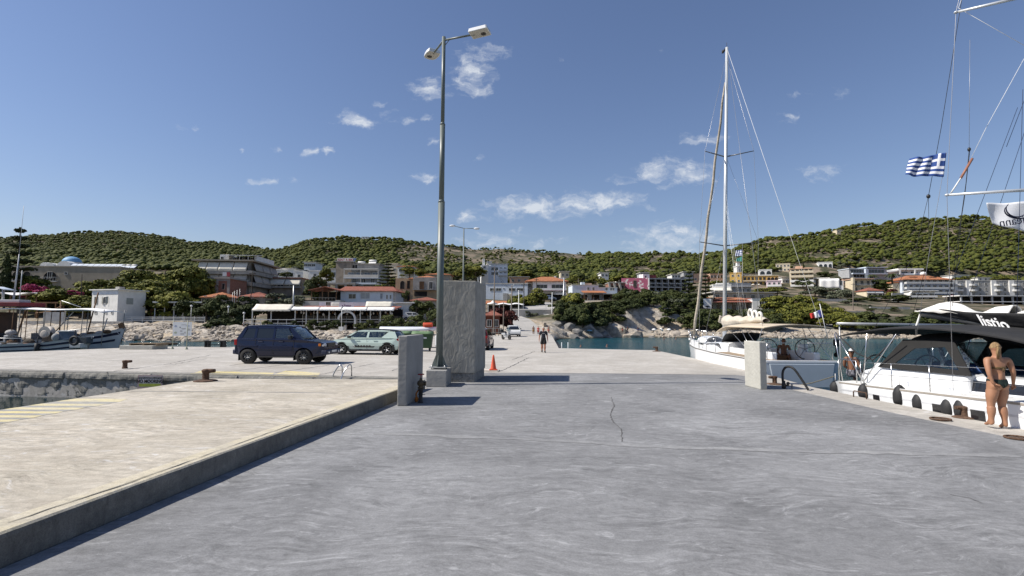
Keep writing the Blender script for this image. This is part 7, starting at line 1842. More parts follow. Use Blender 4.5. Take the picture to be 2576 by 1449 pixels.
class Hull:
 def __init__(s,L,half,sheer,wlf=.86,draft=.55,bow_over=.5,nst=26):
  s.L,s.h,s.sh,s.wlf,s.dr,s.bo,s.n=L,half,sheer,wlf,draft,bow_over,nst
 def half(s,t):return float(np.interp(t,*zip(*s.h)))
 def sheer(s,t):return float(np.interp(t,*zip(*s.sh)))
 def pt(s,t,f,side,off=0.):
  """f: 1 at the sheer, 0 at the waterline, negative below"""
  w_=s.half(t);z=s.sheer(t)
  k=s.wlf*(1-.45*max(0,(t-.6)/.4)**2)
  y=w_*(k+(1-k)*max(f,0)**.7) if f >= 0 else w_*k*max(0,1+f*.9)
  x=s.L*t-s.bo*max(0,(t-.7)/.3)**2*(1-max(f,0))*(1 if f >= 0 else 1+.3*f)
  zz=z*f if f >= 0 else s.dr*f
  return (x,side*(y+off),zz)
 def build(s,name,m_,parent,transom=None):
  mb=MB();fs=[1,.93,.75,.5,.25,0,-.4,-.75,-1.05]
  ring=len(fs)*2
  vs=[]
  for i in range(s.n+1):
   t=i/s.n
   vs+=[s.pt(t,f,1) for f in fs]+[s.pt(t,f,-1) for f in reversed(fs)]
  fc=[]
  for i in range(s.n):
   for j in range(ring-1):
    fc.append((i*ring+j,i*ring+j+1,(i+1)*ring+j+1,(i+1)*ring+j))
  mb.add(vs,fc,True);mb.f.append([j for j in range(ring)][::-1]);mb.mi.append(0);mb.sm.append(False)
  return mb.build(name,m_,parent)
 def deck(s,m_,parent,t0=0.,t1=1.,inner=None,name='deck',camber=.06,dz=0.):
  mb=MB()
  def f(t,v):
   y=s.half(t)*v;return (s.L*t,y*.985,s.sheer(t)+camber*(1-v*v)-.02+dz)
  if inner is None:mb.grid(lambda u,v:f(t0+(t1-t0)*u,2*v-1),s.n,8)
  else:
   for s_ in (-1,1):mb.grid(lambda u,v:f(t0+(t1-t0)*u,s_*(inner+(1-inner)*v)),s.n,2)
  return mb.build(name,m_,parent)
 def strip(s,f0,f1,m_,parent,name='stripe',t0=.01,t1=.99,off=.008):
  mb=MB()
  for sd in (-1,1):mb.grid(lambda u,v:s.pt(t0+(t1-t0)*u,f0+(f1-f0)*v,sd,off),s.n*2,1)
  return mb.build(name,m_,parent)
def line(parent,pts,r,m_,name='stay',n=5):
 mb=MB();mb.tube(pts,r,n);return mb.build(name,m_,parent)
def guard(parent,h,ts,hgt,m_=M_INOX,pulpit=True,sides=(-1,1)):
 for sd in sides:
  mb=MB()
  P0=[]
  for t in ts:
   x,y,z=h.pt(t,1,sd,-.05);mb.tube([(x,y,z-.03),(x,y,z+hgt)],.013,5);P0.append((x,y,z))
  for q_ in (hgt,hgt*.5):mb.tube([(x,y,z+q_) for (x,y,z) in P0],.006,4)
  mb.build('guard_rail',m_,parent)
# ---------------------------------------------------------------- yacht A, bow away from us
sA,bA=Vector((11.22,20.15,-1)),Vector((11.66,33.6,-1))
dA=(bA-sA);LA=dA.length;rzA=math.atan2(dA.y,dA.x)
yA=thing('sailing_yacht','white sailing yacht with tan bimini, blue grey transom and a single tall mast','sailing yacht',sA,rzA)
MA=Matrix.Translation(sA) @ Matrix.Rotation(rzA,4,'Z');MAi=MA.inverted()
hA=Hull(LA,[(0,1.36),(.15,1.5),(.4,1.62),(.6,1.5),(.8,1.0),(.93,.42),(1,.06)],[(0,1.52),(.3,1.56),(.7,1.68),(1,1.86)],.84,.6,.35)
hA.build('hull',M_GEL,yA);hA.deck(M_DECK,yA,.36,.99);hA.deck(M_TEAK,yA,.0,.36,.62,'side_deck');hA.strip(.955,.985,mat('dark_rubbing_strake',(.12,.11,.10),.5),yA,'rubbing_strake')
mb=MB()
for sd in (-1,1):mb.box((.4,min(sd*.72,sd*.95),1.1),(4.7,max(sd*.72,sd*.95),1.82))
mb.build('coaming',M_GEL,yA,bevel=.05)
mb=MB();mb.box((.05,-.95,.85),(4.8,.95,1.0));mb.build('cockpit_sole',M_TEAK,yA)
mb=MB();mb.box((1.7,-.28,1.0),(3.4,.28,1.62));mb.build('cockpit_table',M_WOODB,yA,bevel=.02)
for sd in (-1,1):mb=MB();mb.box((1.2,min(sd*.4,sd*.85),1.0),(4.6,max(sd*.4,sd*.85),1.36));mb.build('bench',M_WOODB,yA,bevel=.03)
mb=MB();pts=[(-1.27,.22),(1.27,.22),(1.30,1.36),(-1.30,1.36)]
mb.extr([(-1.10,.50),(-.2,.50),(-.2,.44),(1.0,.44),(1.0,.50),(1.08,.52),(1.24,1.40),(-1.24,1.40)],-.06,-.005,lambda y,z,k:(k,y,z));mb.build('transom_door',M_TRANSOM,yA,bevel=.02)
mb=MB();mb.box((-.075,-.25,.40),(-.012,1.0,.44));mb.build('step_gap',M_BLACKP,yA)
mb=MB();mb.extr([(-1.33,.1),(1.33,.1),(1.37,1.5),(-1.37,1.5)],-.0045,-.001,lambda y,z,k:(k,y,z));mb.build('transom',M_TRANSOM,yA)
mb=MB();mb.box((-.03,-1.36,1.44),(.10,1.36,1.53));mb.build('stern_rail_cap',M_GEL,yA,bevel=.015)
mb=MB()
def cro(u,v):
 t=u;x=4.7+(9.6-4.7)*t;w_=(1.05-.45*t*t);hz=.46*(1-.75*t**1.6);zz=hA.sheer(x/LA)
 a=[(-1.0,0),(-.95,.85),(-.75,1.0),(0,1.08),(.75,1.0),(.95,.85),(1.0,0)];i=min(int(round(v*6)),6)
 return (x,a[i][0]*w_,zz+a[i][1]*hz)
mb.grid(cro,10,6);n0=len(mb.v);mb.f.append([j*11 for j in range(7)]);mb.mi.append(0);mb.sm.append(False);mb.f.append([j*11+10 for j in range(7)][::-1]);mb.mi.append(0);mb.sm.append(False)
mb.build('coachroof',M_GEL,yA)
for sd in (-1,1):mb=MB();mb.extr([(5.5,.10),(8.6,.12),(8.0,.24),(5.9,.36)],0,.01,lambda x,z,k:(x,sd*((1.05-.45*((x-4.7)/4.9)**2)*.985+.004+k),hA.sheer(x/LA)+z));mb.build('cabin_window',M_DARKW,yA)
mxA=7.75
topA=MAi @ P(1826.5,122,(MA @ Vector((mxA,0,0))).y);zt=topA.z
yb0,yt0=(MAi @ P(1822,860,(MA @ Vector((mxA,0,0))).y)).y,topA.y
my=lambda z:yb0+(yt0-yb0)*(z-1.5)/(zt-1.5)
mb=MB();mb.tube([(mxA,my(1.55),1.55),(mxA-.02,my(9),9),(mxA-.10,my(zt),zt)],[.105,.10,.075],12);mb.build('mast',M_ALU,yA)
mb=MB();mb.tube([(mxA-.1,yt0,zt),(mxA-.1,yt0,zt+.28)],.012,5);mb.box((mxA-.02,yt0-.05,zt),(mxA+.55,yt0+.05,zt+.04));mb.ell((mxA+.5,yt0,zt+.1),(.06,.06,.08));mb.build('masthead_instruments',M_IRON,yA)
tipsA=[]
for (pyr,tl,trr) in ((618,(1762,604),(1915,604.7)),(393.7,(1775.5,379),(1895.5,381.5))):
 zr=(MAi @ P(1822,pyr,(MA @ Vector((mxA,0,0))).y)).z;sw=.55;hw_=1.55 if pyr>500 else 1.3
 for sd in (1,-1):
  mb=MB();tip=(mxA-sw,my(zr)+sd*hw_,zr+.12);mb.tube([(mxA,my(zr)+sd*.09,zr),tip],[.035,.022],6);mb.build('spreader',M_ALUD,yA);tipsA.append(tip)
for sd,i in ((1,0),(-1,1)):
 lo,up=tipsA[i],tipsA[i+2]
 line(yA,[(mxA-.08,my(zt-.6)+sd*.04,zt-.6),up,lo,(mxA-.35,sd*1.5,1.6)],.008,M_WIRE,'shroud');line(yA,[(mxA,my(up[2])+sd*.06,up[2]-.2),lo],.006,M_WIRE,'shroud');line(yA,[(mxA,my(lo[2])+sd*.06,lo[2]-.2),(mxA-.5,sd*1.4,1.6)],.006,M_WIRE,'shroud')
 line(yA,[(mxA-.1,yt0,zt-.05),(.15,sd*1.25,1.6)],.008,M_WIREW if sd<0 else M_WIRE,'backstay')
line(yA,[(mxA-.1,yt0,zt-.05),(3.3,0,3.05)],.006,M_WIREW,'topping_lift')
for i,x in enumerate((5.2,6.0,4.4,5.6)):line(yA,[(mxA-.05,my(10)+.02*(i%2),10.2-i*.5),(x,(-1)**i*.12,2.95)],.004,M_WIREW,'lazy_jack')
gx=LA-.42;gtop=(mxA+.12,my(zt-1.9),zt-1.9)
mb=MB();g0=Vector((gx,0,2.15));g1=Vector(gtop);mb.tube([g0.lerp(g1,i/14)+Vector((0,.03*math.sin(i*2),0)) for i in range(15)],[.06]+[.095-.04*i/14 for i in range(13)]+[.03],8);mb.build('furled_genoa',M_GENOA,yA)
line(yA,[g1,(mxA-.05,my(zt-.9),zt-.9)],.012,M_ALUD,'forestay');mb=MB();mb.lathe([(.1,0),(.1,.16)],10,(gx,0,1.95));mb.build('furling_drum',M_BLACKP,yA)
mb=MB();mb.tube([(mxA-.1,0,2.62),(3.2,0,2.92)],.085,8);mb.build('boom',M_ALU,yA)
mb=MB()
def bag(u,v):
 x=mxA-.15-4.7*u;zc=2.75+.25*u;hh=.62-.40*u+.05*math.sin(u*23);ww=.24-.08*u;a=2*PI*v
 lump=1+.22*mnoise.noise((u*7,math.cos(a)*1.2,math.sin(a)*1.2))
 return (x,ww*math.cos(a)*lump,zc+hh*.5+hh*.5*math.sin(a)*lump)
mb.grid(bag,26,12);mb.build('furled_mainsail',M_SAILC,yA)
for i in range(3):mb=MB();mb.torus((4.5-i*.5,0,3.42-i*.08),.2,.06,'y',14,6);mb.build('sail_fold',M_SAILW,yA)
mb=MB();mb.sheet(lambda u,v:(mxA+.05+.25*u,-.25+.5*v,2.2+1.2*(1-u*.3)-.1*math.sin(PI*v)),4,5,.03);mb.build('sail_cover',M_SAILC,yA)
mb=MB();mb.sheet(lambda u,v:(.1+5.2*u,(2*v-1)*1.35,2.82+.14*(1-(2*v-1)**2)-.30*max(0,(u-.75)/.25)**1.4-.04*(1-u)),12,8,.03);mb.build('bimini',M_TANB,yA)
mb=MB()
for sd in (-1,1):
 for (xa,xb) in ((1.4,.3),(1.4,2.4),(1.4,3.9)):mb.tube([(xa,sd*1.2,1.6),(xb,sd*1.33,2.76)],.014,5)
 mb.tube([(.2,sd*1.25,1.55),(2.0,sd*1.33,2.8)],.012,5)
mb.build('bimini_frame',M_INOX,yA)
mb=MB();mb.sheet(lambda u,v:(4.9+1.2*u,(2*v-1)*(.95-.12*u),1.9+.55*(1-u**2.2)+.06*(1-(2*v-1)**2)),8,8,.02);mb.build('sprayhood',M_BLKC,yA)
for sd in (-1,1):
 mb=MB();mb.torus((1.15,sd*.75,1.92),.40,.02,'x',26,6)
 for k in range(5):mb.tube([(1.15,sd*.75,1.92),(1.15,sd*.75+.4*math.cos(k*1.257+.3),1.92+.4*math.sin(k*1.257+.3))],.009,5)
 mb.build('steering_wheel',M_BLACKP,yA);mb=MB();mb.box((1.18,sd*.75-.17,1.0),(1.45,sd*.75+.17,2.12));mb.build('helm_pedestal',M_GEL,yA,bevel=.05)
guard(yA,hA,[.36,.46,.56,.66,.76,.86,.93],.62)
mb=MB();mb.tube([hA.pt(.9,1,1,-.05),tuple(Vector(hA.pt(.9,1,1,-.05))+Vector((0,0,.65))),(LA+.05,.22,2.55),(LA+.05,-.22,2.55),tuple(Vector(hA.pt(.9,1,-1,-.05))+Vector((0,0,.65))),hA.pt(.9,1,-1,-.05)],.016,6)
for sd in (-1,1):mb.tube([(LA-.1,sd*.1,1.85),(LA+.05,sd*.22,2.55)],.016,6)
mb.build('pulpit',M_INOX,yA)
mb=MB();mb.tube([(.1,1.25,1.55),(.1,1.25,2.2),(.1,.3,2.2)],.016,6);mb.tube([(.1,-1.25,1.55),(.1,-1.25,2.2),(.1,-.3,2.2)],.016,6);mb.build('pushpit',M_INOX,yA)
mb=MB();mb.box((LA-.15,-.09,1.86),(LA+.38,.09,2.0));mb.build('bow_roller',M_GEL,yA);line(yA,[(LA+.3,0,1.9),(LA+.25,.0,.0)],.012,M_WIREW,'anchor_line')
t=thing('dinghy','white dinghy turned over on the yacht foredeck','dinghy',MA @ Vector((10.0,.1,1.8)),rzA);mb=MB();mb.sheet(lambda u,v:(-1.1+2.2*u,(2*v-1)*.62*(1-.7*max(0,(u-.55)/.45)**2),.42*math.sqrt(max(0,1-(2*v-1)**2*.98))*(1-.3*max(0,(u-.6)/.4)**2)),12,8,.04);mb.build('hull',M_GEL,t)
t=thing('outboard_motor','black outboard motor clamped on the yacht stern rail','outboard motor',P(2107,893,20.6));mb=MB();mb.box((-.1,-.1,.35),(.1,.14,.62));mb.build('cowl',M_BLACKP,t,bevel=.05);mb=MB();mb.tube([(0,.02,.36),(0,.02,-.05)],.06,8);mb.lathe([(.1,0),(.01,.02)],8,(0,.1,0),'y');mb.build('leg',M_BLACKP,t)
def fender(p,L_,r,label,group,m_=M_RUBBER):
 t=thing('fender',label,'fender',p,0,group)
 mb=MB();mb.lathe([(.0,-L_),(r*.55,-L_*.97),(r*.92,-L_*.85),(r,-L_*.7),(r,-L_*.4),(r*.7,-L_*.16),(r*.32,-L_*.03),(r*.2,0),(0,.0)],14);mb.build('body',m_,t)
 mb=MB();mb.tube([(0,0,-.02),(.02,.03,.2)],.009,5);mb.build('line',M_WIREW,t);return t
for (px,py,Y) in ((1841,903,24.2),(1762,886,29.5)):fender(P(px,py,Y),.5,.14,'white round fender between yacht hull and quay','white fenders of the yacht',M_GEL)
mb=MB();mb.tube([P(1873,902,22.0),P(1838,911,24),P(1825,915,25)],.018,6);o=mb.build('mooring_line',M_ROPED);tag(o,'dark mooring line from the pale pillar side to the yacht bow','rope')
mb=MB();a,b=P(1968,966,17.5),P(2098,947,15.6);mb.tube([a,a.lerp(b,.3)+Vector((0,0,-.12)),a.lerp(b,.6)+Vector((0,0,-.1)),b],.016,6);o=mb.build('mooring_line',mat('two_tone_rope',(.12,.11,.08),.9,var=.5,scale=20));tag(o,'mooring line hanging from the near yacht stern to the quay','rope')
# ---------------------------------------------------------------- flags
M_FB=mat('flag_blue',(.022,.06,.22),.8,var=.1);M_FW=mat('flag_white',(.68,.69,.72),.8,var=.06);M_FR=mat('flag_red',(.50,.035,.03),.8,var=.08);M_FN=mat('flag_navy',(.05,.06,.24),.8,var=.08);M_FG=mat('flag_sea_green',(.06,.22,.19),.8,var=.1)
def flag(label,corners,colour,mats,wave=.04,nu=27,nv=18,folds=3.,parent=None):
 """corners: hoist top, hoist bottom, fly bottom, fly top; colour(u from hoist, v from bottom) -> slot"""
 ht,hb,fb_,ft=[Vector(c) for c in corners]
 n_=(fb_-hb).cross(ht-hb).normalized()
 o0=ht.copy();mb=MB()
 def fn(u,v):
  p=hb.lerp(fb_,u).lerp(ht.lerp(ft,u),v);k=u**.7
  return p-o0+n_*wave*k*(math.sin(u*folds*6.28+v*2.2)+.5*math.sin(u*11-v*4))+Vector((0,0,wave*.35*k*math.sin(u*7+v)))
 mb.sheet(fn,nu,nv,.004)
 for j in range(nv):
  for i in range(nu):
   c=colour((i+.5)/nu,(j+.5)/nv);mb.mi[2*(j*nu+i)]=c;mb.mi[2*(j*nu+i)+1]=c
 t=thing('flag',label,'flag',o0);o=mb.build('cloth',mats,t);return t
def greek(u,v):
 row=int((1-v)*9)
 cw=10/27
 if u<cw and row<5:
  return 1 if (row==2 or abs(u-cw/2)<cw*.105) else 0
 return row%2
flag('large blue and white striped flag flying from the near yacht halyard',(P(2381,384,12),P(2374,445,12.02),P(2277,441,12.3),P(2290,399,12.3)),greek,[M_FB,M_FW],.045)
flag('small blue and white striped flag on the far yacht rigging',(P(1867,628,26.5),P(1867,644,26.5),P(1849,645,26.7),P(1851,630,26.7)),greek,[M_FB,M_FW],.03)
flag('small sea green pennant below the striped flag on the far yacht',(P(1867,645,26.5),P(1866,658,26.5),P(1851,658,26.7),P(1853,650,26.7)),lambda u,v:0,[M_FG],.03)
line(yA,[MAi @ P(1868,612,26.5),MAi @ P(1867,750,26.5),MAi @ P(1868,850,26.4)],.006,M_WIRE,'flag_halyard')
t=thing('flag_staff','thin slanting flag staff at the stern of the far yacht','flag staff',P(2082,818,19.9));mb=MB();mb.tube([(0,0,-.6),tuple(P(2062,764,19.9)-P(2082,818,19.9))],.013,6);mb.build('staff',M_WIREW,t)
flag('red white and blue flag on the slanting staff of the far yacht',(P(2066,778,19.9),P(2074,797,19.9),P(2040,801,20.1),P(2037,790,20.1)),lambda u,v:0 if u<.34 else (1 if u<.67 else 2),[M_FN,M_FW,M_FR],.03,18,8)
# ---------------------------------------------------------------- yacht B, bow towards us at the right edge
sB=Vector((11.36,15.75,-1));LB=12.6
yB=thing('sailing_yacht','white sailing yacht with black canvas dodger and black sail bag beside the woman','sailing yacht',sB,-PI/2)
MBm=Matrix.Translation(sB) @ Matrix.Rotation(-PI/2,4,'Z');MBi=MBm.inverted()
hB=Hull(LB,[(0,1.62),(.15,1.74),(.4,1.86),(.6,1.75),(.8,1.15),(.93,.5),(1,.06)],[(0,1.24),(.25,1.38),(.45,1.50),(.7,1.58),(1,1.75)],.93,.6,.35)
hB.build('hull',M_GEL,yB);hB.deck(M_DECK,yB,.34,.99);hB.deck(M_DECK,yB,.0,.34,.66,'side_deck');hB.strip(.96,.99,mat('toe_rail',(.30,.27,.23),.5),yB,'toe_rail',.02,.98)
hB.strip(.80,.83,mat('hull_chine_shade',(.55,.56,.58),.3),yB,'chine_shade_strip',.02,.98,.004)  # grey strip paints the shade along the hull chine
for (pa,pb,Ya,ya,yb) in ((2189,2206,14.0,988,1006),(2344,2374,11.9,1016,1036),(2444,2480,10.9,1042,1066)):
 xa,xb=(MBi @ P(pa,990,9.66*FPX/(pa-CX))).x,(MBi @ P(pb,990,9.66*FPX/(pb-CX))).x
 mb=MB();mb.grid(lambda u,v:hB.pt((xa+(xb-xa)*u)/LB,.60+.22*v,-1,.006),6,3);mb.build('hull_window',M_DARKW,yB)
text('OCEANIS 46',.13,mat('grey_hull_lettering',(.30,.31,.33),.5),yB,(1.05,hB.pt(1.05/LB,.55,-1,.01)[1],hB.sheer(.08)*.52),(PI/2,0,R(-3.5)),sx=1.0,ext=.004)
mb=MB();mb.box((0.05,-1.1,.75),(4.2,1.1,.88));mb.build('cockpit_sole',M_TEAK,yB)
for sd in (-1,1):mb=MB();mb.extr([(.55,1.22),(.75,1.62),(1.1,1.72),(2.6,1.80),(4.2,1.84),(4.2,.9),(.55,.9)],.88,1.26,lambda x,z,k:(x,sd*k,z));mb.build('coaming',M_GEL,yB,bevel=.06)
mb=MB()
def crb(u,v):
 x=2.5+(9.0-2.5)*u;w_=1.22-.5*u*u;hz=.42*(1-.8*u**2);zz=hB.sheer(x/LB)+.0
 a=[(-1.0,0),(-.94,.85),(-.72,1.0),(0,1.08),(.72,1.0),(.94,.85),(1.0,0)];i=min(int(round(v*6)),6)
 return (x,a[i][0]*w_,zz+a[i][1]*hz)
mb.grid(crb,12,6);mb.f.append([j*13 for j in range(7)]);mb.mi.append(0);mb.sm.append(False);mb.build('coachroof',M_GEL,yB)
for sd in (-1,1):mb=MB();mb.grid(lambda u,v:(2.7+5.4*u,sd*((1.22-.5*((.2+5.4*u)/6.5)**2)*(1-.06*(.15+.6*v))+.008),hB.sheer((2.7+5.4*u)/LB)+.42*(1-.8*((.2+5.4*u)/6.5)**2)*(.15+.58*v)),12,2);mb.build('cabin_window',M_DARKW,yB)
M_RF=mat('painted_blue_reflection',(.04,.09,.24),.7,var=.5,scale=6)  # blue colour painted for a reflection in the dodger window
def dz(x,y):
 u=(x-1.9)/2.3;return 2.62+.10*(1-(y/1.1)**2)-.12*max(0,(u-.6)/.4)**2
mb=MB();mb.sheet(lambda u,v:(2.25+1.5*u,(2*v-1)*1.12,dz(2.25+1.5*u,(2*v-1)*1.1)-.18*abs(2*v-1)**5),8,10,.02);mb.build('dodger_roof',M_BLKG,yB)
for sd in (-1,1):
 def sdp(x,z,k=0.):return (x,sd*(1.30-.17*(z-1.72)/.8+k),z)
 bot0,bot1,top0,top1,zt_,zb_=1.45,4.35,2.2,3.75,2.56,1.84
 mb=MB()
 outer=[(bot0,zb_-.06),(bot1,zb_-.02),(top1,zt_),(top0,zt_)];inner=[(bot0+.62,zb_+.10),(bot1-.34,zb_+.08),(top1-.22,zt_-.14),(top0+.42,zt_-.22)]
 for i in range(4):j=(i+1)%4;mb.extr([outer[i],outer[j],inner[j],inner[i]],0,.02,lambda x,z,k:sdp(x,z,k))
 mb.build('dodger_side',M_BLKG,yB)
 mb=MB();mb.extr(inner,.004,.012,lambda x,z,k:sdp(x,z,k));mb.build('dodger_window',M_VINYL,yB)
mb=MB();mb.sheet(lambda u,v:(3.75+.75*(1-v),(2*u-1)*1.1,1.8+.75*v),6,4,.01);mb.build('dodger_front_window',M_VINYL,yB)
mb=MB()
for i in range(9):mb.ell((2.5+i*.2,-.55+.25*(i%3),1.92+.06*(i%2)),(.17,.14,.10),8,5)
mb.build('blue_reflection_lumps',M_RF,yB)  # blue lumps imitate the reflection in the dodger window
for i in range(4):mb=MB();mb.sheet(lambda u,v:(2.45+i*.34+.12*u+.05*math.sin(v*5),-.72+.05*math.sin(u*6+i),1.9+.62*v),4,6,.006);mb.build('crumpled_sheet',mat('shiny_silver_sheet',(.62,.64,.68),.12,.8,var=.3,scale=8,bump=.8,bscale=9),yB)
mb=MB();mb.sheet(lambda u,v:(.15+5.6*u,(2*v-1)*(1.48-.12*u),2.64+.27*math.sin(PI*u)**.8-.02*u+.04*(1-(2*v-1)**2)-.05*abs(2*v-1)**4),14,10,.03);mb.build('bimini',M_BLKC,yB)
mb=MB()
for sd in (-1,1):
 for (xa,xb) in ((.9,-.1),(.9,1.3),(.9,2.4)):mb.tube([(xa,sd*1.35,1.3),(xb,sd*1.46,2.7)],.016,6)
 mb.tube([(.05,sd*1.4,1.25),(-.12,sd*1.48,2.66)],.018,6)
mb.build('bimini_frame',M_INOX,yB)
line(yB,[(-.05,-1.4,2.6),(.6,-1.3,2.1),(1.2,-1.25,1.95),(1.9,-1.2,2.5)],.022,M_ROPED,'safety_line')
a,b=MBi @ P(2105,814,16.0),MBi @ P(2425,819.5,16.0)
mb=MB();mb.tube([a,b],.045,8);mb.tube([a+Vector((0,.08,0)),(a.x,a.y+.08,1.2)],.022,6);mb.tube([b,(b.x,min(b.y,1.5),1.2)],.022,6);mb.build('stern_arch',M_GALV,yB)
mb=MB();mb.torus((.62,-.74,1.66),.40,.02,'x',28,6)
for k in range(6):mb.tube([(.62,-.74,1.66),(.62,-.74+.4*math.cos(k*1.047),1.66+.4*math.sin(k*1.047))],.009,5)
mb.build('steering_wheel',M_BLACKP,yB)
mb=MB();mb.torus((.62,.74,1.66),.40,.02,'x',28,6)
for k in range(6):mb.tube([(.62,.74,1.66),(.62,.74+.4*math.cos(k*1.047),1.66+.4*math.sin(k*1.047))],.009,5)
mb.build('steering_wheel',M_BLACKP,yB)
for sd in (-1,1):mb=MB();mb.box((.7,sd*.74-.16,.85),(.95,sd*.74+.16,1.85));mb.build('helm_pedestal',M_GEL,yB,bevel=.05)
guard(yB,hB,[.1,.2,.3,.42,.54,.66,.78,.9],.60)
mb=MB();mb.tube([(.05,-1.5,1.25),(.05,-1.5,1.9),(.05,-.5,1.9)],.018,6);mb.tube([(.05,1.5,1.25),(.05,1.5,1.9),(.05,.5,1.9)],.018,6);mb.tube([(1.0,-1.6,1.3),(1.0,-1.6,1.9),(.05,-1.5,1.9)],.018,6);mb.build('pushpit',M_INOX,yB)
mxB=5.2
mb=MB();mb.tube([(mxB,0,1.5),(mxB,0,17.2)],[.11,.08],12);mb.build('mast',M_ALU,yB)
lt,ut=MBi @ P(2382,490.5,11.4),MBi @ P(2405,31,11.4)
lsr,usr=(mxB-.05,-.1,lt.z-.05),(mxB-.05,-.1,ut.z-.06)
for tip,root in ((lt,lsr),(ut,usr)):
 for sd in (1,-1):
  tp=Vector((tip.x,tip.y*sd,tip.z));rt=Vector((root[0],root[1]*sd,root[2]));mb=MB();mb.tube([rt,tp],[.038,.028],8);mb.ell(tp,(.045,.045,.03));mb.build('spreader',M_ALU,yB)
ch=MBi @ P(2398,985,11.38)
for sd in (1,-1):
 line(yB,[(mxB,-.05*sd,16.9),(ut.x,ut.y*sd,ut.z),(lt.x,lt.y*sd,lt.z),(ch.x,ch.y*sd,ch.z)],.006,M_WIRE,'shroud')
line(yB,[(mxB,0,8.5),MBi @ P(2411,20,11.42),MBi @ P(2418,0,11.42)],.005,M_WIREW,'halyard')
blk=MBi @ P(2335.5,494,14.2)
line(yB,[MBi @ P(2419,0,12.6),MBi @ P(2368,319,13.6),blk],.007,M_ROPED,'backstay');line(yB,[blk,MBi @ P(2300,640,15.0),(.1,-1.3,1.3)],.006,M_ROPED,'backstay');line(yB,[blk,MBi @ P(2338,640,14.9),(.1,.2,1.5)],.006,M_ROPED,'backstay')
mb=MB();mb.ell(blk,(.05,.05,.06));mb.build('pulley_block',M_BLACKP,yB)
line(yB,[MBi @ P(2381,384,12),MBi @ P(2370,448,12.05),MBi @ P(2337,639,12.3),MBi @ P(2308,830,12.6)],.005,M_WIRE,'flag_halyard')
line(yB,[MBi @ P(2440,100,11.8),MBi @ P(2438,372,11.9)],.004,M_WIRE,'topping_lift');b2=MBi @ P(2438,376,11.9);mb=MB();mb.ell(b2,(.035,.035,.05));mb.build('pulley_block',M_BLACKP,yB)
line(yB,[b2,MBi @ P(2430,460,11.9),MBi @ P(2416,560,12.2),MBi @ P(2386,760,12.9)],.006,M_ROPED,'topping_lift');line(yB,[b2+Vector((0,.02,0)),MBi @ P(2426,500,11.95),MBi @ P(2419,545,12.0),MBi @ P(2396,770,12.4)],.006,M_ROPED,'topping_lift')
line(yB,[MBi @ P(2576,148,11.2),MBi @ P(2482,319,11.5),MBi @ P(2444,396,11.6)],.005,M_WIREW,'flag_halyard')
mb=MB();mb.tube([MBi @ P(2446,399,11.6),MBi @ P(2417,448,11.5)],.026,8);mb.build('wooden_toggle',mat('copper_brown_varnish',(.30,.13,.08),.5,var=.2),yB);line(yB,[MBi @ P(2417,448,11.5),MBi @ P(2392,486,11.42)],.016,M_WIREW,'lashing')
for (a1,a2) in (((2560,270,11.5),(2456,545,12.6)),((2578,330,11.6),(2500,560,12.4)),((2573,225,11.3),(2565,520,11.3)),((2620,140,11.3),(2573,262,11.5))):
 pa,pb=MBi @ P(*a1),MBi @ P(*a2);line(yB,[pa,pb,pb+(pb-pa)*.9],.006,mat('blue_black_rope',(.03,.045,.09),.9),'running_rigging')
bo0,bo1=MBi @ P(2325,788,14.3),Vector((mxB-.1,0,2.72));bo0.y=0.0
mb=MB();mb.tube([bo0,bo1],.10,8);mb.build('boom',M_ALUD,yB)
mb=MB()
for sd in (-1,1):
 mb.sheet(lambda u,v:(bo0.x+(bo1.x-bo0.x)*u,sd*(.12+.20*v*(.3+u))+.02*math.sin(u*17+v*5),(bo0.z+(bo1.z-bo0.z)*u)+.03+v*(.10+.29*u)+.02*math.sin(u*9)),18,5,.02)
mb.build('sail_bag',M_BLKC,yB)
mb=MB();mb.sheet(lambda u,v:(bo0.x+.05+2.6*u,(2*v-1)*.26*(1-.2*u),bo0.z+(bo1.z-bo0.z)*u*.65+.06+.16*u+(.26*abs(math.sin(u*4.6+.1))**1.2)*(1-(2*v-1)**2)+.05*mnoise.noise((u*8,v*4,2))),30,8,.02);mb.build('folded_sail',M_SAILW,yB)
mb=MB();mb.sheet(lambda u,v:(bo0.x+2.7+1.3*u,(2*v-1)*.22,bo0.z+(bo1.z-bo0.z)*(.65+.3*u)+.27+(.14*abs(math.sin(u*6)))*(1-(2*v-1)**2)),18,6,.02);mb.build('folded_sail',M_SAILW,yB)
line(yB,[bo0+Vector((0,-.05,.02)),bo0+Vector((-.12,-.1,-.35)),bo0+Vector((-.1,-.12,-.6))],.03,M_WIREW,'reef_line')
sl=(bo1-bo0);ang=math.atan2(sl.z,sl.x)
text('Vistio',.50,mat('white_bag_lettering',(.70,.70,.70),.8),yB,(bo0.x+2.35,-.335,bo0.z+sl.z/sl.x*2.35+.30),(PI/2,-ang,0),mirror=True,sx=.9,bold=.012,shear=0,align='LEFT',ext=.006) if False else None
MBi3=MBi
tx=text('listio',.34,mat('white_bag_lettering',(.70,.70,.70),.8),yB,(bo0.x+2.15,-.31,bo0.z+sl.z/sl.x*2.4+.13),(PI/2,-ang*1.0,R(-2)),sx=1.15,bold=.004,shear=-.75,align='LEFT',ext=.008)
def jflag(u,v):return 0
fl=flag('white club flag with dark lettering under the near yacht spreader',(P(2604,506,11.3),P(2600,588,11.3),P(2497,562,11.5),P(2480,512,11.5)),jflag,[M_FW],.035,24,12,1.3)
txm=mat('navy_flag_lettering',(.012,.015,.04),.8)
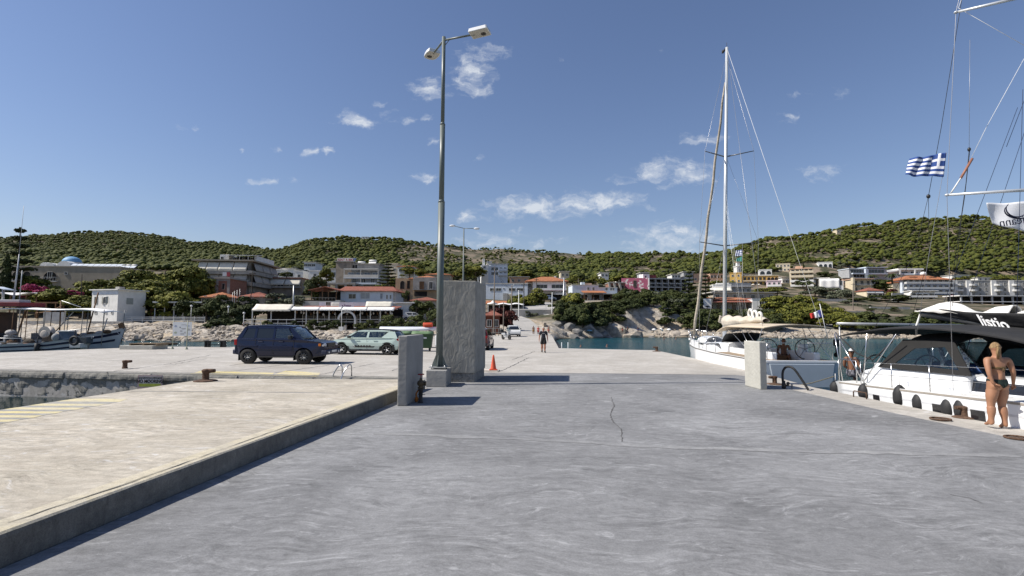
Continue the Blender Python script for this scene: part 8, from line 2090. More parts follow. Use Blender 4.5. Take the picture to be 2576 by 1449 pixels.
t_=text('jeann',.25,txm,fl,P(2578,552,10.95)-P(2604,506,11.3),(PI/2,0,R(0)),mirror=True,align='LEFT',sx=1.0,ext=.003);t_.rotation_euler=(PI/2,R(-9),R(-4))
mb=MB()
for s_ in (0,1):mb.tube([Vector((.30*math.cos(a)*(1-.25*s_)-.05*s_,-.012*s_,.17*math.sin(a)+.03*s_)) for a in [PI*.75+1.25*PI*i/14 for i in range(15)]],[.004+.012*math.sin(PI*i/14) for i in range(15)],5)
o=mb.build('emblem',txm,fl,loc=tuple(P(2562,530,11.0)-P(2604,506,11.3)))
for (px,py,Y,L_) in ((2101.5,957,15.75,.40),(2174,964,14.3,.42),(2263,968,12.98,.52),(2313,988,12.35,.42),(2387,1001,11.48,.40),(2420,1001,11.15,.44)):
 X=P(px,py,Y).x
 fender(P(px,py,Y),L_,.155,'black teardrop fender hanging on the white yacht hull','black fenders along the near yacht')
# ---------------------------------------------------------------- fishing boats on the left
def fishing(label,px0,px1,Y,sheers,beam,yaw=0.):
 X0,X1=P(px0,811,Y).x,P(px1,811,Y).x;L_=X1-X0
 t=thing('fishing_boat',label,'fishing boat',(X0,Y,-1),yaw)
 h=Hull(L_,[(0,beam*.55),(.2,beam*.9),(.5,beam),(.75,beam*.82),(.92,beam*.38),(1,.05)],sheers,.82,.6,.7)
 h.build('hull',M_HULLW,t);h.deck(M_WOODB,t,.02,.97,None,'deck',.03,-.28)
 h.strip(.80,.90,M_NAVY,t,'stripe',.01,.985,.012);h.strip(.58,.66,M_NAVY,t,'stripe',.01,.97,.012);h.strip(.02,.30,mat('dark_boot_top',(.03,.02,.02),.7,var=.4,scale=2),t,'boot_top',.01,.95,.010)
 mb=MB()
 for sd in (-1,1):mb.sheet(lambda u,v:tuple(Vector(h.pt(.01+.98*u,1,sd,-.06+.12*v))+Vector((0,0,.015))),h.n,1,.03)
 mb.build('gunwale',M_HULLW,t)
 return t,h,L_
tF,hF,LF=fishing('white wooden fishing boat with blue stripes, awning and net winch, bow to the right',-130,317,41.6,[(0,1.45),(.4,1.25),(.7,1.45),(.9,1.95),(1,2.35)],1.45)
def LX(px,Y=41.6):return P(px,811,Y).x-tF.location.x
def LZ(py,px=150,Y=41.6):return P(px,py,Y).z+1
mb=MB();mb.sheet(lambda u,v:(LX(18)+(LX(288)-LX(18))*u,-1.15+2.3*v,LZ(776)-.12*abs(2*v-1)**2+.05*math.sin(u*9)-.25*max(0,(u-.7)/.3)**2),20,6,.04);mb.build('awning',M_AWNW,tF)
for px in (22,62,78,96,140,190,232,284):
 for sd in (-1,1):line(tF,[(LX(px),sd*1.05,1.0),(LX(px)+.1,sd*1.08,LZ(779))],.028,M_WOODB if px in (62,96) else mat('grey_awning_pole',(.25,.24,.22),.6),'awning_pole',6)
mb=MB();mb.box((LX(-110),-.95,1.0),(LX(16),.95,LZ(786)));mb.build('wheelhouse',mat('brown_white_wheelhouse',(.10,.055,.035),.6,var=.2),tF,bevel=.05)
for sd in (-1,1):
 for px in (-50,-22,4):mb=MB();mb.box((LX(px)-.28,sd*.96-.015,2.0),(LX(px)+.28,sd*.96+.015,2.75));mb.build('cabin_window',M_DARKW,tF)
mb=MB();mb.box((LX(-120),-1.15,LZ(772)),(LX(80),1.15,LZ(762)));mb.build('wheelhouse_roof',mat('dark_red_roof_paint',(.16,.012,.018),.5,var=.2),tF,bevel=.03)
mb=MB();mb.box((LX(-20),-.5,LZ(762)),(LX(60),.5,LZ(755)));mb.build('roof_rack',M_HULLW,tF,bevel=.04)
mb=MB();mb.sheet(lambda u,v:(LX(-12)+1.1*u,-.5+1.0*v,LZ(722)-.28*u),3,3,.03);mb.build('solar_panel',M_SOLAR,tF);line(tF,[(LX(3),0,LZ(757)),(LX(3),0,LZ(727))],.09,M_GALV,'panel_post',8)
line(tF,[(LX(30),0,LZ(757)),(LX(33.5),0,LZ(700)),(LX(36.5),0,LZ(640))],[.07,.05,.035],M_HULLW,'antenna_mast',8);line(tF,[(LX(36.5),0,LZ(640)),(LX(40),0,LZ(518))],.016,M_HULLW,'antenna',5)
line(tF,[(LX(36),.3,LZ(757)),(LX(38),.3,LZ(680))],.03,M_HULLW,'antenna_mast',6)
mb=MB();mb.box((-.35,-.25,0),(.35,.25,.75));mb.build('fish_box',M_HULLW,tF,loc=(LX(57),-.9,1.0),bevel=.06);mb=MB();mb.ell((LX(57),-.9,1.95),(.42,.3,.25));mb.build('net_heap',mat('white_grey_net',(.42,.41,.40),.95,var=.4,scale=5,bump=1.,bscale=9),tF)
for (pts,r) in (([(LX(213),.2,1.4),(LX(238),.2,LZ(735))],.05),([(LX(160),-.3,1.3),(LX(158),-.3,LZ(757))],.05),([(LX(160),-.3,LZ(757)),(LX(206),-.2,LZ(772))],.03),([(LX(150),-.4,LZ(836)),(LX(196),-.5,LZ(785))],.04),([(LX(250),.3,1.6),(LX(262),.3,LZ(800))],.04),([(LX(60),-.6,1.3),(LX(82),-.7,LZ(785))],.06)):
 line(tF,pts,r,M_WOODB if r>.045 else M_GALV,'spar',6)
mb=MB();mb.tube([hF.pt(.62,1,-1),tuple(Vector(hF.pt(.62,1,-1))+Vector((0,0,.5))),tuple(Vector(hF.pt(.8,1,-1))+Vector((0,0,.55))),tuple(Vector(hF.pt(.97,1,-1))+Vector((0,0,.35)))],.022,6);mb.build('bow_rail',M_GALV,tF)
mb=MB();mb.box((LF-.5,-.12,2.2),(LF-.15,.12,2.75),(0,R(-20),0));mb.build('stem_post',M_WOODB,tF,bevel=.02)
for i in range(7):mb=MB();mb.ell((LX(205+i*13),-.5+.3*(i%3),1.75+.05*i),(.3,.3,.16));mb.build('net_heap',mat(('brown_net','grey_net','green_net')[i%3],((.10,.06,.035),(.35,.34,.33),(.08,.13,.08))[i%3],.95,var=.4,scale=6,bump=1.,bscale=9),tF)
tG,hG,LG=fishing('white fishing boat with blue stripes and black tyre fender, nearest the quay on the left',-120,237,38.4,[(0,1.15),(.4,1.10),(.75,1.32),(1,1.78)],1.15)
def GX(px):return P(px,811,38.4).x-tG.location.x
def GZ(py):return P(120,py,38.4).z+1
mb=MB();mb.lathe([(.42,-.06),(.42,-.03),(.12,-.02),(.12,.35),(.42,.36),(.42,.40)],20,(0,0,0),'y');mb.build('net_winch',mat('pale_winch_drum',(.42,.38,.34),.7,var=.2),tG,loc=(GX(130),-.5,GZ(835)))
mb=MB();mb.lathe([(.0,-.09),(.24,-.08),(.28,-.065)],18,(0,0,0),'y');mb.build('winch_cap',mat('pale_winch_cap',(.42,.38,.34),.7),tG,loc=(GX(130),-.5,GZ(840)))
mb=MB();mb.extr([(-.5,0),(.5,0),(.3,.55),(0,.75),(-.3,.55)],-.12,-.04,lambda u,v,k:(u,k,v));mb.build('winch_frame',M_IRON,tG,loc=(GX(130),-.1,GZ(858)))
mb=MB();mb.box((-.38,-.35,0),(.38,.35,.62));o=mb.build('ice_box',mat('blue_grey_box',(.08,.11,.16),.6,var=.3,scale=3),tG,loc=(GX(183),-.35,GZ(855)),bevel=.04);mb=MB();mb.box((-.44,-.4,.62),(.44,.4,.70));mb.build('box_lid',M_HULLW,o,bevel=.02)
mb=MB();mb.ell((0,0,.3),(.26,.22,.30));mb.build('buoy',mat('grey_buoy',(.25,.26,.27),.7,var=.2),tG,loc=(GX(165),-.75,GZ(858)))
for (px,c,nm) in ((100,(.30,.10,.03),'orange_crate'),(60,(.20,.22,.24),'grey_crate'),(20,(.30,.31,.33),'pale_crate'),(215,(.45,.47,.48),'white_crate')):mb=MB();mb.box((-.4,-.3,0),(.4,.3,.32));mb.build('crate',mat(nm,c,.6,var=.2),tG,loc=(GX(px),-.5,.95),bevel=.03)
line(tG,[(GX(-30),-.95,1.0),(GX(-30),-.98,1.65),(GX(88),-.98,1.62),(GX(88),-.95,1.0)],.03,M_GALV,'rail',6)
tt=thing('tyre_fender','black tyre fender hanging on the nearest fishing boat','fender',(P(186,862,37.2).x,37.22,P(186,857,37.2).z));mb=MB();mb.torus((0,0,0),.27,.10,'y',20,8);mb.build('tyre',M_RUBBER,tt);mb=MB();mb.tube([(0,0,.3),(0,.05,.75)],.03,5);mb.build('rope',M_ROPED,tt)
tt=thing('tyre_fender','black fender roll at the middle of the nearest fishing boat','fender',(P(91,878,37.2).x,37.25,P(91,876,37.2).z));mb=MB();mb.tube([(0,0,-.35),(0,0,.35)],.15,10);mb.build('tyre',M_RUBBER,tt);mb=MB();mb.tube([(0,0,.35),(0,.05,.8)],.03,5);mb.build('rope',M_ROPED,tt)
mb=MB();a=tF.location+Vector(hF.pt(.97,.9,-1));b=P(342,865,41.5);mb.tube([a,a.lerp(b,.5)+Vector((0,0,-.25)),b],.02,5);o=mb.build('mooring_line',M_WIREW);tag(o,'pale bow line of the fishing boat running to the quay','rope')
rr=random.Random(9)
for i in range(26):
 on=tF if i%2 else tG;px=rr.uniform(-20,225);k=i%5
 x=LX(px) if i%2 else GX(px);z0=1.0+.45*rr.random();mb=MB()
 if k<3:mb.ell((x,rr.uniform(-.7,.5),z0+.12),(rr.uniform(.25,.5),rr.uniform(.2,.35),rr.uniform(.18,.42)),9,6)
 else:mb.box((x-.3,-.5,z0-.2),(x+.3,.1,z0+rr.uniform(.2,.7)))
 mb.build('deck_gear' if k>2 else 'net_heap',mat('deck_gear_%s'%'abcde'[k],((.05,.04,.03),(.10,.055,.03),(.03,.035,.04),(.14,.14,.14),(.05,.06,.07))[k],.9,var=.5,scale=6,bump=.8,bscale=9),on)
p=G(1035,876);t=thing('work_boat','white upturned boat with orange floats lying behind the green bins','boat',(p.x,p.y+1.2,0),R(3))
mb=MB();mb.sheet(lambda u,v:(-2.6+4.6*u,(2*v-1)*.85*math.sin(PI*min(1,.12+u*.95))**.6,1.30+.26*math.sqrt(max(0,1-(2*v-1)**2))),16,8,.05);mb.build('hull',M_GEL,t)
for (x,s_) in ((1.0,.3),(2.05,.25)):mb=MB();mb.box((x-.35,-.25,1.55),(x+.35,.25,1.55+s_*1.2));mb.tube([(x-.35,-.3,1.75),(x+.35,-.3,1.75)],.1,8);mb.build('float',M_ORANGE,t,bevel=.06)
for x in (-1.8,1.2):mb=MB();mb.box((x-.08,-.6,0),(x+.08,.6,1.3));mb.build('trestle_leg',M_WOODB,t)
mb=MB();mb.box((1.6,-.7,.05),(3.2,.7,1.0));mb.build('white_locker',M_GEL,t,bevel=.15)
line(t,[(1.75,0,1.0),(2.05,.1,3.6)],.025,M_HULLW,'mast',6)
for (px,py,c,lb) in ((1542,828,M_AWNW,'round white beach parasol, leftmost of three on the cove beach'),(1550,829,M_AWNW,'tilted white beach parasol in the middle of three'),(1558,829,M_AWNW,'white beach parasol, rightmost of three on the cove beach')):
 X={1542:1542,1550:1550,1558:1558}[px]
for (px,w_,tilt,lb) in ((1542,11,.1,'round white beach parasol, leftmost of three on the cove beach'),(1550,9,.7,'tilted white beach parasol, middle one of three on the beach'),(1559,11,0,'flat white beach parasol, rightmost of three on the beach')):
 pxx=1456.7+.1499*{1542:1260,1550:1380,1559:1510}[px]
 b=P(pxx,836,104);t=thing('beach_parasol',lb,'parasol',b,0);mb=MB();mb.lathe([(.55,0),(.50,.16),(.32,.3),(.0,.38)],14);o=mb.build('canopy',M_AWNW,t,loc=(0,0,.45));o.rotation_euler=(0,tilt,0);o.scale=(.85,.85,.85);mb=MB();mb.tube([(0,0,-.8),(0,0,.8)],.03,5);mb.build('pole',M_FRAMEW,t)
b=P(1483,838,100);t=thing('beach_parasol','pale blue parasol among the dark cliff boulders','parasol',b);mb=MB();mb.lathe([(.6,0),(.35,.2),(.0,.28)],12);mb.build('canopy',mat('pale_blue_cloth',(.22,.42,.55),.8),t,loc=(0,0,.4));mb=MB();mb.tube([(0,0,-1.2),(0,0,.6)],.03,5);mb.build('pole',M_FRAMEW,t)
b=P(1240,765,95);t=thing('parasol','pointed white parasol left of the road before the red shrubs','parasol',b);mb=MB();mb.lathe([(1.0,0),(.4,.3),(.0,.75)],8);mb.build('canopy',M_AWNW,t);mb=MB();mb.tube([(0,0,-3),(0,0,.7)],.04,5);mb.build('pole',M_FRAMEW,t)
# ================================================================== poles and wires of the town
M_POLEW=mat('weathered_wood_pole',(.16,.135,.11),.9,var=.3,scale=2,stretch=(1,1,.2));M_POLED=mat('dark_creosote_pole',(.03,.025,.02),.9,var=.3)
def upole(px0,yt,yb,Y,px1=None,r=.12,m_=None,label='',cross=True,cat='utility pole',name='utility_pole'):
 b=P(px0,yb,Y);tp=P(px1 or px0,yt,Y)-b
 t=thing(name,label,cat,b);mb=MB();mb.tube([(0,0,-1.5),(0,0,0),tuple(tp)],[r,r,r*.65],8);mb.build('pole',m_ or M_POLEW,t)
 if cross:mb=MB();mb.box((tp.x-.7,-.05,tp.z-.5),(tp.x+.7,.05,tp.z-.38));mb.build('crossarm',m_ or M_POLEW,t)
 return b+tp
U={}
U['a']=upole(1242,670,838,78,1244.5,.12,None,'tall wooden pole with street light arm left of the road',False)
t0=thing('street_light','flat street light arm on the tall wooden pole left of the road','street light',U['a']);mb=MB();mb.tube([(0,-.1,-.05),(-.9,-.1,.1)],.03,5);mb.box((-1.6,-.2,.05),(-.85,0,.16));mb.build('arm',M_GALV,t0)
U['b']=upole(1286,717,826,92,1288,.13,None,'grey pole with bent lamp arm beside the parked white car',False)
t0=thing('street_light','short bent lamp arm on the grey pole beside the car','street light',U['b']);mb=MB();mb.tube([(0,-.1,-.2),(.3,-.1,.05),(1.0,-.1,.05)],.035,5);mb.box((.8,-.2,.0),(1.5,0,.1));mb.build('arm',M_GALV,t0)
U['c']=upole(1266,760,842,74,1267,.08,M_POLEW,'shorter grey post between the scooter and the red shrubs',False)
U['d']=upole(1305,730,798,112,1305,.11,M_FRAMEW,'white painted pole at the bend of the road',False)
U['e']=upole(1318,712,790,120,1318,.13,M_POLED,'black tarred pole behind the white painted one')
U['f']=upole(1350,700,745,160,1350,.14,M_POLED,'dark pole in front of the orange roofed house',True)
U['g']=upole(1417,698,775,118,1419,.17,M_GALV,'thick pale concrete pole at the right of the side street',False)
U['h']=upole(1388,735,800,117,1389,.10,M_FRAMEW,'white lamp mast above the guard rail',False)
U['i']=upole(629,730,755,112,634,.10,M_POLED,'dark leaning utility pole in front of the awning block');U['i2']=upole(633,683,755,116,635,.13,M_POLED,'tall dark utility pole before the awning apartment block')
U['j']=upole(2146,712,800,165,2146,.15,M_POLEW,'brown utility pole on the bare field right of the cottage');U['k']=upole(738,718,762,100,739,.16,M_GALV,'thick grey chimney pipe rising behind the taverna awning',False,'chimney','chimney_pipe')
upole(205,690,740,100,206,.10,M_POLED,'dark pole among the pines below the hotel',False);upole(1727,720,765,158,1728,.11,M_POLEW,'slim pole left of the dark araucarias');upole(1455,700,730,170,1455,.1,M_POLEW,'slim pole above the cliff pine',False)
for i,px in enumerate((585,590,596,603)):upole(px,735-i*3,765,100,px+.5,.04,M_GALV,('thin pale pole above the hedge, left of the row of four','thin pale pole above the hedge, second of the row from the left','thin pale pole above the hedge, third of the row from the left','thin pale pole above the hedge, tallest at the right of the row')[i],False)
for a,b in (('i2','k'),('a','d'),('d','e'),('e','f'),('f','g'),('a','b')):
 pa,pb=U[a],U[b];mb=MB();mb.tube([pa.lerp(pb,i/8)+Vector((0,0,-1.1*math.sin(PI*i/8)-.3)) for i in range(9)],.022,4);o=mb.build('overhead_cable',M_POLED);tag(o,{'i2k':'sagging cable from the dark pole to the grey chimney pipe','ad':'cable from the tall wooden pole to the white painted pole','de':'short cable between the white and the black pole','ef':'cable from the black pole to the orange roofed house','fg':'cable across the front of the orange roofed house','ab':'cable between the two street light poles left of the road'}[a+b],'cable')
b=P(858.5,838,83);t=thing('lamp_post','white lamp post on a square base in front of the taverna','lamp post',b);mb=MB();mb.box((-.35,-.35,-.2),(.35,.35,1.0));mb.build('base',M_WHITE,t,bevel=.03);tp=P(858.8,776,83)-b;mb=MB();mb.tube([(0,0,1.0),(0,0,tp.z)],.055,8);mb.lathe([(.05,0),(.16,.08),(.16,.2),(.03,.32)],10,(0,0,tp.z));mb.build('pole',M_FRAMEW,t)
for (px,yb,yt,Y) in ((573,812,774,90),(612,832,790,88),(480,806,772,91)):
 b=P(px,yb,Y);t=thing('lamp_post','small white lamp post by the hedge left of the taverna' if px != 480 else 'white lamp post in front of the flat canopy pavilion','lamp post',b,0,'lamp posts by the hedge' if px != 480 else None);tp=P(px,yt,Y)-b;mb=MB();mb.tube([(0,0,-.3),(0,0,tp.z)],.05,7);mb.build('pole',M_FRAMEW,t);mb=MB();mb.ell((0,0,tp.z+.15),(.2,.2,.2));mb.build('globe',M_FRAMEW,t)
# ================================================================== people
M_SKIN=mat('sunned_skin',(.33,.165,.095),.55,var=.10,scale=5,spec=.35)
M_SKINP=mat('reddish_skin',(.36,.17,.11),.55,var=.12,scale=5,spec=.35)
M_SKINT=mat('tanned_skin',(.20,.095,.055),.5,var=.12,scale=5,spec=.35)
M_HAIRB=mat('blonde_hair',(.26,.165,.075),.5,var=.45,scale=9,stretch=(6,6,.6),bump=.5,bscale=16)
M_HAIRD=mat('dark_hair',(.02,.014,.01),.5,var=.3,scale=9);M_HAIRG=mat('grey_hair',(.32,.30,.28),.6,var=.3,scale=9)
M_EYE=mat('eye_dark',(.02,.015,.012),.2)
M_GREENB=mat('dark_green_bikini',(.010,.020,.014),.7,var=.2,scale=9);M_TANB2=mat('brown_bikini_cord',(.12,.075,.03),.7,var=.2,scale=9)
M_TSHIRT=mat('dark_navy_tshirt',(.016,.018,.028),.85,var=.2,scale=4);M_SHORTB=mat('black_shorts',(.010,.010,.011),.85,var=.2);M_CORAL=mat('coral_shirt',(.62,.13,.10),.8,var=.1);M_SWIM=mat('ochre_swim_shorts',(.30,.17,.05),.8,var=.2);M_WSHIRT=mat('pale_shirt',(.42,.41,.38),.85,var=.1);M_PATT=mat('patterned_trunks',(.12,.12,.14),.8,var=.8,scale=14)
def human(label,loc,rz,H_,J,skin,clothes=(),hair=None,build=1.,fem=False,fingers=True,hairfn=None,cap=None,sub=2,shoes=None):
 """J: joint positions in body heights (x right, y forward, z up), seen from behind the person"""
 s=H_
 base=dict(pelvis=(0,0,.52),waist=(0,.005,.60),chest=(0,.0,.72),neck=(0,-.005,.825),head0=(0,.012,.87),head1=(0,.018,.945),
  shL=(-.105,0,.80),elL=(-.135,-.01,.625),wrL=(-.14,.03,.475),haL=(-.14,.05,.43),shR=(.105,0,.80),elR=(.135,-.01,.625),wrR=(.14,.03,.475),haR=(.14,.05,.43),
  hiL=(-.052,0,.50),knL=(-.058,.012,.285),anL=(-.06,-.01,.045),toL=(-.07,.095,.018),hiR=(.052,0,.50),knR=(.058,.012,.285),anR=(.06,-.01,.045),toR=(.07,.095,.018))
 base.update({k_:v for k_,v in J.items() if k_ != 'face'})
 for q_ in 'LR':
  a_,t_=Vector(base['an'+q_]),Vector(base['to'+q_]);d_=Vector((t_.x-a_.x,t_.y-a_.y,0));d_=d_.normalized() if d_.length>1e-4 else Vector((0,1,0));base['he'+q_]=a_-d_*.022+(t_-a_).dot(Vector((0,0,1)))*Vector((0,0,1))*.75
 for k_,v in list(base.items()):base[k_]=Vector(v)*s
 b_=build
 rad=dict(pelvis=(.088,.068),waist=(.072 if fem else .082,.058),chest=(.088 if fem else .098,.062),neck=(.033,.034),head0=(.042,.05),head1=(.047,.056),shL=(.040,.042),shR=(.040,.042),elL=(.024,)*2,elR=(.024,)*2,wrL=(.016,.018),wrR=(.016,.018),haL=(.022,.014),haR=(.022,.014),hiL=(.062,.066),hiR=(.062,.066),knL=(.038,.040),knR=(.038,.040),anL=(.025,.028),anR=(.025,.028),toL=(.022,.014),toR=(.022,.014),heL=(.020,.020),heR=(.020,.020))
 if fem:rad['pelvis']=(.098,.078);rad['hiL']=rad['hiR']=(.070,.074)
 names=list(base);vs=[base[n] for n in names];R_=[(rad[n][0]*s*(b_ if n not in ('head0','head1','haL','haR') else 1),rad[n][1]*s*(b_ if n not in ('head0','head1','haL','haR') else 1)) for n in names]
 ix={n:i for i,n in enumerate(names)}
 ed=[('pelvis','waist','torso'),('waist','chest','torso'),('chest','neck','neck'),('neck','head0','head'),('head0','head1','head'),('chest','shL','shoulder'),('shL','elL','upperarm'),('elL','wrL','forearm'),('wrL','haL','hand'),('chest','shR','shoulder'),('shR','elR','upperarm'),('elR','wrR','forearm'),('wrR','haR','hand'),('pelvis','hiL','hip'),('hiL','knL','thigh'),('knL','anL','calf'),('anL','toL','foot'),('anL','heL','foot'),('anR','heR','foot'),('pelvis','hiR','hip'),('hiR','knR','thigh'),('knR','anR','calf'),('anR','toR','foot')]
 E=[(ix[a],ix[b]) for a,b,_ in ed];bones=[(vs[ix[a]],vs[ix[b]],n) for a,b,n in ed]
 if fingers:
  for sd,hn,wn_ in (('L','haL','wrL'),('R','haR','wrR')):
   ha,wr=base[hn],base[wn_];d=(ha-wr).normalized();side=d.cross(Vector((1,0,0)) if abs(d.x)<.7 else Vector((0,0,1))).normalized();pal=d.cross(side)
   for k in range(4):
    o_=(k-1.5)*.0105*s;L_=(.036,.043,.040,.031)[k]*s
    p0=ha+side*o_;p1=p0+d*L_*.55+pal*.003*s;p2=p1+d*L_*.5+pal*.009*s
    i0=len(vs);vs+=[p0+d*.004*s,p1,p2];R_+=[(.0058*s,)*2,(.0053*s,)*2,(.0045*s,)*2];E+=[(ix[hn],i0),(i0,i0+1),(i0+1,i0+2)]
   i0=len(vs);p0=wr.lerp(ha,.45)+side*.016*s;vs+=[p0,p0+side*.014*s+d*.022*s,p0+side*.016*s+d*.040*s];R_+=[(.0075*s,)*2,(.0065*s,)*2,(.005*s,)*2];E+=[(ix[hn],i0),(i0,i0+1),(i0+1,i0+2)]
 me=bpy.data.meshes.new('body');me.from_pydata(vs,E,[]);o=bpy.data.objects.new('tmp_body',me);C.objects.link(o)
 sk=o.modifiers.new('s','SKIN');sk.use_smooth_shade=True;sk.branch_smoothing=.6
 for i,d in enumerate(me.skin_vertices[0].data):d.radius=R_[i];d.use_root=(i==ix['pelvis'])
 ss=o.modifiers.new('ss','SUBSURF');ss.levels=ss.render_levels=sub
 bpy.context.view_layer.update()
 dg=bpy.context.evaluated_depsgraph_get();bm_=bpy.data.meshes.new_from_object(o.evaluated_get(dg));bpy.data.objects.remove(o)
 hd=(base['head1']-base['head0']).normalized();hc=base['head0'].lerp(base['head1'],.55)
 fw=Vector(J.get('face',(0,1,0))).normalized();fw=(fw-hd*fw.dot(hd)).normalized();rt=fw.cross(hd)
 bmm=bmesh.new();bmm.from_mesh(bm_)
 def headpt(u,v):
  a,b2=2*PI*u,PI*(v-.5);x,y,z=math.cos(a)*math.cos(b2),math.sin(a)*math.cos(b2),math.sin(b2)
  w_=.046*(1-.22*max(0,-z)**1.2);dd=.057*(1-.12*max(0,-z));zz=z*.066
  px_,py_=x*w_,y*dd
  if y>.5:
   fx=math.exp(-(x/.16)**2);py_+=.012*fx*math.exp(-((z+.18)/.16)**2);py_-=.004*math.exp(-((abs(x)-.38)/.16)**2)*math.exp(-((z-.08)/.12)**2);py_+=.004*fx*math.exp(-((z+.52)/.1)**2);py_+=.004*math.exp(-((z+.85)/.2)**2)
  if abs(x)>.93 and abs(z+.02)<.3:px_*=1.16
  return hc+(rt*px_+fw*py_+hd*zz)*s
 nu,nv=20,14;g=[[bmm.verts.new(headpt(i/nu,j/nv)) for i in range(nu)] for j in range(nv+1)]
 for j in range(nv):
  for i in range(nu):
   try:f_=bmm.faces.new((g[j][i],g[j][(i+1)%nu],g[j+1][(i+1)%nu],g[j+1][i]));f_.smooth=True
   except ValueError:pass
 bmm.to_mesh(bm_)
 bmm.verts.ensure_lookup_table()
 co=np.array([v.co[:] for v in bmm.verts])
 bl=np.full(len(co),0);best=np.full(len(co),1e9);tt_=np.zeros(len(co))
 for bi,(a,b2,n) in enumerate(bones):
  a_,d_=np.array(a),np.array(b2-a);L2=max(d_ @ d_,1e-9);t_=np.clip((co-a_) @ d_/L2,0,1);q_=a_+t_[:,None]*d_;dist=np.linalg.norm(co-q_,axis=1)/ (.04*s if n in ('torso','hip') else .03*s if n=='thigh' else .02*s)
  m_=dist<best;best[m_]=dist[m_];bl[m_]=bi;tt_[m_]=t_[m_]
 bmm.normal_update()
 for i,v in enumerate(bmm.verts):
  n=bones[bl[i]][2];t_=tt_[i]
  if n=='calf':v.co+=v.normal*.010*s*math.sin(PI*t_**.7)**2*(.75-.35*v.normal.y)
  if n=='thigh':v.co+=v.normal*.006*s*math.sin(PI*t_)**2
  if n in ('hip','torso','thigh') and fem is not None and v.normal.y<-.2 and abs(v.co.z-base['pelvis'].z+.02*s)<.07*s:v.co.y-=.020*s*math.exp(-((v.co.z-base['pelvis'].z+.025*s)/(.035*s))**2)*(1-.75*math.exp(-((v.co.x-base['pelvis'].x)/(.012*s))**2))
 bmm.to_mesh(bm_);bm_.materials.clear();bm_.materials.append(skin)
 for p in bm_.polygons:p.use_smooth=True
 root=thing('person',label,'person',loc,rz)
 bm_.name='body';bo=bpy.data.objects.new('body',bm_);C.objects.link(bo);bo.parent=root
 bmm.normal_update();bmm.faces.ensure_lookup_table()
 for (nm,mt,off,pred) in clothes:
  mp={};mb=MB()
  for f_ in bmm.faces:
   c=f_.calc_center_median();cl=[bones[bl[v.index]][2] for v in f_.verts];n=max(set(cl),key=cl.count);tl=[tt_[v.index] for v in f_.verts if bones[bl[v.index]][2]==n];tm=sum(tl)/len(tl)
   if pred(n,tm,Vector((c.x/s,c.y/s,c.z/s)),f_.normal):
    ids=[]
    for v in f_.verts:
     if v.index not in mp:mp[v.index]=len(mb.v);mb.v.append(tuple(v.co+v.normal*off*s))
     ids.append(mp[v.index])
    mb.f.append(ids);mb.mi.append(0);mb.sm.append(True)
  if mb.f:
   oo=mb.build(nm,mt,root);so=oo.modifiers.new('th','SOLIDIFY');so.thickness=.003*s;so.offset=1
 bmm.free()
 fr=lambda x,y,z:hc+(rt*x+fw*y+hd*z)*s
 for sd in (-1,1):
  e=MB();e.ell(fr(sd*.018,.051,.004),(.0058*s,.004*s,.004*s),8,5);e.build('eye',M_EYE,root)
 mth=MB();mth.ell(fr(0,.052,-.036),(.012*s,.004*s,.003*s),8,5);mth.build('mouth',M_SKINP,root)
 if hair and not hairfn:
  hb=MB();hb.grid(lambda u,v:headpt_out(headpt,u,v,hc,fw,hd,s),20,9);hb.build('hair',hair,root)
 if hairfn:hairfn(root,fr,headpt,s,hc,fw,hd,rt)
 if cap:
  cb=MB();cb.grid(lambda u,v:tuple(hc+(headpt(u,.60+.40*v)-hc)*1.10),18,6);cb.extr([(-.036,.04),(.036,.04),(.028,.092),(0,.10),(-.028,.092)],.012,.017,lambda x,y,z:fr(x,y,z+.01));cb.build('cap',cap,root)
 return root
def headpt_out(headpt,u,v,hc,fw,hd,s):
 lo=.50+.22*max(0,math.sin(2*PI*u))
 p=headpt(u,lo+(1-lo)*v);return tuple(hc+(p-hc)*1.06)
wY=G(2512,1077).y
wb_=G(2513,1077.5);kx=lambda xc:(xc-430)*.00131/1.62;kz=lambda yc:(1335-yc)*.00131/1.62
def wj(xc,yc,y=0.):return (kx(xc)+.055*kz(yc),y,kz(yc))
JW=dict(pelvis=wj(412,690,.0),waist=wj(420,585,.01),chest=wj(405,420,.015),neck=wj(400,290,.0),head0=wj(402,232,.01),head1=wj(398,150,.02),face=(.35,1,-.12),
 shL=wj(250,342,.0),elL=wj(228,555,-.055),wrL=wj(262,685,-.075),haL=wj(312,712,-.082),shR=wj(565,345,0),elR=wj(607,540,-.03),wrR=wj(676,685,.03),haR=wj(690,745,.045),
 hiL=wj(340,735,0),knL=wj(325,985,.01),anL=wj(312,1240,-.01),toL=wj(345,1300,.095),hiR=wj(492,735,0),knR=wj(478,990,.01),anR=wj(490,1262,-.03),toR=wj(535,1330,.075))
def ponytail(root,fr,headpt,s,hc,fw,hd,rt):
 hb=MB();hb.grid(lambda u,v:headpt_out(headpt,u,v,hc,fw,hd,s),24,10);hb.build('hair',M_HAIRB,root)
 rr=random.Random(2)
 pb=MB();root0=fr(0,-.058,.018)
 pb.ell(root0,(.018*s,.018*s,.016*s));
 for k in range(16):
  ox,oy=rr.uniform(-.014,.014),rr.uniform(-.010,.004)
  pts=[root0+Vector((ox*.4*s,0,0)),root0+Vector(((ox*1.2-.004)*s,(-.014+oy)*s,-.030*s)),root0+Vector(((ox*1.5-.008+rr.uniform(-.006,.006))*s,(-.010+oy)*s,-.080*s)),root0+Vector(((ox*1.2-.012+rr.uniform(-.008,.008))*s,(-.004+oy)*s,-(.125+rr.uniform(0,.03))*s))]
  pb.tube(pts,[.006*s,.009*s,.008*s,.002*s],5)
 pb.build('ponytail',M_HAIRB,root)
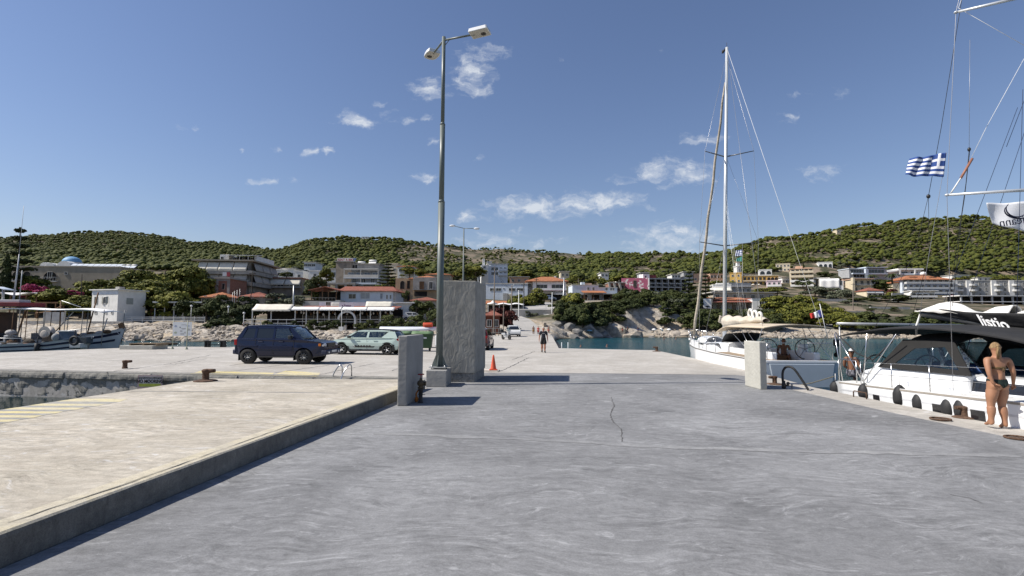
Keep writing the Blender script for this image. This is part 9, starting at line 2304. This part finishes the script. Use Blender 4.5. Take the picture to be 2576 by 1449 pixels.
def bott(n,t,c,nr):
 if n not in ('hip','torso','thigh'):return False
 z0=kz(655);x0=JW['pelvis'][0];d=abs(c.x-x0)
 up=kz(632)-.004
 low=min(kz(752)+1.0*max(0,d-.008),up-.016)
 return low<c.z<up and not (n=='thigh' and t>.25)
def topc(n,t,c,nr):return n in ('torso','neck','shoulder') and abs(c.z-kz(470))<.011
W_H=1.62
woman=human('woman in a dark bikini with a blonde ponytail standing on the quay edge, back turned',(wb_.x,wb_.y,0.003),0,W_H,JW,M_SKIN,[('bikini_bottom',M_GREENB,.004,bott),('bikini_band',M_TANB2,.004,topc)],None,1.05,True,True,ponytail,None,4)
kn=MB();kc=Vector((kx(405)+.055*kz(475),-.075,kz(475)))*W_H
for (dx,dz) in ((-.012,-.03),(.012,-.032),(-.004,-.045),(.006,-.018)):kn.tube([kc,kc+Vector((dx*.7,-.01,dz*.5))*W_H,kc+Vector((dx,-.006,dz))*W_H],.0035*W_H,5)
kn.build('bikini_knot',M_TANB2,woman)
g=G(1367,887);JM=dict(anL=(-.05,.05,.05),toL=(-.06,.14,.02),knL=(-.05,.05,.285),anR=(.05,-.09,.07),toR=(.055,-.01,.025),knR=(.055,.005,.285),elL=(-.15,-.03,.625),wrL=(-.165,.02,.48),haL=(-.165,.045,.435),elR=(.15,-.03,.625),wrR=(.165,.02,.48),haR=(.165,.045,.435))
tee=lambda n,t,c,nr:n in ('torso','shoulder','hip') and c.z>.50 or (n=='upperarm' and t<.62) or (n=='neck' and t<.45)
shorts=lambda n,t,c,nr:(n in ('hip','torso') and c.z<.585) or (n=='thigh' and t<.80)
shoe=lambda n,t,c,nr:n=='foot' or (n=='calf' and t>.94)
man=human('man in black t-shirt and shorts walking towards us along the quay',g,PI,1.69,JM,M_SKINP,[('tshirt',M_TSHIRT,.009,tee),('shorts',M_SHORTB,.013,shorts),('shoe',M_IRON,.006,shoe)],M_HAIRG,1.05)
pr=MB();pr.add([(-.09,.142,1.235),(.09,.142,1.235),(.09,.142,1.265),(-.09,.142,1.265)],[(0,1,2,3)]);pr.build('chest_print',M_WSHIRT,man)
trunks=lambda n,t,c,nr:(n in ('hip','torso') and c.z<.575) or (n=='thigh' and t<.55)
def stand(label,px,py,ytop,clothes,skin,hair,rz,J={},fem=False,z=0.,Y=None):
 g=G(px,py,z) if Y is None else P(px,py,Y);tp=P(px,ytop,g.y);H_=(tp.z-g.z)/.985
 return human(label,g,rz,H_,J,skin,clothes,hair,1.0,fem,False,None,None,2)
wj1=dict(anL=(-.05,.06,.05),toL=(-.06,.15,.02),anR=(.05,-.07,.06),toR=(.055,.01,.025))
stand('person in dark clothes walking on the road, leftmost of the group',1333,836,816,[('tshirt',M_TSHIRT,.01,tee),('shorts',M_SHORTB,.012,shorts)],M_SKINT,M_HAIRD,0,wj1)
stand('bare chested man in ochre swim shorts in the group on the road',1342,842.5,819.5,[('swim_shorts',M_SWIM,.012,trunks)],M_SKINT,M_HAIRD,PI,wj1)
stand('person in a coral red shirt in the group on the road',1354,842.5,821,[('shirt',M_CORAL,.012,lambda n,t,c,nr:tee(n,t,c,nr) or shorts(n,t,c,nr))],M_SKINP,M_HAIRD,PI,wj1)
stand('sunburnt person partly behind the walking man on the road',1380,841,820,[('swim_shorts',M_CORAL,.012,trunks)],M_SKINP,M_HAIRG,PI,wj1)
stand('stooping person in a pale shirt on the promenade behind the blue car',612,831.5,808,[('shirt',M_WSHIRT,.012,tee),('trousers',M_SHORTB,.012,lambda n,t,c,nr:n in ('hip','thigh','calf') or (n=='torso' and c.z<.57))],M_SKINP,M_HAIRG,-PI/2,dict(neck=(0,.06,.80),head0=(0,.09,.84),head1=(0,.11,.91),chest=(0,.03,.71)),Y=87)
stand('person in dark top and pale trousers behind the information board',429.5,830,812,[('top',M_SHORTB,.012,tee),('trousers',mat('grey_trousers',(.22,.22,.25),.85),.012,lambda n,t,c,nr:n in ('hip','thigh','calf') or (n=='torso' and c.z<.57))],M_SKINP,M_HAIRD,0,Y=86)
stand('person in white at the far end of the road by the white wall',1298,798,785,[('white_clothes',M_AWNW,.012,lambda n,t,c,nr:tee(n,t,c,nr) or n in ('hip','thigh','calf'))],M_SKINP,M_HAIRD,PI,Y=112)
SIT=dict(pelvis=(0,0,.52),hiL=(-.055,0,.50),hiR=(.055,0,.50),knL=(-.08,.22,.53),knR=(.08,.22,.53),anL=(-.08,.25,.30),anR=(.08,.25,.30),toL=(-.085,.33,.27),toR=(.085,.33,.27),elL=(-.15,.02,.64),elR=(.15,.02,.64),wrL=(-.10,.14,.56),wrR=(.10,.14,.56),haL=(-.09,.18,.56),haR=(.09,.18,.56))
hc_=P(1971,857.5,22.7)
human('bare chested man sitting in the shade of the far yacht cockpit',hc_-Vector((0,0,.915*1.75)),PI*.9,1.75,SIT,M_SKINT,[('swim_shorts',M_SHORTB,.012,trunks)],M_HAIRD,1.05,False,False)
hc_=P(2140,884,16.0)
human('tanned man in white cap and patterned trunks sitting on the near yacht stern',hc_-Vector((0,0,.925*1.6)),R(-65),1.6,SIT,M_SKINT,[('swim_trunks',M_PATT,.012,trunks)],M_HAIRD,1.08,False,False,None,M_LAMPW)
for (px,py,lb) in ((1461,872.5,'swimmer with dark hair close to the quay end, left one'),(1527,871,'swimmer with dark hair off the quay, right one of the two near heads'),(1671,851.5,'distant swimmer in front of the beach, left one'),(1700,851.5,'distant swimmer in front of the beach, right one')):
 g=G(px,py,-1.0) if py>860 else P(px,py,96);g.z=-1.0
 human(lb,g-Vector((0,0,.80*1.7)),PI,1.7,{},M_SKINP,[],M_HAIRD,1.,False,False,None,None,1)
for i,(px,yb,Y) in enumerate(((1566,836,104.5),(1579,835,105),(1605,836,104.5))):
 stand(('bather standing right of the beach parasols','second bather on the cove beach','bather by the grey white rock mound')[i],px,yb,yb-14,[('swim_shorts',(M_CORAL,M_SHORTB,M_FB)[i],.012,trunks)],M_SKINT,M_HAIRD,PI,Y=Y)
